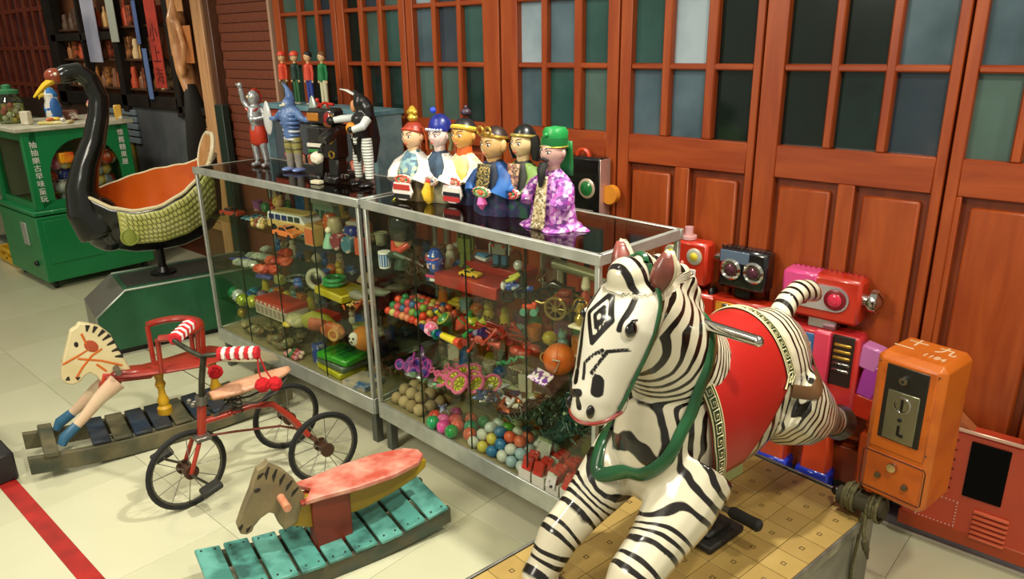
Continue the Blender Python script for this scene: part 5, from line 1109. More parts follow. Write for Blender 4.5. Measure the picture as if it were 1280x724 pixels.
def P6h(t):
    face(t, (0, -.002, HZ), HS, '#c8a098', brows='#0c0a08', lips='#8a2a24', jaw=.25)
    MB().tube([(0, -.030, .218), (0, -.038, .205), (.002, -.041, .190), (.0, -.043, .168)], [(.012, .006), (.012, .008), (.010, .007), (.004, .003)], 10).tube([(-.012, -.031, .224), (0, -.034, .227), (.012, -.031, .224)], .003, 6).build('beard', mat('#0c0a0a', .6), t)
def P6c(t): cap(t, HS, mat('#1c7a3c', .35), (0, .003, HZ+.006), sz=1.16); MB().lathe([(.0290, 0), (.0300, .010), (.0295, .020)], (0, .002, .250), 24).build('cap_band', mat('#166a34', .35), t); MB().torus((0, .002, .251), .0298, .0016, 26, 6).build('cap_piping', mat('#c8b84a', .3, .5), t); MB().lathe([(.027, 0), (.028, .012), (.023, .020), (0, .024)], (0, .005, .269), 18).ball((0, -.024, .276), .005).build('cap_crown', mat('#1f8a42', .35), t); MB().grid(lambda a, b_: V(((a-.5)*.05, .030+.005*b_, .26-.075*b_)), 6, 5).build('cap_flap', mat('#1f7a3c', .4), t, sol=.004)
PUR = cells(['#8a3a9a', '#b878c0', '#6a3a80', '#d8b8d8', '#a84aa0', '#c890c8'], 85, .4)
def P6d(t):
    MB().grid(lambda a, b_: V(((a-.5)*(.030+.02*b_), -.040-.026*b_**.8, .185-.183*b_)), 8, 16).build('brocade_front', cells(['#a89468', '#c8b890', '#7a6a48', '#d8d0b8'], 150, .5), t, sol=.005)
    MB().lathe([(.10, 0), (.095, .008), (.078, .018), (.062, .026)], n=48, ysc=.72, wob=lambda a, k: 1+.14*(1-k)*sin(a*5+.5)+.06*sin(a*9)).build('hem', PUR, t, smooth=80)
puppet((-1.428, 1.787, 1.050), R(-4), 'bearded puppet in a green cap and long purple patterned robe', .31, PUR, PUR, None, None, None, '#fff', P6h, P6c, drape=P6d)
# ================================================================ figures on the left showcase
def figbody(mb, m, t, name='body', vox=.004, it=4): return meshobj(name, blob(mb, vox, it), m, t)
SG_ = mat('#b4b8bc', .25, .7); RF = mat('#b8341c', .35)
t = thing('toy_figure', 'silver and red toy hero figure raising one fist, left of the blue toy monster', 'figure', (-3.301, 1.880, 1.050), R(12))
m_ = MB().tube([(0, 0, .17), (0, 0, .20), (0, -.004, .24), (0, 0, .275), (0, 0, .29)], [(.036, .028), (.034, .026), (.044, .030), (.040, .028), (.018, .018)], 16)
m_.ball((0, -.004, .322), (.027, .030, .036), 14, 10).cyl((0, 0, .28), (0, 0, .31), .016)
for q in (-1, 1): m_.tube([(q*.02, 0, .17), (q*.028, -.004, .10), (q*.030, .004, .03)], [.022, .018, .014], 12).tube([(q*.030, .012, .012), (q*.034, -.03, .010)], [(.014, .012), (.013, .009)], 10)
m_.tube([(-.042, 0, .272), (-.062, -.01, .305), (-.062, -.02, .36)], [.016, .014, .012], 10).ball((-.062, -.022, .378), (.015, .014, .016), 10, 8)
m_.tube([(.042, 0, .272), (.068, -.01, .235), (.035, -.045, .228)], [.016, .014, .012], 10).ball((.022, -.050, .228), .013, 10, 8)
figbody(m_, SG_, t)
MB().lathe([(.030, .100), (.046, .115), (.044, .165), (.039, .195)], n=18, ysc=.8).build('trunks', RF, t, smooth=60)
MB().tube([(-.035, -.022, .275), (0, -.031, .25), (.035, -.022, .275)], [(.008, .004)]*3, 8).build('chest_stripe', RF, t); MB().torus((0, .004, .325), .0325, .008, 18, 8, (0, R(90), 0), .55).build('hood_stripe', RF, t)
for k in range(5): MB().ball((-.062+(-.008+.004*k), -.034, .384-.002*k), (.003, .005, .005), 6, 5).build('knuckle', SG_, t)
for q in (-1, 1): MB().ball((q*.011, -.030, .328), (.008, .004, .006), 8, 6).build('eye', mat('#d8d4b0', .2), t)
BM_ = mat('#3c5a94', .35, 0, '#6a88b8', 20, .5, .2)
t = thing('toy_monster', 'blue ribbed toy monster with raised pale claws and banded olive legs', 'figure', (-3.039, 1.897, 1.050), R(10))
m_ = MB().tube([(0, 0, .15), (0, 0, .20), (0, 0, .25), (0, 0, .285)], [(.036, .03), (.040, .032), (.052, .04), (.030, .028)], 16).ball((0, -.002, .30), (.030, .032, .032), 14, 10).ball((0, .004, .27), (.050, .035, .030), 14, 10)
m_.tube([(0, .01, .315), (-.004, .012, .345), (-.02, .014, .372), (-.045, .012, .395)], [.026, .018, .010, .003], 10)
for q in (-1, 1): m_.tube([(q*.046, 0, .265), (q*.072, -.005, .245), (q*.095, 0, .235), (q*.135, 0, .235)], [.020, .017, .013, .010], 10)
figbody(m_, BM_, t)
for k in range(4): MB().torus((0, 0, .15+.018*k), .037+.001*k, .006, 22, 6, (0, R(6), 0), sq=.8).build('belly_band', mat('#c8ccd4', .3) if k % 2 == 0 else BM_, t)
for k in range(3): MB().torus((0, .0, .22+.018*k), .046, .008, 22, 6, sq=.8).build('chest_rib', mat('#5474ac', .35), t)
for q in (-1, 1):
    MB().tube([(q*.021, 0, .155), (q*.024, 0, .115), (q*.026, 0, .08)], [.024, .024, .019], 14).build('thigh', mat('#8a8448', .4, 0, '#a8a060', 14), t)
    for k in range(2): MB().torus((q*.023, 0, .135-.03*k), .023, .004, 16, 6).build('leg_band', mat('#5a5a3c', .4), t)
    MB().tube([(q*.026, 0, .085), (q*.028, 0, .03), (q*.03, 0, .01)], [.020, .017, .014], 14).build('shin', mat('#7a7468', .4, 0, '#98948a', 12), t)
    MB().ball((q*.034, -.012, .010), (.026, .036, .011), 12, 8).build('foot', mat('#7a90c8', .2, .3), t)
MB().ball((.002, -.032, .302), (.010, .008, .009), 10, 8).ball((-.012, -.036, .298), (.010, .006, .005), 8, 6).build('muzzle', mat('#d8d4bc', .3), t)
for q, c_, zz in ((-1, '#d8dad8', .185), (1, '#a8b4ac', .215)): MB().ball((q*.150, 0, zz+.05), (.028, .012, .078), 16, 12, fn=lambda d: (d[0]*(1-.25*max(0, d[2])), d[1], d[2])).build('claw', mat(c_, .2, .3, coat=.4), t)
# black lamp robot
t = thing('toy_robot', 'black wind up robot with red lens and white cube fist on the left showcase', 'robot', (-2.68, 1.84, 1.05), R(10))
BK = mat('#131011', .3, coat=.4)
for x in (-.045, .045): bx(t, 'foot', BK, (x, -.01, .016), (.07, .10, .03), .006); bx(t, 'leg', BK, (x, 0, .065), (.055, .06, .08), .006)
bx(t, 'tread', BK, (.05, .02, .03), (.14, .08, .022), .004)
for k in range(7): MB().box((-.005+.018*k, -.022, .03), (.006, .006, .016)).build('tread_tooth', mat('#5a4a40', .4), t)
b_ = bx(t, 'body', mat('#1a1414', .3, 0, '#5a1c18', 12, .65, .05), (0, 0, .165), (.16, .08, .13), .008)
MB().box((-.035, -.044, .20), (.075, .012, .06), b=.004).build('chest_window', glass('#d8d8d0', .15), b_); MB().box((-.035, -.042, .155), (.085, .012, .016), b=.002).build('label_strip', mat('#d8d4c4', .4), b_)
MB().box((-.035, -.042, .130), (.08, .010, .016), b=.003).build('green_bar', mat('#2a7a3a', .4), b_); MB().box((-.035, -.042, .108), (.08, .010, .012), b=.003).build('red_bar', mat('#a8281c', .4), b_)
for x, zz in ((.055, .18), (.055, .12)): MB().torus((x, -.041, zz), .014, .004, 16, 6, (R(90), 0, 0)).build('port', GOLD, b_)
hd_ = bx(t, 'head', BK, (0, 0, .27), (.15, .075, .07), .012)
MB().box((-.035, -.038, .27), (.065, .012, .034), b=.003).build('amber_lens', mat('#a86a14', .15, coat=.5), hd_)
MB().ball((.045, -.032, .262), (.026, .014, .032), 16, 10).build('red_lens', mat('#8a0c10', .1, coat=.8), hd_); MB().torus((.045, -.034, .262), .028, .004, 20, 6, (R(90), 0, 0)).build('lens_ring', GOLD, hd_)
MB().cyl((-.02, 0, .305), (-.03, -.01, .335), .004).cyl((.02, 0, .305), (.015, -.01, .33), .004).ball((-.03, -.01, .335), .009).tube([(-.04, 0, .31), (0, 0, .325), (.05, 0, .318)], .006, 8).build('antenna', mat('#b8281c', .3), hd_)
MB().tube([(.06, -.02, .215), (.075, -.07, .20), (.07, -.10, .185)], [.024, .026, .024], 12).build('arm', BK, t); MB().box((.035, -.105, .115), (.048, .045, .045), (.2, .3, .4), b=.012).build('cube_fist', mat('#ddd8c4', .4), t); MB().cyl((.06, -.09, .165), (.04, -.10, .125), .008).build('wrist', BK, t)
MB().box((-.01, -.075, .008), (.05, .03, .014), b=.002).build('name_block', mat('#d8d0b0', .5), t)
# black and white figure with orange chest ball
t = thing('toy_figure', 'black caped toy figure with striped white legs and an orange chest ball', 'figure', (-2.474, 1.864, 1.050), R(-8))
m_ = MB().tube([(-.022, 0, .19), (-.030, -.012, .11), (-.034, -.010, .03)], [.026, .022, .016], 12).tube([(.022, 0, .19), (.034, .0, .11), (.040, -.004, .03)], [.026, .022, .017], 12).tube([(0, 0, .17), (0, 0, .20)], [(.042, .03), (.042, .03)], 14)
figbody(m_, stripes('#d8dcd4', '#3a3c3a', 85, 2, .4, .72), t, 'striped_legs')
m_ = MB().tube([(0, 0, .185), (0, 0, .23), (0, .004, .275), (0, .004, .30)], [(.040, .032), (.042, .036), (.046, .036), (.02, .02)], 16).ball((-.004, .004, .33), (.028, .03, .038), 14, 10).tube([(-.01, .0, .345), (-.03, 0, .37), (-.05, 0, .38)], [.022, .010, .003], 10).tube([(0, .012, .34), (.02, .022, .31), (.03, .024, .27)], [.024, .026, .02], 10)
m_.tube([(0, .02, .27), (.012, .032, .18), (.018, .034, .09)], [(.05, .014), (.044, .012), (.014, .006)], 14)
figbody(m_, mat('#100f10', .3, 0, '#1c1a1c', 20), t)
MB().prism([(-.036, .20), (.036, .20), (.012, .10), (0, .15), (-.012, .13)], .012, (0, -.030, 0)).build('loin_panel', BLACK, t)
MB().tube([(-.048, 0, .27), (-.07, -.05, .268), (-.10, -.075, .262)], [.016, .015, .012], 10).build('arm', mat('#c8d0d0', .35), t); MB().tube([(.048, 0, .27), (.060, -.03, .245), (.028, -.055, .232)], [.018, .017, .013], 10).build('arm', mat('#c8d0d0', .35), t)
MB().ball((-.105, -.08, .260), (.022, .018, .018), 10, 8).build('glove', BLACK, t); MB().ball((.018, -.060, .232), (.016, .014, .013), 10, 8).build('glove', BLACK, t)
MB().ball((-.004, -.044, .236), .023, 16, 12).build('chest_ball', mat('#d88a20', .35), t); MB().ball((-.034, -.026, .236), (.012, .012, .018), 10, 8).build('chest_ball', mat('#d88a20', .35), t)
MB().tube([(-.02, -.01, .362), (-.06, -.02, .378), (-.10, -.03, .382)], [(.010, .004), (.012, .004), (.003, .002)], 8).build('crest_feather', mat('#d8dcd8', .3), t)
MB().ball((-.022, -.018, .318), (.012, .012, .024), 10, 8).build('face_plate', mat('#c88a5a', .4), t)
for q in (-1, 1): MB().ball((q*.036-.0, -.018, .008), (.020, .036, .010), 12, 8).build('shoe', mat('#141213', .3), t)
for q in (-1, 1): MB().ball((q*.018, -.036, .196), .006, 8, 6).build('stud', CHROME, t)
# ---- blue framed toy theatre and the four standing dolls
t = thing('toy_theatre', 'blue framed pinkish toy theatre behind the black caped figure', 'theatre', (-3.42, 2.36, 0))
bx(t, 'cabinet_body', mat('#4a5058', .5), (0, .02, .60), (.98, .12, 1.20), .004)
bx(t, 'roof', mat('#4a7684', .6, 0, '#6a8e98', 12), (0, 0, 1.285), (1.02, .20, .024), .003)
bx(t, 'back_wall', mat('#b88a88', .5, 0, '#8a6a70', 8), (0, .07, 1.10), (.96, .02, .36), .002)
for x in (-.49, .49): bx(t, 'side_frame', mat('#5c7c88', .6, 0, '#7a949c', 12), (x, 0, 1.08), (.03, .17, .40), .003)
for x in (.40, .34, .27): bx(t, 'inner_post', mat('#c8a09a', .5) if x != .34 else mat('#2a1c1c', .5), (x, -.02, 1.07), (.03, .05, .36), .003)
bx(t, 'stage_floor', mat('#5a3a3c', .5), (0, -.01, .90), (.96, .16, .02), .003)
bx(t, 'pelmet', mat('#b85038', .5), (0, -.06, 1.245), (.94, .02, .05), .003)
for k in range(9):
    o = MB().lathe([(.022, 0), (.020, .05), (.012, .08), (.016, .10), (.018, .118), (0, .132)], n=10).build('stage_doll', cells([('#b84a30', '#c8805a', '#8a3020', '#d8a888')[(k+i) % 4] for i in range(3)], 40), loc=(-3.75+.075*k, 2.30, .912)); tag(o, 'small red and flesh coloured doll on the stage of the blue toy theatre', 'doll', 'dolls on the theatre stage')
o = MB().box((0, 0, .06), (.10, .03, .11), b=.01).ball((-.03, -.01, .10), .03, 10, 8).ball((.03, -.01, .08), .03, 10, 8).build('pink_plush', mat('#d89888', .8, 0, '#c87a6a', 20), loc=(-3.06, 2.29, .912)); tag(o, 'lumpy pink plush shape behind the legs of the black caped figure', 'plush')
for i, (x, top, pants, hat, hair, lb) in enumerate(((-3.755, '#d8482c', '#5a4a30', '#d03a20', None, 'doll in orange top and red round helmet, leftmost of the four standing dolls'), (-3.635, '#1c3a30', '#2a5a34', '#d8482c', None, 'doll in dark green overalls and a red peaked cap'),
      (-3.51, '#d8503a', '#2c3c8a', None, '#14181c', 'doll with black hair, orange shirt and blue trousers'), (-3.385, '#1f7a44', '#c8c4a4', None, '#6a4424', 'brown haired doll in a green shirt and pale trousers'))):
    t = thing('standing_doll', lb, 'doll', (x, 2.33, 1.298), 0)
    m_ = MB().tube([(0, 0, .125), (0, 0, .16), (0, 0, .20), (0, 0, .215)], [(.024, .016), (.024, .016), (.027, .018), (.012, .010)], 12)
    figbody(m_, mat(top, .5), t, 'shirt', .004, 3)
    for q in (-1, 1):
        MB().tube([(q*.012, 0, .13), (q*.014, 0, .07), (q*.015, 0, .012)], [.013, .010, .009], 10).build('trouser_leg', mat(pants, .5), t); MB().ball((q*.016, -.006, .006), (.009, .016, .007), 8, 6).build('shoe', mat('#b8b0a0', .4), t)
        MB().tube([(q*.026, 0, .205), (q*.034, 0, .165), (q*.034, -.004, .13)], [.008, .007, .006], 8).build('arm', mat(top, .5), t); MB().ball((q*.034, -.004, .122), (.005, .006, .008), 8, 6).build('hand', SKIN, t)
    MB().ball((0, 0, .245), (.020, .020, .025), 14, 10, fn=headfn(.12, .2)).cyl((0, 0, .21), (0, 0, .23), .008).build('head', SKIN, t)
    if hat: MB().ball((0, .002, .258), (.024, .024, .020), 14, 8, fn=lambda d: (d[0], d[1], max(-.1, d[2]))).cyl((0, 0, .254), (0, 0, .257), .026, .026, 14).build('helmet', mat(hat, .35), t)
    else: MB().ball((0, .004, .254), (.022, .022, .022), 12, 8, fn=lambda d: (d[0], d[1], max(-.1 if d[1] < 0 else -.6, d[2]))).build('hair', mat(hair, .6), t)
    for q in (-1, 1): MB().ball((q*.008, -.019, .247), .0022, 6, 5).build('eye', BLACK, t)

# ================================================================ toys inside the showcases
cR, sR = cos(RA), sin(RA)
def R_(x, y, z): return (RX+x*cR-y*sR, RY+x*sR+y*cR, z)
def L_(x, y, z): return (-3.565+x, 1.67+y, z)
def one(mb, n, m, loc, lab, cat, rot=(0, 0, 0), grp=None, **k): return tag(mb.build(n, m, loc=loc, rot=rot, **k), lab, cat, grp)
def toy_car(loc, rz, L, col, lab, cat='toy car', name='toy_car', roof=None, bus=False, grp=None):
    t = thing(name, lab, cat, loc, rz, grp); W = L*.42; h = L*.14
    if bus:
        MB().box((0, 0, L*.15), (L, W, L*.16), b=L*.03).build('body', mat(col, .25, coat=.5), t)
        MB().prism([(-L*.48, L*.21), (L*.49, L*.21), (L*.47, L*.345), (-L*.36, L*.345)], W*.92).build('cabin', mat('#d8dcdc', .3), t, bev=L*.012)
        for s_ in (-1, 1):
            for k in range(5): MB().box((-L*.30+k*L*.165, s_*W*.47, L*.275), (L*.13, .004, L*.09), b=.001).build('window', mat('#1c2c6a' if k > 1 else '#2a3a38', .1), t)
        MB().box((0, 0, L*.352), (L*.88, W*.7, L*.02), b=.003).build('roof', mat(roof or '#c8b068', .4), t)
        MB().box((0, -W*.47, L*.21), (L*.98, W*.08, .006), b=.001).build('side_stripe', mat('#c03a28', .4), t)
    else:
        MB().prism([(-L*.5, h*.45), (-L*.5, h*1.25), (-L*.30, h*1.5), (L*.28, h*1.6), (L*.5, h*1.35), (L*.5, h*.45)], W).build('body', mat(col, .25, coat=.5), t, bev=L*.012)
        MB().prism([(-L*.20, h*1.5), (-L*.06, h*2.35), (L*.20, h*2.35), (L*.34, h*1.5)], W*.8).build('cabin', mat(roof or col, .25, coat=.5), t, bev=L*.01)
        for s_ in (-1, 1): MB().prism([(-L*.14, h*1.6), (-L*.045, h*2.2), (L*.17, h*2.2), (L*.25, h*1.6)], .002, (0, s_*W*.402, 0)).build('window', mat('#1c2428', .1), t)
        MB().prism([(0, 0), (L*.01, 0), (L*.11, h*.75), (L*.10, h*.75)], W*.7, (-L*.18, 0, h*1.56)).build('windscreen', mat('#1c2428', .1), t)
    for x in (-L*.30, L*.30):
        for s_ in (-1, 1): MB().cyl((x, s_*W*.40, h*.55), (x, s_*W*.51, h*.55), h*.55, h*.55, 14).cyl((x, s_*W*.50, h*.55), (x, s_*W*.525, h*.55), h*.28, h*.25, 10).build('wheel', RUBBER, t)
    return t
# ---------------- right case, upper shelf
z1 = .786
t = thing('soldier_head_toy', 'toy soldier bust with a tall black bearskin hat and red collar', 'toy', R_(.10, .10, z1), R(8), None, 1.15)
MB().tube([(0, 0, .0), (0, 0, .02), (0, 0, .05)], [(.045, .03), (.04, .03), (.028, .024)], 16).build('stand', mat('#1f3a26', .4), t)
MB().tube([(-.045, -.01, .02), (-.03, -.035, .045), (0, -.045, .055), (.03, -.035, .045), (.045, -.01, .02)], [(.012, .012)]*5, 8).build('arm', mat('#22402a', .4), t)
MB().ball((0, -.004, .088), (.030, .030, .026), 18, 12, fn=headfn(.15, .2)).build('face', mat('#c8a070', .35), t); MB().tube([(-.032, -.012, .085), (-.012, -.034, .066), (.012, -.034, .066), (.032, -.012, .085)], .012, 10).build('red_beard_band', mat('#c03a28', .3, coat=.4), t)
MB().ball((0, -.038, .052), (.016, .010, .009), 10, 8).build('white_bow', mat('#e0d0c8', .4), t)
MB().lathe([(.040, 0), (.047, .02), (.047, .06), (.040, .085), (.022, .10), (0, .104)], (0, 0, .098), 24).build('bearskin_hat', mat('#121812', .12, coat=.8), t)
MB().tube([(-.02, -.01, .19), (-.03, -.02, .215), (-.015, -.01, .235)], [(.008, .006), (.010, .006), (.003, .002)], 8).build('plume', mat('#c8c82c', .4), t)
t = thing('toy_drum', 'blue and white striped tin drum cup on the upper shelf by the steel post', 'drum', R_(.045, .045, z1))
MB().cyl((0, 0, .004), (0, 0, .058), .020, .023, 24).build('drum_body', mat('#2a66b0', .3), t); MB().cyl((0, 0, .056), (0, 0, .064), .0245, .0245, 24).cyl((0, 0, 0), (0, 0, .006), .022, .022, 24).build('white_rim', mat('#e4e4e0', .3), t)
for k in range(14):
    a = 2*pi*k/14; MB().box((cos(a)*.0218, sin(a)*.0218, .03), (.003, .003, .046), (0, 0, a)).build('stripe', mat('#d8dce4', .4), t)
t = thing('toy_cannon', 'dark brown toy field gun with two spoked wheels between drum and egg', 'toy', R_(.20, .07, z1), R(20))
for s_ in (-1, 1): MB().torus((0, s_*.022, .030), .026, .004, 20, 6, (R(90), 0, 0)).cyl((0, s_*.018, .03), (0, s_*.026, .03), .007).build('wheel', mat('#1c1a12', .4), t); [MB().cyl((0, s_*.022, .03), (cos(a)*.025, s_*.022, .03+sin(a)*.025), .0016, .0016, 5).build('spoke', mat('#1c1a12', .4), t) for a in (0, 1.05, 2.1, 3.14, 4.2, 5.24)]
MB().cyl((.04, 0, .03), (-.04, 0, .06), .012, .008, 12).build('barrel', mat('#3a2c1c', .35), t); MB().box((.03, 0, .02), (.06, .02, .014), (0, .4, 0), b=.003).build('carriage', mat('#2c2a1c', .4), t)
t = thing('toy_bucket', 'dark tin pot with a pale rim behind the toy field gun', 'pot', R_(.245, .13, z1)); MB().lathe([(.022, 0), (.030, .03), (.032, .07)], n=18, caps=False).cyl((0, 0, 0), (0, 0, .003), .022).build('pot_body', mat('#2a2018', .4), t, sol=.002); MB().torus((0, 0, .07), .032, .003, 20, 6).build('rim', mat('#c8a898', .3), t)
t = thing('tin_spaceman', 'blue egg shaped tin spaceman on a small striped box', 'toy', R_(.325, .07, z1), R(10))
MB().box((0, 0, .014), (.062, .045, .028), b=.002).build('box_base', mat('#1c3a5a', .3), t); MB().box((0, -.0228, .022), (.060, .002, .010)).build('pink_stripe', mat('#c8386a', .3), t); MB().box((.0, -.0230, .010), (.024, .002, .010)).build('white_stripe', mat('#d8dcd8', .3), t)
MB().ball((0, 0, .075), (.034, .032, .050), 22, 16).build('egg_body', mat('#2456b8', .2, 0, '#1c3c8a', 18, coat=.6), t)
MB().tube([(-.028, -.014, .092), (-.012, -.027, .086), (.012, -.027, .086), (.028, -.014, .092)], [(.006, .003)]*4, 8).build('red_visor', mat('#c02c28', .3), t)
for s_ in (-1, 1): MB().ball((s_*.010, -.026, .098), (.006, .004, .004), 8, 6).build('eye', mat('#e4e4e0', .2), t); MB().box((s_*.012, -.0285, .062), (.010, .004, .018), b=.001).build('chest_dial', mat('#c8a8a0', .3), t)
MB().tube([(-.034, 0, .07), (0, -.034, .072), (.034, 0, .07)], .0024, 6).build('belt_line', mat('#d8d8e0', .3), t)
RB = mat('#8f1f1a', .3, 0, '#a82820', 8, coat=.3)
t = thing('red_tin_chest', 'long red two step display box under the green robot and the yellow car', 'box', R_(.49, .165, z1), 0)
MB().box((0, -.01, .022), (.30, .21, .044), b=.003).build('lower_step', RB, t); MB().box((.03, .045, .058), (.26, .10, .028), b=.003).build('upper_step', RB, t)
zc = z1+.0445; OG = mat('#6f7a2c', .35, .1, '#5c6624', 14)
t = thing('tin_robot', 'olive green tin robot standing at the left end of the red box', 'robot', R_(.385, .165, zc), R(14))
for x in (-.013, .013): bx(t, 'leg', OG, (x, 0, .028), (.017, .022, .056), .002); bx(t, 'foot', OG, (x, -.006, .006), (.020, .034, .012), .002)
bx(t, 'body', OG, (0, 0, .082), (.052, .030, .056), .003); bx(t, 'head', OG, (0, 0, .122), (.034, .028, .026), .006); MB().box((0, -.0145, .124), (.024, .003, .010), b=.001).build('visor', mat('#1c2a18', .2), t)
for s_ in (-1, 1): bx(t, 'arm', OG, (s_*.031, 0, .095), (.008, .016, .06), .002)
MB().cyl((0, 0, .135), (0, 0, .142), .018, .018, 14).build('cap', mat('#4a6a2c', .35), t)
toy_car(R_(.485, .095, zc), R(188), .080, '#e0bc30', 'small yellow sports car parked on the red box')
t = thing('tin_robot', 'silver helmeted robot with blue boots on the back of the red box', 'robot', R_(.545, .185, z1+.073), R(14))
for x in (-.016, .016): bx(t, 'leg', mat('#3a6a8a', .3, .3), (x, 0, .025), (.024, .024, .04), .003); bx(t, 'foot', BLACK, (x, -.006, .005), (.028, .038, .010), .003)
bx(t, 'body', mat('#8a8c88', .25, .7, '#6a4a44', 40, .64, .05), (0, 0, .066), (.060, .036, .046), .005); MB().ball((0, 0, .104), (.032, .028, .028), 16, 10).build('helmet', SILVER, t)
for s_ in (-1, 1): bx(t, 'arm', SILVER, (s_*.038, -.004, .064), (.014, .02, .046), .005); MB().ball((s_*.02, -.020, .078), .006, 8, 6).build('knob', mat('#c03a28', .3), t)
t = thing('toy_iron', 'small blue and white toy iron lying behind the yellow car', 'toy', R_(.44, .195, z1+.073), R(0)); MB().tube([(-.045, 0, .008), (0, 0, .008), (.035, 0, .008)], [(.004, .008), (.022, .008), (.026, .008)], 14).build('sole_plate', mat('#d8dcdc', .3), t); MB().tube([(-.03, 0, .02), (0, 0, .022), (.03, 0, .02)], [(.006, .006), (.02, .008), (.02, .006)], 14).build('upper', mat('#4a88b8', .3), t)
t = thing('toy_boat', 'brown wooden toy boat with a white deck at the back of the upper shelf', 'boat', R_(.22, .30, z1), R(10))
MB().tube([(-.12, 0, .05), (-.08, 0, .04), (0, 0, .032), (.08, 0, .034), (.12, 0, .04)], [(.004, .010), (.022, .022), (.032, .028), (.028, .026), (.02, .018)], 16).build('boat_hull', wood('#6a3a18', '#8a5428'), t); MB().ball((0, 0, .066), (.055, .02, .014), 14, 8).build('white_deck', mat('#d8d8cc', .4), t); MB().box((-.0, 0, .02), (.14, .03, .04), b=.004).build('cradle', mat('#4a2c18', .5), t)
t = thing('toy_barrel', 'orange red tin barrel lying on its side at the back of the upper shelf', 'barrel', R_(.44, .31, z1), R(0)); MB().cyl((-.05, 0, .055), (.04, 0, .055), .042, .042, 20).build('barrel_body', mat('#b84a28', .3), t); MB().torus((.04, 0, .055), .040, .006, 20, 6, (0, R(90), 0)).ball((.041, 0, .055), (.006, .03, .03), 12, 8).build('barrel_end', mat('#7a5a30', .4), t); MB().box((0, 0, .008), (.08, .05, .016)).build('cradle', mat('#3a2a18', .5), t)
one(MB().box((0, 0, .045), (.16, .02, .09), b=.002), 'toy_box', mat('#8a3a22', .4, 0, '#6a2c1c', 9), R_(.28, .36, z1), 'reddish brown carton against the back glass left of the barrel', 'box', (0, 0, RA))
t = thing('dolls_window', 'small white framed toy window standing behind the silver robot', 'toy', R_(.67, .30, z1), R(-10)); [bx(t, 'frame_bar', mat('#c8c8bc', .4), c, d, .001) for c, d in (((-.045, 0, .06), (.008, .01, .12)), ((.045, 0, .06), (.008, .01, .12)), ((0, 0, .116), (.098, .01, .008)), ((0, 0, .004), (.098, .01, .008)))]; MB().box((0, .004, .06), (.084, .002, .108)).build('scene_card', mat('#7a3a30', .5, 0, '#8a7a6a', 20), t)
for x in (.76, .86): one(MB().box((0, 0, .06), (.055, .03, .12), b=.003), 'toy_box', mat('#b8401c', .4), R_(x, .33, z1), ['orange red carton behind the motorcycle rider', 'orange red carton behind the white horn'][int(x > .8)], 'box')
t = thing('toy_motorcycle', 'blue and white toy motorcycle with a rider in yellow sleeves', 'motorcycle', R_(.72, .10, z1), R(28))
for x in (-.042, .042): w_ = MB().torus((x, 0, .024), .020, .006, 18, 6, (R(90), 0, 0)).cyl((x, -.004, .024), (x, .004, .024), .010).build('wheel', RUBBER, t)
MB().tube([(-.045, 0, .055), (-.02, 0, .062), (.01, 0, .05), (.045, 0, .055)], [(.010, .014), (.016, .018), (.012, .012), (.008, .008)], 12).build('fairing', mat('#2448b0', .25, 0, '#d8dce4', 36, .56, .04, coat=.5), t); MB().box((0, 0, .030), (.04, .018, .024), b=.004).build('engine', mat('#6a6a64', .3, .7), t); MB().cyl((-.05, -.022, .078), (-.05, .022, .078), .003).build('handlebar', CHROME, t); MB().ball((-.055, 0, .058), (.010, .012, .016), 10, 8).build('nose_cone', mat('#d8d4d8', .3), t)
MB().tube([(.012, 0, .06), (.010, 0, .09), (.0, 0, .112)], [(.016, .014), (.018, .014), (.010, .010)], 12).build('rider_body', mat('#2a2a22', .5), t); MB().ball((-.004, 0, .130), (.017, .016, .018), 14, 10).build('rider_helmet', mat('#b8b8b4', .2, .2, coat=.5), t)
for s_ in (-1, 1): MB().tube([(.004, s_*.018, .108), (-.012, s_*.024, .092), (-.040, s_*.020, .080)], [.008, .007, .006], 8).build('rider_arm', mat('#c8c84a', .4), t); MB().tube([(.014, s_*.014, .06), (-.010, s_*.020, .050), (.004, s_*.018, .028)], [.009, .008, .006], 8).build('rider_leg', mat('#20242a', .5), t)
t = thing('toy_motorcycle', 'dark brown toy motorcycle standing right of the blue one', 'motorcycle', R_(.82, .17, z1), R(20))
for x in (-.045, .045): MB().torus((x, 0, .028), .024, .006, 18, 6, (R(90), 0, 0)).cyl((x, -.004, .028), (x, .004, .028), .008).build('wheel', RUBBER, t)
MB().tube([(-.04, 0, .06), (-.01, 0, .072), (.03, 0, .058), (.06, 0, .06)], [(.008, .008), (.016, .016), (.012, .010), (.006, .008)], 12).build('fuel_tank', mat('#2a2018', .25, coat=.4), t); MB().box((0, 0, .035), (.04, .026, .032), b=.005).build('engine', mat('#3a3a34', .3, .7), t); MB().cyl((-.05, -.03, .09), (-.05, .03, .09), .003).cyl((-.05, 0, .03), (-.048, 0, .09), .003).build('handlebar', CHROME, t)
one(MB().cyl((-.08, 0, .12), (.08, 0, .10), .018, .018, 16).cyl((-.05, 0, 0), (-.05, 0, .11), .006).cyl((.05, 0, 0), (.05, 0, .1), .006), 'toy_telescope', mat('#a8a888', .3, .3), R_(.84, .235, z1), 'pale grey toy telescope propped behind the two motorcycles', 'telescope', (0, 0, R(8)))
one(MB().tube([(.05, 0, .10), (.0, 0, .085), (-.05, 0, .080), (-.07, 0, .082)], [.045, .018, .012, .010], 18).cyl((.03, 0, 0), (.03, 0, .07), .008), 'toy_horn', mat('#c8c8b8', .3), R_(.99, .26, z1), 'white toy horn pointing left at the right end of the upper shelf', 'horn', (0, 0, R(-12)))
t = thing('toy_tractor', 'little red tin tractor with pale green wheels at the shelf edge', 'tractor', R_(.815, .045, z1), R(30))
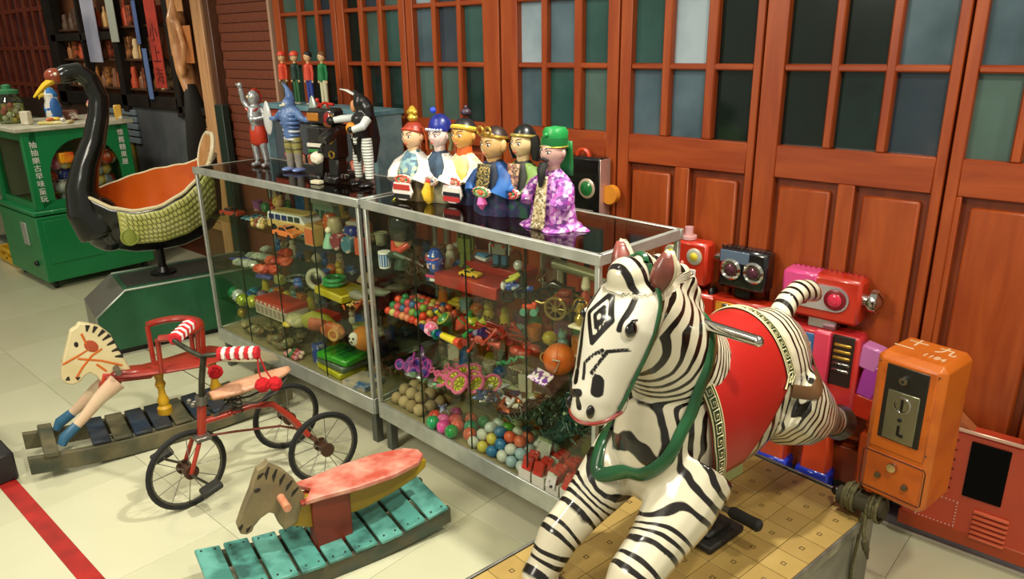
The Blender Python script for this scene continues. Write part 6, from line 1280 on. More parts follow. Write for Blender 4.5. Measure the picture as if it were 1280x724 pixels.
MB().box((0, 0, .026), (.045, .018, .014), b=.003).box((.016, 0, .034), (.016, .018, .014), b=.003).build('body', mat('#c8401c', .3), t)
for x in (-.016, .016):
    for s_ in (-1, 1): MB().cyl((x, s_*.011, .012), (x, s_*.017, .012), .012, .012, 14).build('wheel', mat('#5a9a88', .4), t)
t = thing('toy_carriage', 'gilt toy carriage with two big spoked wheels at the right of the upper shelf', 'carriage', R_(.905, .085, z1), R(14))
GD = mat('#8a7440', .3, .6)
for s_ in (-1, 1):
    w_ = MB().torus((0, s_*.028, .040), .034, .005, 24, 6, (R(90), 0, 0)).cyl((0, s_*.022, .04), (0, s_*.034, .04), .009).build('wheel', GD, t)
    for k in range(8): a = pi*k/4; MB().cyl((0, s_*.028, .04), (cos(a)*.032, s_*.028, .04+sin(a)*.032), .0022, .0022, 5).build('spoke', GD, w_)
MB().box((.01, 0, .06), (.06, .04, .03), b=.006).box((.02, 0, .085), (.04, .036, .02), b=.006).build('seat_box', mat('#7a2c1c', .4), t); MB().tube([(-.03, 0, .05), (-.06, 0, .04), (-.08, 0, .045)], .004, 6).build('shaft', GD, t)
t = thing('toy_rider', 'small pale figure with a red coat seated behind the gilt carriage', 'figure', R_(.955, .15, z1), R(20)); MB().lathe([(.022, 0), (.020, .04), (.014, .075), (.006, .085)], n=12).build('coat', mat('#a83a28', .5), t); MB().ball((0, 0, .098), .014, 10, 8).build('head', CREAM, t); MB().cyl((0, 0, .106), (0, 0, .128), .013, .008, 12).build('hat', mat('#d8d4b8', .4), t); MB().torus((-.035, 0, .04), .026, .004, 18, 6, (R(90), 0, 0)).build('wheel', GD, t)
t = thing('oil_lamp', 'tiny gilt oil lamp on a cream base at the right post of the upper shelf', 'lamp', R_(1.005, .07, z1), 0)
MB().box((0, 0, .004), (.06, .05, .008), b=.002).build('base', CREAM, t); MB().lathe([(.012, .008), (.020, .018), (.020, .034), (.010, .044), (.016, .054), (.018, .07), (.008, .088), (.010, .094)], n=18).build('lamp_body', mat('#b89a4a', .2, .8), t); MB().torus((0, 0, .065), .026, .002, 20, 5, (R(90), 0, 0)).build('carry_handle', GOLD, t)
# ---------------- right case, second shelf
z2 = .596
gc = ['#d83a24', '#e05a30', '#d84a4a', '#c8a83a', '#1f7a4a', '#d87a5a', '#2a5a8a', '#c8c070', '#d84a24', '#7a9a3a', '#e08a5a', '#c8404a']
gn = {'#d83a24': 'red', '#e05a30': 'orange', '#d84a4a': 'pinkish red', '#c8a83a': 'mustard', '#1f7a4a': 'green', '#d87a5a': 'salmon', '#2a5a8a': 'blue', '#c8c070': 'straw yellow', '#d84a24': 'red', '#7a9a3a': 'olive', '#e08a5a': 'salmon', '#c8404a': 'pinkish red'}
def pile(pos, z, r, mk, rows, dx, dy, x0, y0, cap_=99, pick=None):
    n = 0; L = 0
    for L in range(rows):
        nx = int(round((pos[0])/(2*dx)))-L; ny = max(1, int(round(pos[1]/(2*dy)))-L)
        for j in range(ny):
            for i in range(max(1, nx)):
                if n >= cap_: return
                mk(n, (x0+(2*i+1+L+.0*(j % 2))*dx+random.uniform(-.002, .002), y0+(2*j+1+L)*dy+random.uniform(-.002, .002), z+r+L*r*1.5)); n += 1
bm_ = {}
def balls(fn, cols_, names, r, grp, cat, nm, z, box_, rows, x0, y0, cap_, tail, sc=(1, 1, 1), rough=.35):
    for c in cols_:
        if (c, r) not in bm_:
            me = MB().ball((0, 0, 0), (r*sc[0], r*sc[1], r*sc[2]), 16, 11).mesh(nm, 80); me.materials.append(mat(c, rough, coat=.2)); bm_[(c, r)] = me
    def mk(n, p):
        c = cols_[(n*7+n//3) % len(cols_)]; o = bpy.data.objects.new(nm, bm_[(c, r)]); C.objects.link(o); o.location = fn(*p); o.rotation_euler = (random.random(), random.random(), random.random())
        tag(o, names[c]+' '+tail, cat, grp+', '+names[c])
    pile(box_, z, r*sc[2], mk, rows, r*sc[0], r*sc[1], x0, y0, cap_)
balls(R_, gc, gn, .0155, 'gum balls on the second shelf', 'ball', 'gum_ball', z2, (.25, .20), 3, .035, .025, 90, 'gum ball in the pile at the left end of the second shelf')
def spin_top(loc, rot, c1, c2, lab):
    t = thing('spinning_top', lab, 'top', loc, 0); t.rotation_euler = rot
    MB().lathe([(.0, 0), (.006, .004), (.024, .03), (.026, .045), (.018, .056), (.008, .06)], n=20).build('cone', mat(c1, .25, coat=.4), t); MB().lathe([(.008, .058), (.007, .075), (.009, .085), (0, .088)], n=12).build('stem', mat(c2, .3), t)
    MB().torus((0, 0, .046), .0255, .0025, 22, 6).build('ring', mat(c2, .3), t)
def horn(loc, rot, cs, lab, L=.11):
    t = thing('toy_kaleidoscope', lab, 'toy', loc, 0); t.rotation_euler = rot; k0 = -L/2; n = len(cs)
    for k, c in enumerate(cs): MB().cyl((k0+L*k/n, 0, 0), (k0+L*(k+1)/n, 0, 0), .011+.005*(k/n), .011+.005*((k+1)/n), 18).build('tube_section', mat(c, .3, coat=.3), t)
    MB().torus((k0+L, 0, 0), .017, .003, 18, 6, (0, R(90), 0)).build('end_ring', mat(cs[-1], .3), t)
spin_top(R_(.335, .12, z2+.004), (R(35), R(-20), 0), '#1c8a4a', '#c8c83a', 'green spinning top with a yellow stem on the second shelf')
spin_top(R_(.385, .10, z2+.004), (R(-30), R(30), 0), '#c84a3a', '#1c8a5a', 'brick red spinning top lying beside the green one')
spin_top(R_(.34, .05, z2+.022), (R(80), 0, R(20)), '#d8608a', '#d8a0b0', 'pink spinning top lying at the left of the tops')
spin_top(R_(.42, .16, z2+.004), (R(20), R(10), 0), '#c8c83a', '#1c8a4a', 'yellow spinning top behind the brick red one')
horn(R_(.335, .015, z2+.018), (0, 0, R(-10)), ['#1c2a6a', '#1c2a6a', '#c8c83a', '#0f7a6a', '#0f7a6a'], 'blue and teal toy kaleidoscope at the front of the second shelf')
horn(R_(.455, .010, z2+.020), (0, 0, R(-6)), ['#1c3a8a', '#d8c82c', '#d8c82c', '#d8c82c', '#c84a2c'], 'yellow toy kaleidoscope with a red end at the front of the second shelf', .13)
horn(R_(.47, .12, z2+.030), (R(0), R(-40), R(30)), ['#1c8a3a', '#1c8a3a', '#c8c83a', '#c8c83a'], 'green and yellow toy kaleidoscope leaning behind the red whistles')
horn(R_(.54, .07, z2+.045), (R(0), R(-20), R(-10)), ['#1c1c6a', '#8a8ab0', '#1c1c6a'], 'navy toy kaleidoscope lying on top of the red whistles', .09)
for k in range(30):
    x = .555+random.uniform(-.06, .10); y = .03+random.uniform(0, .16); L = random.uniform(.05, .08); el = random.uniform(-.5, .5)
    o = MB().tube([(-L/2, 0, 0), (L*.2, 0, 0), (L*.42, 0, 0), (L/2, 0, 0)], [.005, .006, .010, .014], 10).ball((-L/2, 0, 0), .006, 8, 6).build('toy_trumpet', mat(['#a82c1c', '#b83a24', '#8f2418'][k % 3], .25, coat=.3), loc=R_(x, y, z2+.016+.010*(k % 5)), rot=(0, el, random.uniform(0, 6.2))); tag(o, 'small red toy trumpet in the tangled pile on the second shelf', 'toy trumpet', 'red toy trumpets on the second shelf')
for k in range(4): one(MB().ball((0, 0, 0), (.028, .020, .016), 12, 8), 'sweet_packet', mat('#8f2a1c', .3, 0, '#b83a28', 30), R_(.70+.035*(k % 2), .10+.05*(k//2), z2+.017), 'dark red packet behind the green bead string', 'packet', (0, 0, k), 'dark red packets on the second shelf')
one(MB().tube([(k*.008-.05, sin(k*1.1)*.008, cos(k*1.7)*.006) for k in range(14)], .0055, 6), 'bead_string', mat('#2a7a4a', .4), R_(.735, .03, z2+.012), 'short green bead string hanging at the second shelf edge', 'beads', (0, R(-25), R(15)))
t = thing('orange_ball', 'large orange ball with a grey figure mark beside the right post', 'ball', R_(.905, .085, z2+.052), R(0)); MB().ball((0, 0, 0), .051, 26, 18).build('ball_skin', mat('#d86a1c', .4, 0, '#c85a14', 10), t); MB().torus((-.052, -.008, -.005), .014, .0035, 18, 6, (R(60), 0, R(60))).build('ring', mat('#a8884a', .3, .6), t)
for a in (0, 60, 120): MB().torus((0, 0, 0), .0512, .0009, 36, 4, (R(90), 0, R(a))).build('seam', mat('#a8480f', .5), t)
MB().tube([(.012, -.0500, .018), (.034, -.040, .016), (.028, -.043, -.004), (.020, -.046, -.022)], [(.004, .002)]*4, 6).build('grey_mark', mat('#b0aca4', .4), t)
for k in range(6): one(MB().tube([(0, -.022, 0), (0, .022, 0)], .0024, 6).ball((0, -.022, 0), .004, 8, 6), 'toy_peg', mat('#8a8468', .3, .4), R_(.765+.011*k, .03, z2+.004), 'thin grey metal peg in a row left of the orange ball', 'peg', (0, 0, R(-20)), 'metal pegs beside the orange ball')
one(MB().box((0, 0, 0), (.085, .05, .006), b=.002), 'printed_card', cells(['#d8d0d8', '#6a3a8a', '#d8d0d8', '#8a4a9a', '#4a2a5a', '#d8c8d0'], 90, .3), R_(.895, .012, z2+.012), 'purple and white printed card under the orange ball', 'card', (R(25), 0, R(-12)))
# ---------------- right case, third shelf
z3 = .386
for k in range(9):
    x, y = .13+.032*(k % 4), .04+.045*(k//4)
    t = thing('toy_goggles', 'purple plastic toy goggles in the pile on the third shelf', 'goggles', R_(x, y, z3+.016+.012*(k//4)), random.uniform(-1, 1), 'purple goggles on the third shelf', 1.3)
    c = ['#9a3a9a', '#b84aa0', '#7a3a8a'][k % 3]
    for s_ in (-1, 1): MB().torus((s_*.016, 0, 0), .014, .004, 16, 6, (R(70), 0, 0)).build('frame', mat(c, .25, coat=.4), t); MB().ball((s_*.016, 0, 0), (.012, .003, .012), 10, 6).build('lens', mat('#3a2a8a', .1), t)
for k in range(8): one(MB().ball((0, 0, 0), (.022, .014, .008), 8, 5, fn=lambda d: [v*random.uniform(.8, 1.25) for v in d]), 'foil_sweet', mat(['#b8c8b8', '#8ab090', '#c8a8c0'][k % 3], .15, .8), R_(.20+.022*k, .015+.01*(k % 3), z3+.011), 'crumpled silver green foil sweet in front of the goggles', 'sweet', (random.random(), 0, k), 'foil sweets on the third shelf', smooth=0)
for k, (x, y, a) in enumerate(((.36, .05, 175), (.395, .11, 120), (.43, .045, 190), (.45, .12, 60), (.50, .09, 30), (.47, .035, 200), (.40, .16, 100), (.54, .13, 20))):
    t = thing('pinwheel_whistle', 'pink plastic whistle with a yellow spiral wheel on the third shelf', 'whistle', R_(x, y, z3+.032+.009*(k % 3)), R(a), 'pink and yellow spiral whistles on the third shelf', 1.3); t.rotation_euler = (R(38+6*(k % 3)), 0, R(-15+8*(k % 4)))
    PK = mat('#d86090', .3, coat=.3)
    MB().torus((0, 0, 0), .026, .005, 24, 6).build('rim', PK, t); MB().cyl((0, 0, -.004), (0, 0, -.001), .024, .024, 20).build('disc', mat('#d8cc3a', .4), t)
    for q in range(8): MB().tube([(cos(q*pi/4+j*.22)*(.005+.0045*j), sin(q*pi/4+j*.22)*(.005+.0045*j), .0015) for j in range(5)], [(.0022, .0016)]*5, 5).build('spiral_vane', mat('#8a8a1c', .4), t)
    MB().cyl((-.026, 0, 0), (-.060, 0, 0), .005).torus((-.068, 0, 0), .008, .003, 14, 6).build('handle', PK, t)
fc = ['#c8ccd4', '#5a6a9a', '#d8d4c8', '#b8a84a', '#3a4a7a', '#a85a3a', '#dcdce0', '#4a3a5a']
for k in range(34):
    x = .56+random.uniform(-.03, .17); y = .03+random.uniform(0, .15)
    one(MB().ball((0, 0, 0), (.024, .011, .008), 8, 5, fn=lambda d: [v*random.uniform(.75, 1.3) for v in d]), 'foil_strip', mat(fc[k % 8], .15, .6 if k % 2 else .1), R_(x, y, z3+.012+.012*(k % 3)), ['silver', 'slate blue', 'cream', 'gold', 'navy', 'copper', 'white', 'plum'][k % 8]+' foil wrapped toy in the glittering heap on the third shelf', 'toy', (random.random(), random.random(), k*1.3), 'foil toys, colour %d' % (k % 8), smooth=0)
dk = MB()
for k in range(420):
    x = .80+random.uniform(-.10, .20); y = .10+random.uniform(-.075, .13); h = max(.01, .095-abs(x-.87)*.45-abs(y-.11)*.25)*random.uniform(.2, 1)
    a = random.uniform(0, 6.2); dk.tube([(x, y, h), (x+cos(a)*.014, y+sin(a)*.014, h+.010), (x+cos(a+1)*.024, y+sin(a+1)*.020, max(.004, h-.004))], [.004, .005, .002], 5)
dkk = dk.build('toy_frogs', mat('#23402f', .35, 0, '#142a1e', 20), loc=(RX, RY, z3+.002), rot=(0, 0, RA)); tag(dkk, 'dark green tangled heap of rubber toys at the right of the third shelf', 'toy heap', None, 'stuff')
# ---------------- right case, floor
zb = .21
balls(R_, ['#a89068', '#b8a078', '#9a8258'], {'#a89068': 'tan', '#b8a078': 'light tan', '#9a8258': 'brownish'}, .025, 'wooden balls on the case floor', 'ball', 'wooden_ball', zb, (.20, .21), 2, .035, .02, 22, 'wooden ball in the left corner of the case floor', rough=.8)
for k, (x, y, c, nm) in enumerate(((.30, .05, '#c83a28', 'red'), (.345, .055, '#d860a0', 'pink'), (.33, .015, '#1f9a5a', 'green'), (.385, .02, '#d84a9a', 'bright pink'), (.42, .06, '#d85a4a', 'salmon'), (.435, .018, '#1c8a3a', 'dark green'), (.38, .085, '#c85a5a', 'brick'), (.46, .09, '#2a8a6a', 'teal'), (.50, .05, '#c85a40', 'rusty'), (.34, .12, '#b84a8a', 'magenta'), (.47, .15, '#3a8a5a', 'sea green'), (.42, .13, '#c86a4a', 'orange brown'))):
    t = thing('water_balloon', nm+' glossy balloon ball among those in the middle of the case floor', 'balloon', R_(x, y, zb+.027)); MB().ball((0, 0, 0), (.026, .026, .026), 18, 12).build('skin', mat(c, .15, coat=.5), t); MB().torus((0, -.018, .018), .007, .002, 12, 5, (R(50), 0, 0)).build('neck_ring', mat(c, .3), t)
one(MB().ball((0, 0, 0), (.012, .012, .012), 12, 8).box((0, 0, 0), (.044, .005, .005)).box((0, 0, 0), (.005, .044, .005)).box((0, 0, 0), (.005, .005, .044)), 'toy_jack', mat('#2a2a8a', .3, 0, '#b8c0e0', 40), R_(.345, .055, zb+.075), 'blue and white star jack lying on the pink balloon', 'toy', (.5, .4, .3))
ec = ['#c8c8c0', '#d85a3a', '#c8c8c4', '#4a9a3a', '#2a6aa0', '#d87a4a', '#b8c0c4', '#c8b84a', '#d86a4a', '#9ab0c0']
en = {'#c8c8c0': 'white', '#d85a3a': 'orange', '#c8c8c4': 'off white', '#4a9a3a': 'green', '#2a6aa0': 'blue', '#d87a4a': 'salmon', '#b8c0c4': 'pale grey', '#c8b84a': 'yellow', '#d86a4a': 'coral', '#9ab0c0': 'pale blue'}
balls(R_, ec, en, .0215, 'egg balls on the case floor', 'egg', 'capsule_egg', zb, (.27, .20), 3, .52, .012, 60, 'plastic egg in the heap on the right case floor', sc=(1.12, .95, .95))
for k in range(8):
    x = .825+.062*(k % 4); y = .035+.075*(k//4)
    t = thing('snack_box', 'white carton holding red packets, '+['front row', 'back row'][k//4]+' in the right corner of the case floor', 'box', R_(x, y, zb), RA, 'white cartons of red packets, '+['front', 'back'][k//4])
    MB().box((0, 0, .022), (.056, .066, .044), b=.002).build('carton', mat('#c8c4b8', .5), t)
    for q in range(3): p_ = MB().box((random.uniform(-.008, .008), -.02+.02*q, .062), (.046, .012, .05), (R(-25), random.uniform(-.2, .2), 0), b=.005).build('red_packet', mat('#b8281c', .3, 0, '#d8c8c0', 55, .66, .03, coat=.3), t)
    if k % 3 == 2: MB().box((0, -.034, .055), (.04, .004, .05), (R(-20), 0, 0), b=.001).build('printed_card', mat('#c8c4bc', .4, 0, '#2a2624', 40, .6, .04), t)
one(MB().box((0, 0, .04), (.06, .004, .075), (R(-20), 0, 0), b=.001), 'price_card', mat('#c0bcb4', .4, 0, '#5a5450', 35, .6, .05), R_(.845, .075, zb+.055), 'grey printed card propped above the left white carton', 'card')
# ---------------- left case, upper shelf
z1 = .806
toy_car(L_(.12, .10, z1), R(190), .13, '#a8321c', 'red toy racing car with an open cockpit at the left end', roof='#5a1c14')
for k in range(6): t = toy_car(L_(.26+.045*(k % 3), .10+.05*(k//3), z1), R(205), .06, ['#4a7a9a', '#8ab0b8', '#b8a888'][k % 3], ['steel blue', 'pale blue', 'sand coloured'][k % 3]+(' small car, nearer row beside the red racing car' if k < 3 else ' small car, rear row beside the red racing car'))
toy_car(L_(.66, .11, z1), R(187), .26, '#c8a868', 'long cream and blue windowed tin bus on the upper shelf', 'toy bus', 'toy_bus', bus=True)
toy_car(L_(.72, .035, z1), R(183), .15, '#c8702c', 'orange tin car parked in front of the bus')
toy_car(L_(.85, .045, z1), R(183), .10, '#2a3a2c', 'dark green small car right of the orange car', roof='#8a9a88')
for k in range(7): one(MB().ball((0, 0, .014), (.014, .014, .014), 10, 8).ball((0, -.004, .032), (.009, .009, .010), 8, 6).ball((-.006, -.004, .04), .004, 6, 5), 'tiny_bear', mat(['#c8a868', '#8a4a3a', '#d8c8a8'][k % 3], .5), L_(.42+.026*(k % 4), .04+.03*(k//4), z1), ['honey', 'brown', 'cream'][k % 3]+' tiny bear in the cluster in front of the bus', 'toy bear', (0, 0, k), 'tiny bears, '+['honey', 'brown', 'cream'][k % 3])
for k, x in enumerate((.20, .32)):
    t = thing('rabbit_box', ['printed tin box with a pale rabbit on purple, left of two', 'printed tin box with a pale rabbit on wine red, right of two'][k], 'box', L_(x, .32, z1), 0); MB().box((0, 0, .09), (.10, .05, .18), b=.003).build('box_body', mat(['#4a3a5a', '#6a2438'][k], .3), t); MB().ball((0, -.027, .065), (.024, .004, .04), 14, 10).ball((0, -.027, .11), (.018, .004, .018), 12, 8).ball((-.010, -.027, .145), (.006, .003, .024), 8, 6).ball((.010, -.027, .145), (.006, .003, .024), 8, 6).build('rabbit_print', mat('#b8b0a0', .5), t); MB().box((0, -.027, .025), (.08, .003, .03)).build('green_print', mat('#2a7a4a', .5), t)
t = thing('blue_tin', 'bright blue tin with a brown strip right of the rabbit boxes', 'tin', L_(.43, .31, z1)); MB().box((0, 0, .085), (.075, .05, .17), b=.003).build('tin_body', mat('#1c5a9a', .3, 0, '#2a7ab8', 30), t); MB().box((.05, 0, .07), (.03, .04, .14), b=.002).build('brown_strip', mat('#8a6a3a', .5), t)
t = thing('yellow_bear', 'yellow and pink toy bear standing in front of the rabbit boxes', 'toy bear', L_(.39, .20, z1)); MB().ball((0, 0, .035), (.026, .022, .035), 14, 10).ball((0, -.004, .088), (.030, .026, .028), 14, 10).ball((-.02, 0, .115), .010, 8, 6).ball((.02, 0, .115), .010, 8, 6).build('body', mat('#d8b868', .4, 0, '#d8a898', 14), t)
for s_ in (-1, 1): MB().ball((s_*.010, -.028, .094), .003, 6, 5).build('eye', BLACK, t)
t = thing('doll_house', 'pale green roofed toy house at the back of the upper shelf', 'toy house', L_(.66, .30, z1), R(0)); MB().box((0, 0, .05), (.16, .08, .10), b=.002).build('house_wall', mat('#8ab09a', .4), t); MB().prism([(-.09, .10), (.09, .10), (.06, .14), (-.06, .14)], .10).build('roof', mat('#a8b8a8', .4), t); [MB().box((x, -.041, .05), (.03, .003, .04)).build('window', mat('#3a5a5a', .2), t) for x in (-.045, .0, .045)]
one(MB().box((0, 0, .055), (.17, .02, .11), b=.002), 'picture_tin', mat('#3a2a28', .3, 0, '#8a3a28', 14, .55, .1), L_(.98, .34, z1), 'dark picture tin with red figures against the back of the upper shelf', 'tin')
one(MB().lathe([(.018, 0), (.022, .01), (.022, .05), (.026, .052), (.026, .062), (.018, .066), (.02, .09), (.024, .10), (.02, .12), (0, .125)], n=16), 'stacked_toy', mat('#b89a38', .35, 0, '#2a2418', 26, .55, .05), L_(.80, .28, z1), 'yellow and black stacked toy left of the picture tin', 'toy')
for k, (x, y, c, h, lb) in enumerate(((.80, .20, '#c85a1c', .085, 'orange tin can behind the bus'), (.92, .25, '#a85a38', .07, 'terracotta toy pot behind the cream pot'), (1.0, .24, '#c8602c', .07, 'orange toy pot near the right end'), (.905, .15, '#c8b890', .09, 'cream toy pot with a wide rim'), (1.06, .13, '#1c2c8a', .075, 'deep blue patterned tin near the right post'), (.985, .17, '#2a4a8a', .06, 'blue toy pot behind the tin robot figures'))):
    one(MB().lathe([(.026, 0), (.032, h*.3), (.032, h*.8), (.024, h), (.02, h*1.02)], n=18), 'toy_pot' if k else 'tin_can', mat(c, .3, 0, '#d8c8a0', 40, .64, .05), L_(x, y, z1), lb, 'pot' if k else 'can')
t = thing('tan_box', 'tan framed square box at the front edge of the upper shelf', 'box', L_(.925, .03, z1)); MB().box((0, 0, .04), (.072, .05, .08), b=.002).build('box_body', mat('#a8884a', .5), t); MB().box((0, -.026, .04), (.056, .003, .062)).build('orange_face', mat('#a85a30', .4), t)
t = thing('bell_figure', 'mint green bell shaped figurine at the front of the upper shelf', 'figurine', L_(1.01, .045, z1)); MB().lathe([(.030, 0), (.026, .02), (.014, .05), (.012, .06)], n=16).build('skirt', mat('#8ab8a0', .4), t); MB().ball((0, 0, .072), .014, 10, 8).build('head', CREAM, t)
for k, (x, c, lb) in enumerate(((1.075, '#7a2a38', 'wine red round tin figure at the front of the upper shelf'), (1.15, '#3a6a7a', 'teal patterned round tin at the right end of the upper shelf'))): one(MB().cyl((0, -.015, .036), (0, .015, .036), .034, .034, 22).torus((0, -.015, .036), .028, .003, 20, 6, (R(90), 0, 0)), 'round_tin', mat(c, .3, 0, '#c8b8a8', 36, .6, .05), L_(x, .04, z1), lb, 'tin')
one(MB().box((0, 0, .035), (.05, .03, .07), b=.004), 'red_tin', mat('#b84a2c', .3), L_(1.215, .05, z1), 'brick red tin beside the right post of the upper shelf', 'tin')
for k in range(6): one(MB().ball((0, 0, .02), (.016, .014, .02), 10, 8).ball((0, 0, .046), .011, 8, 6).box((0, 0, .004), (.03, .02, .008), b=.002), 'tiny_figure', cells([['#2a3a8a', '#c8c8d0', '#8a2a2a'], ['#7a6a4a', '#c8b890', '#4a3a2a']][k % 2], 60, .4), L_(1.05+.035*(k % 3), .09+.04*(k//3)+.0, z1), ['blue and white', 'brown and cream'][k % 2]+' tiny figure crowded near the right end of the upper shelf', 'figure', (0, 0, k), 'tiny crowded figures %d' % (k % 2))
# ---------------- left case, second shelf
z2 = .566
t = thing('blue_fan', 'flat blue paper fan at the left end of the second shelf', 'fan', L_(.10, .13, z2+.004), R(20)); MB().prism([(-.09, 0)]+[(-.09+.17*cos(R(a)), .17*sin(R(a))) for a in range(-22, 23, 4)], .004, rot=(R(90), 0, 0)).build('fan_leaf', mat('#2c4a9a', .5), t)
for k in range(9): one(MB().ball((0, 0, .018), (.034, .028, .018), 10, 6, fn=lambda d: [v*random.uniform(.8, 1.2) for v in d]), 'clear_packet', mat(['#a8b0a0', '#8a9488', '#c0c4b8'][k % 3], .15, .2), L_(.17+.045*(k % 4), .07+.08*(k//4), z2+.004*k), 'pale clear plastic packet in the heap at the left of the second shelf', 'packet', (0, 0, k), 'clear packets on the second shelf', smooth=0)
for k in range(10): one(MB().ball((0, 0, .02), (.034, .024, .022), 9, 6, fn=lambda d: [v*random.uniform(.78, 1.25) for v in d]), 'red_packet', mat(['#b8442c', '#c8583c', '#a83424'][k % 3], .2, 0, '#d8a898', 30, .66, .04), L_(.36+.045*(k % 4), .07+.07*(k//4), z2+.006*k), 'glossy red packet in the heap on the second shelf of the left case', 'packet', (0, 0, k), 'red packets on the second shelf', smooth=0)
one(MB().torus((0, 0, .006), .05, .005, 26, 6).torus((0, 0, .008), .035, .003, 22, 6), 'ring_toy', mat('#5a6a5a', .3), L_(.60, .12, z2), 'dull green ring lying on the second shelf', 'ring')
one(MB().box((0, 0, .008), (.10, .03, .016), b=.004), 'blue_bar', mat('#2a3a7a', .3), L_(.47, .035, z2), 'dark blue plastic bar in front of the red packets', 'toy', (0, 0, R(12)))
one(MB().box((0, 0, .02), (.05, .03, .04), b=.003), 'olive_block', mat('#7a7c3c', .4), L_(.60, .035, z2), 'small olive yellow block at the shelf edge', 'block')
t = thing('yellow_tray', 'yellow slotted plastic tray near the right end of the second shelf', 'tray', L_(.96, .12, z2), R(-4)); MB().box((0, 0, .018), (.22, .15, .034), b=.005).build('tray_body', mat('#b8a81c', .4), t); [MB().box((-.09+.02*k, 0, .036), (.006, .13, .003)).build('slot_bar', mat('#7a7010', .4), t) for k in range(10)]
t = thing('green_tape_ring', 'green plastic ring reel standing on the yellow tray', 'reel', L_(.91, .12, z2+.037)); MB().torus((0, 0, .010), .044, .010, 28, 8).torus((0, 0, .028), .042, .010, 28, 8).build('reel_ring', mat('#1c8a4a', .3), t); MB().cyl((0, 0, 0), (0, 0, .03), .018, .018, 16).build('hub', mat('#156a38', .3), t)
one(MB().torus((0, 0, .045), .040, .012, 24, 8, (R(90), 0, R(30))), 'white_ring', mat('#a8a890', .4), L_(.80, .10, z2), 'greyish white ring standing left of the green reel', 'ring')
for k in range(3): one(MB().tube([(-.06, 0, .02), (0, 0, .034), (.05, 0, .03), (.08, 0, .04)], [(.004, .006), (.028, .020), (.020, .016), (.004, .003)], 12), 'tin_bird', mat(['#8a8a7a', '#a8a8a0', '#6a6a60'][k], .4), L_(1.08+.03*k, .10+.08*k, z2), ['front', 'middle', 'rear'][k]+' grey toy bird at the right end of the second shelf', 'toy bird', (0, 0, R(20*k)))
one(MB().ball((0, 0, .04), (.04, .04, .035), 14, 10).torus((0, 0, .04), .042, .006, 20, 6), 'clear_dome', mat('#a89878', .2), L_(.97, .25, z2), 'brownish clear dome behind the yellow tray', 'toy')
for k in range(9): one(MB().tube([(0, 0, .01), (.03, .004*k, .02), (.06, 0, .012)], [.005, .004, .002], 6), 'bamboo_whistle', mat(['#b85a28', '#c8b060', '#a84a28'][k % 3], .4), L_(1.10+.012*k, .02+.012*(k % 4), z2+.002*k), ['rust', 'straw', 'brick'][k % 3]+' coloured thin whistle in the fan at the right post', 'whistle', (0, 0, R(-30+30*(k % 5))), 'thin whistles, colour %d' % (k % 3))
# ---------------- left case, third shelf
z3 = .376
for k, (x, y, c, nm) in enumerate(((.10, .06, '#1f7a4a', 'green'), (.16, .05, '#b8c4c0', 'silvery'), (.19, .12, '#1f7a9a', 'turquoise'), (.23, .07, '#1c5a8a', 'blue'), (.27, .12, '#8a6a8a', 'mauve'), (.24, .03, '#8aa02c', 'lime'), (.30, .05, '#a8b03a', 'yellow green'))):
    one(MB().ball((0, 0, .032), (.034, .032, .032), 14, 10, fn=lambda d: [v*(1+.12*sin(d[0]*9)*cos(d[2]*9)) for v in d]), 'tinsel_ball', mat(c, .2, .3), L_(x, y, z3+.001), nm+' shiny puffed ball at the left of the third shelf', 'ball')
t = thing('red_crate', 'red and white printed carton with a row of slots on the third shelf', 'carton', L_(.50, .085, z3), R(0)); MB().box((0, 0, .028), (.27, .12, .056), b=.002).build('white_side', mat('#b8b0a0', .5), t); MB().box((0, 0, .066), (.272, .122, .024), b=.002).build('red_top', mat('#a8301c', .4), t)
for k in range(7): MB().box((-.11+.037*k, -.0615, .064), (.018, .003, .010)).build('slot', mat('#d8b8a8', .5), t); MB().box((-.11+.037*k, -.0605, .028), (.026, .003, .036)).build('side_print', mat('#8a7a6a', .5), t)
one(MB().box((0, 0, .018), (.14, .10, .036), b=.003), 'red_carton', mat('#a83422', .4), L_(.72, .17, z3), 'flat red carton right of the slotted carton', 'carton')
one(MB().ball((0, 0, .03), (.065, .045, .03), 16, 10), 'straw_purse', mat('#8a8a60', .7, 0, '#a8a478', 40), L_(.69, .045, z3), 'straw coloured oval purse at the front of the third shelf', 'purse')
one(MB().ball((0, 0, .014), (.028, .02, .014), 10, 6), 'lemon_toy', mat('#a89c1c', .4), L_(.665, .008, z3), 'small mustard yellow bean toy below the straw purse', 'toy')
t = thing('cloth_shoe', 'olive and rust padded toy slipper on the third shelf', 'slipper', L_(.83, .07, z3), R(35)); MB().tube([(-.07, 0, .05), (-.03, 0, .055), (.03, 0, .045), (.07, 0, .03)], [(.018, .03), (.036, .045), (.040, .038), (.020, .022)], 16).build('padded_body', mat('#8a8a2c', .7), t); MB().tube([(-.03, -.03, .05), (.03, -.035, .045), (.06, -.02, .03)], [(.020, .03), (.022, .03), (.010, .02)], 12).build('rust_panel', mat('#a8522c', .6, 0, '#7a3418', 10), t)
t = thing('brown_shell', 'rust brown shell shaped toy right of the padded slipper', 'toy', L_(.955, .05, z3), R(20)); MB().tube([(-.05, 0, .035), (-.01, 0, .045), (.04, 0, .04), (.06, 0, .03)], [(.010, .02), (.032, .042), (.03, .036), (.012, .02)], 16).build('shell_body', mat('#a8502c', .4, 0, '#b87a3c', 16), t); MB().torus((.03, -.03, .038), .022, .008, 18, 6, (R(80), 0, 0)).build('shell_lip', mat('#b88a50', .4), t)
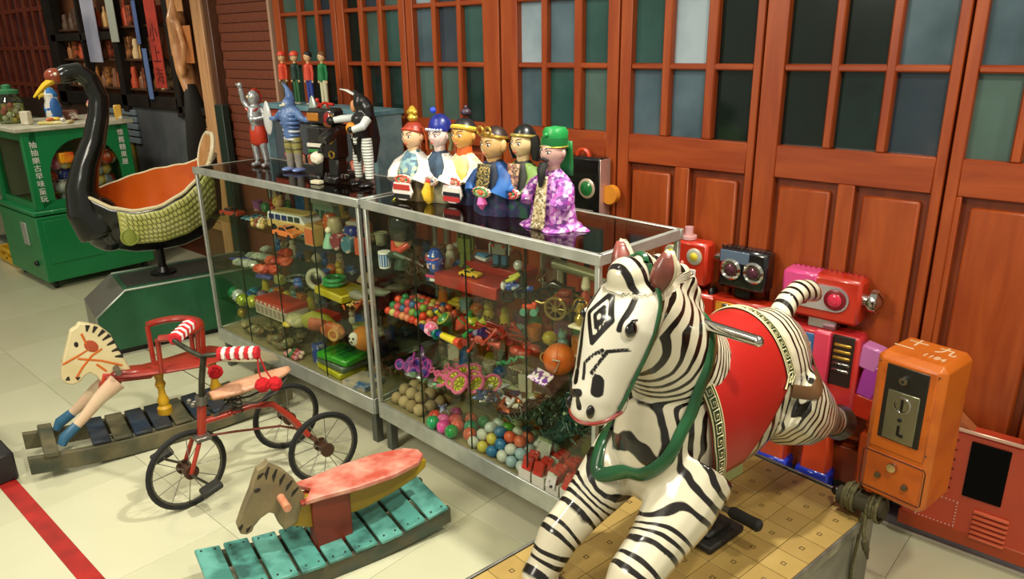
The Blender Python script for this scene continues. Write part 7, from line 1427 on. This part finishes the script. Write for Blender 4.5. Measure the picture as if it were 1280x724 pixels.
one(MB().lathe([(.028, 0), (.030, .05), (.034, .06), (.034, .07), (.03, .075)], n=18), 'lidded_cup', mat('#7a8048', .4, 0, '#8a7a2c', 20), L_(1.055, .13, z3), 'olive cup with a yellow rim left of the plush monkey', 'cup')
t = thing('plush_monkey', 'round orange brown plush toy with a white face at the right post', 'plush', L_(1.165, .07, z3), R(20)); MB().ball((0, 0, .055), (.060, .05, .055), 20, 14).build('body', mat('#b8742c', .9, 0, '#a86424', 20), t); MB().ball((-.028, -.038, .062), (.026, .018, .030), 16, 10).build('face', mat('#d0ccc0', .8), t)
for s_ in (-1, 1): MB().ball((-.032+s_*.010, -.055, .070), (.005, .003, .006), 8, 6).build('eye', BLACK, t)
MB().ball((-.030, -.057, .055), (.005, .004, .004), 8, 6).build('nose', BLACK, t)
# ---------------- left case, floor
t = thing('gold_rattle', 'gold ball rattle with a curved handle in the left corner of the case floor', 'rattle', L_(.10, .09, zb), 0); MB().ball((0, 0, .085), .026, 16, 12).build('ball', mat('#a8902c', .3, .5), t); MB().tube([(0, 0, .06), (.015, -.02, .03), (.05, -.035, .012), (.10, -.04, .008)], .005, 8).build('handle', mat('#8a8a5a', .4), t)
hp = ['#6a6a3c', '#8a7a4a', '#5a5a34', '#9a8a5a', '#7a5a3a', '#4a5a3a']
for k in range(36):
    x = .17+random.uniform(0, .44); y = .03+random.uniform(0, .24); one(MB().ball((0, 0, .022), (.034, .026, .020), 9, 6, fn=lambda d: [v*random.uniform(.8, 1.2) for v in d]), 'dull_packet', mat(hp[k % 6], .4, 0, hp[(k+2) % 6], 26), L_(x, y, zb+.012*(k % 4)), ['olive', 'khaki', 'moss', 'sand', 'umber', 'green grey'][k % 6]+' packet in the dull heap on the left case floor', 'packet', (0, 0, k), 'dull packets, colour %d' % (k % 6), smooth=0)
for k in range(14): one(MB().ball((0, 0, 0), .012, 10, 7), 'small_bead', mat(['#c87a8a', '#d8b8a8', '#3a7a4a', '#b84a4a'][k % 4], .3), L_(.60+.022*(k % 5), .02+.025*(k//5), zb+.013+.003*(k % 3)), ['pink', 'pale', 'green', 'red'][k % 4]+' bead ball among those on the left case floor', 'ball', (0, 0, 0), 'bead balls, colour %d' % (k % 4))
t = thing('blue_white_box', 'small blue and white box standing left of the green game tray', 'box', L_(.78, .09, zb)); MB().box((0, 0, .045), (.05, .05, .09), b=.003).build('box_body', mat('#2a4a9a', .4, 0, '#c8ccd4', 30, .58, .05), t)
for k, (z_, c1, c2, lb) in enumerate(((zb, '#b8b41c', '#8a8c1c', 'yellow plastic game tray under the green one'), (zb+.032, '#5a6a5a', '#3a8a3c', 'grey and green game tray in the middle of the stack'), (zb+.064, '#3aa02c', '#1c7a2c', 'bright green game tray topmost of its stack'))):
    t = thing('game_tray', lb, 'game', L_(.93+.01*k, .10, z_), R(-6+5*k)); MB().box((0, 0, .014), (.20, .14, .028), b=.006).build('tray_body', mat(c1, .3), t); [MB().box((-.06+.04*i, 0, .029), (.026, .10, .003), b=.001).build('inset', mat(c2, .3), t) for i in range(4)]
one(MB().box((0, 0, .012), (.14, .12, .024), b=.002), 'flat_game_box', mat('#b8a898', .4, 0, '#3a6a9a', 16, .56, .06), L_(1.13, .07, zb), 'flat box with blue and pink pictures in the right corner of the case floor', 'box', (0, 0, R(6)))
for k in range(6): one(MB().tube([(0, 0, 0), (.02, .01, .03), (.01, .0, .06)], .004, 6).ball((.01, 0, .062), .010, 8, 6), 'pink_flower', mat(['#b87a6a', '#c8a08a'][k % 2], .5), L_(1.06+.02*k, .16+.02*(k % 3), zb), ['dusty pink', 'peach'][k % 2]+' toy flower behind the flat game box', 'flower', (0, 0, k), 'toy flowers %d' % (k % 2))

# ---------------- back rows: more small toys crowding every shelf
def misc(n, loc, rz, c, cn_, where, grp):
    k = n % 6; m_ = mat(c, .3, 0, ['#d8d0b8', '#2a2824', '#b8442c', '#c8a848'][n % 4], 34, .62, .06)
    if k == 0: o = MB().box((0, 0, .035), (.055, .035, .07), b=.003); nm, ct = 'printed_tin', 'tin'
    elif k == 1: o = MB().lathe([(.024, 0), (.026, .01), (.018, .035), (.020, .05), (.014, .065), (0, .072)], n=14).ball((0, 0, .075), .016, 10, 7); nm, ct = 'toy_figurine', 'figurine'
    elif k == 2: o = MB().box((0, 0, .016), (.075, .034, .020), b=.006).box((.004, 0, .032), (.040, .030, .016), b=.005).cyl((-.022, -.018, .009), (-.022, .018, .009), .009).cyl((.022, -.018, .009), (.022, .018, .009), .009); nm, ct = 'small_car', 'toy car'
    elif k == 3: o = MB().cyl((0, 0, 0), (0, 0, .05), .022, .026, 16).torus((0, 0, .05), .025, .003, 18, 5); nm, ct = 'toy_cup', 'cup'
    elif k == 4: o = MB().ball((0, 0, .026), (.026, .026, .026), 14, 10).torus((0, 0, .026), .0262, .002, 18, 4); nm, ct = 'toy_ball', 'ball'
    else: o = MB().ball((0, 0, .024), (.022, .018, .024), 12, 8).ball((0, -.004, .056), (.017, .016, .017), 12, 8).ball((-.012, 0, .072), .006, 8, 6).ball((.012, 0, .072), .006, 8, 6); nm, ct = 'toy_animal', 'toy animal'
    tag(o.build(nm, m_, loc=loc, rot=(0, 0, rz)), cn_+' '+nm.replace('_', ' ')+' '+where, ct, grp+', %s %s' % (cn_, nm.replace('_', ' ')))
PAL = [('#b83a28', 'red'), ('#2a5a9a', 'blue'), ('#c8b03a', 'yellow'), ('#2f7a4a', 'green'), ('#c8c0ac', 'cream'), ('#c8702c', 'orange'), ('#8a4a8a', 'purple'), ('#6a5a44', 'brown'), ('#7aa0a8', 'pale teal')]
def rowof(fn, z, xs, ys, where, grp, seed):
    random.seed(seed); n = seed
    for y in ys:
        for i in range(int((xs[1]-xs[0])/.068)):
            x = xs[0]+.068*(i+.5)+random.uniform(-.008, .008); c, cn_ = PAL[(n*5+i) % 9]; misc(n, fn(x, y+random.uniform(-.006, .006), z), random.uniform(-.5, .5), c, cn_, where, grp); n += 1
rowof(L_, .806, (.08, .55), (.245,), 'in the back row of the upper left case shelf', 'upper left shelf back', 3)
rowof(L_, .806, (.84, 1.24), (.21,), 'in the right rear of the upper left case shelf', 'upper left shelf right rear', 5)
rowof(L_, .566, (.62, .82), (.20, .28), 'in the middle rear of the second left case shelf', 'second left shelf middle', 8)
rowof(L_, .566, (.08, .80), (.335,), 'along the back of the second left case shelf', 'second left shelf back', 11)
rowof(L_, .566, (.66, .78), (.06,), 'at the front middle of the second left case shelf', 'second left shelf front', 2)
rowof(L_, .376, (.10, .60), (.22, .30), 'behind the slotted carton in the left case', 'third left shelf back', 13)
rowof(L_, .376, (.84, 1.22), (.22, .30), 'behind the padded slipper in the left case', 'third left shelf right rear', 17)
rowof(L_, .211, (.66, 1.22), (.24, .32), 'at the back of the left case floor', 'left case floor back', 19)
rowof(R_, .786, (.62, .95), (.30,), 'behind the motorcycles on the upper right case shelf', 'upper right shelf rear', 23) if False else None
rowof(R_, .786, (.06, .34), (.215,), 'behind the tin spaceman on the upper right case shelf', 'upper right shelf left rear', 29)
rowof(R_, .596, (.48, 1.06), (.24, .31), 'behind the red trumpets on the second right case shelf', 'second right shelf rear', 31)
rowof(R_, .596, (.08, .44), (.27, .33), 'behind the gum balls in the right case', 'second right shelf left rear', 37)
rowof(R_, .386, (.10, .70), (.24, .31), 'at the back of the third right case shelf', 'third right shelf rear', 41)
rowof(R_, .211, (.10, 1.05), (.28, .34), 'at the back of the right case floor', 'right case floor back', 43)
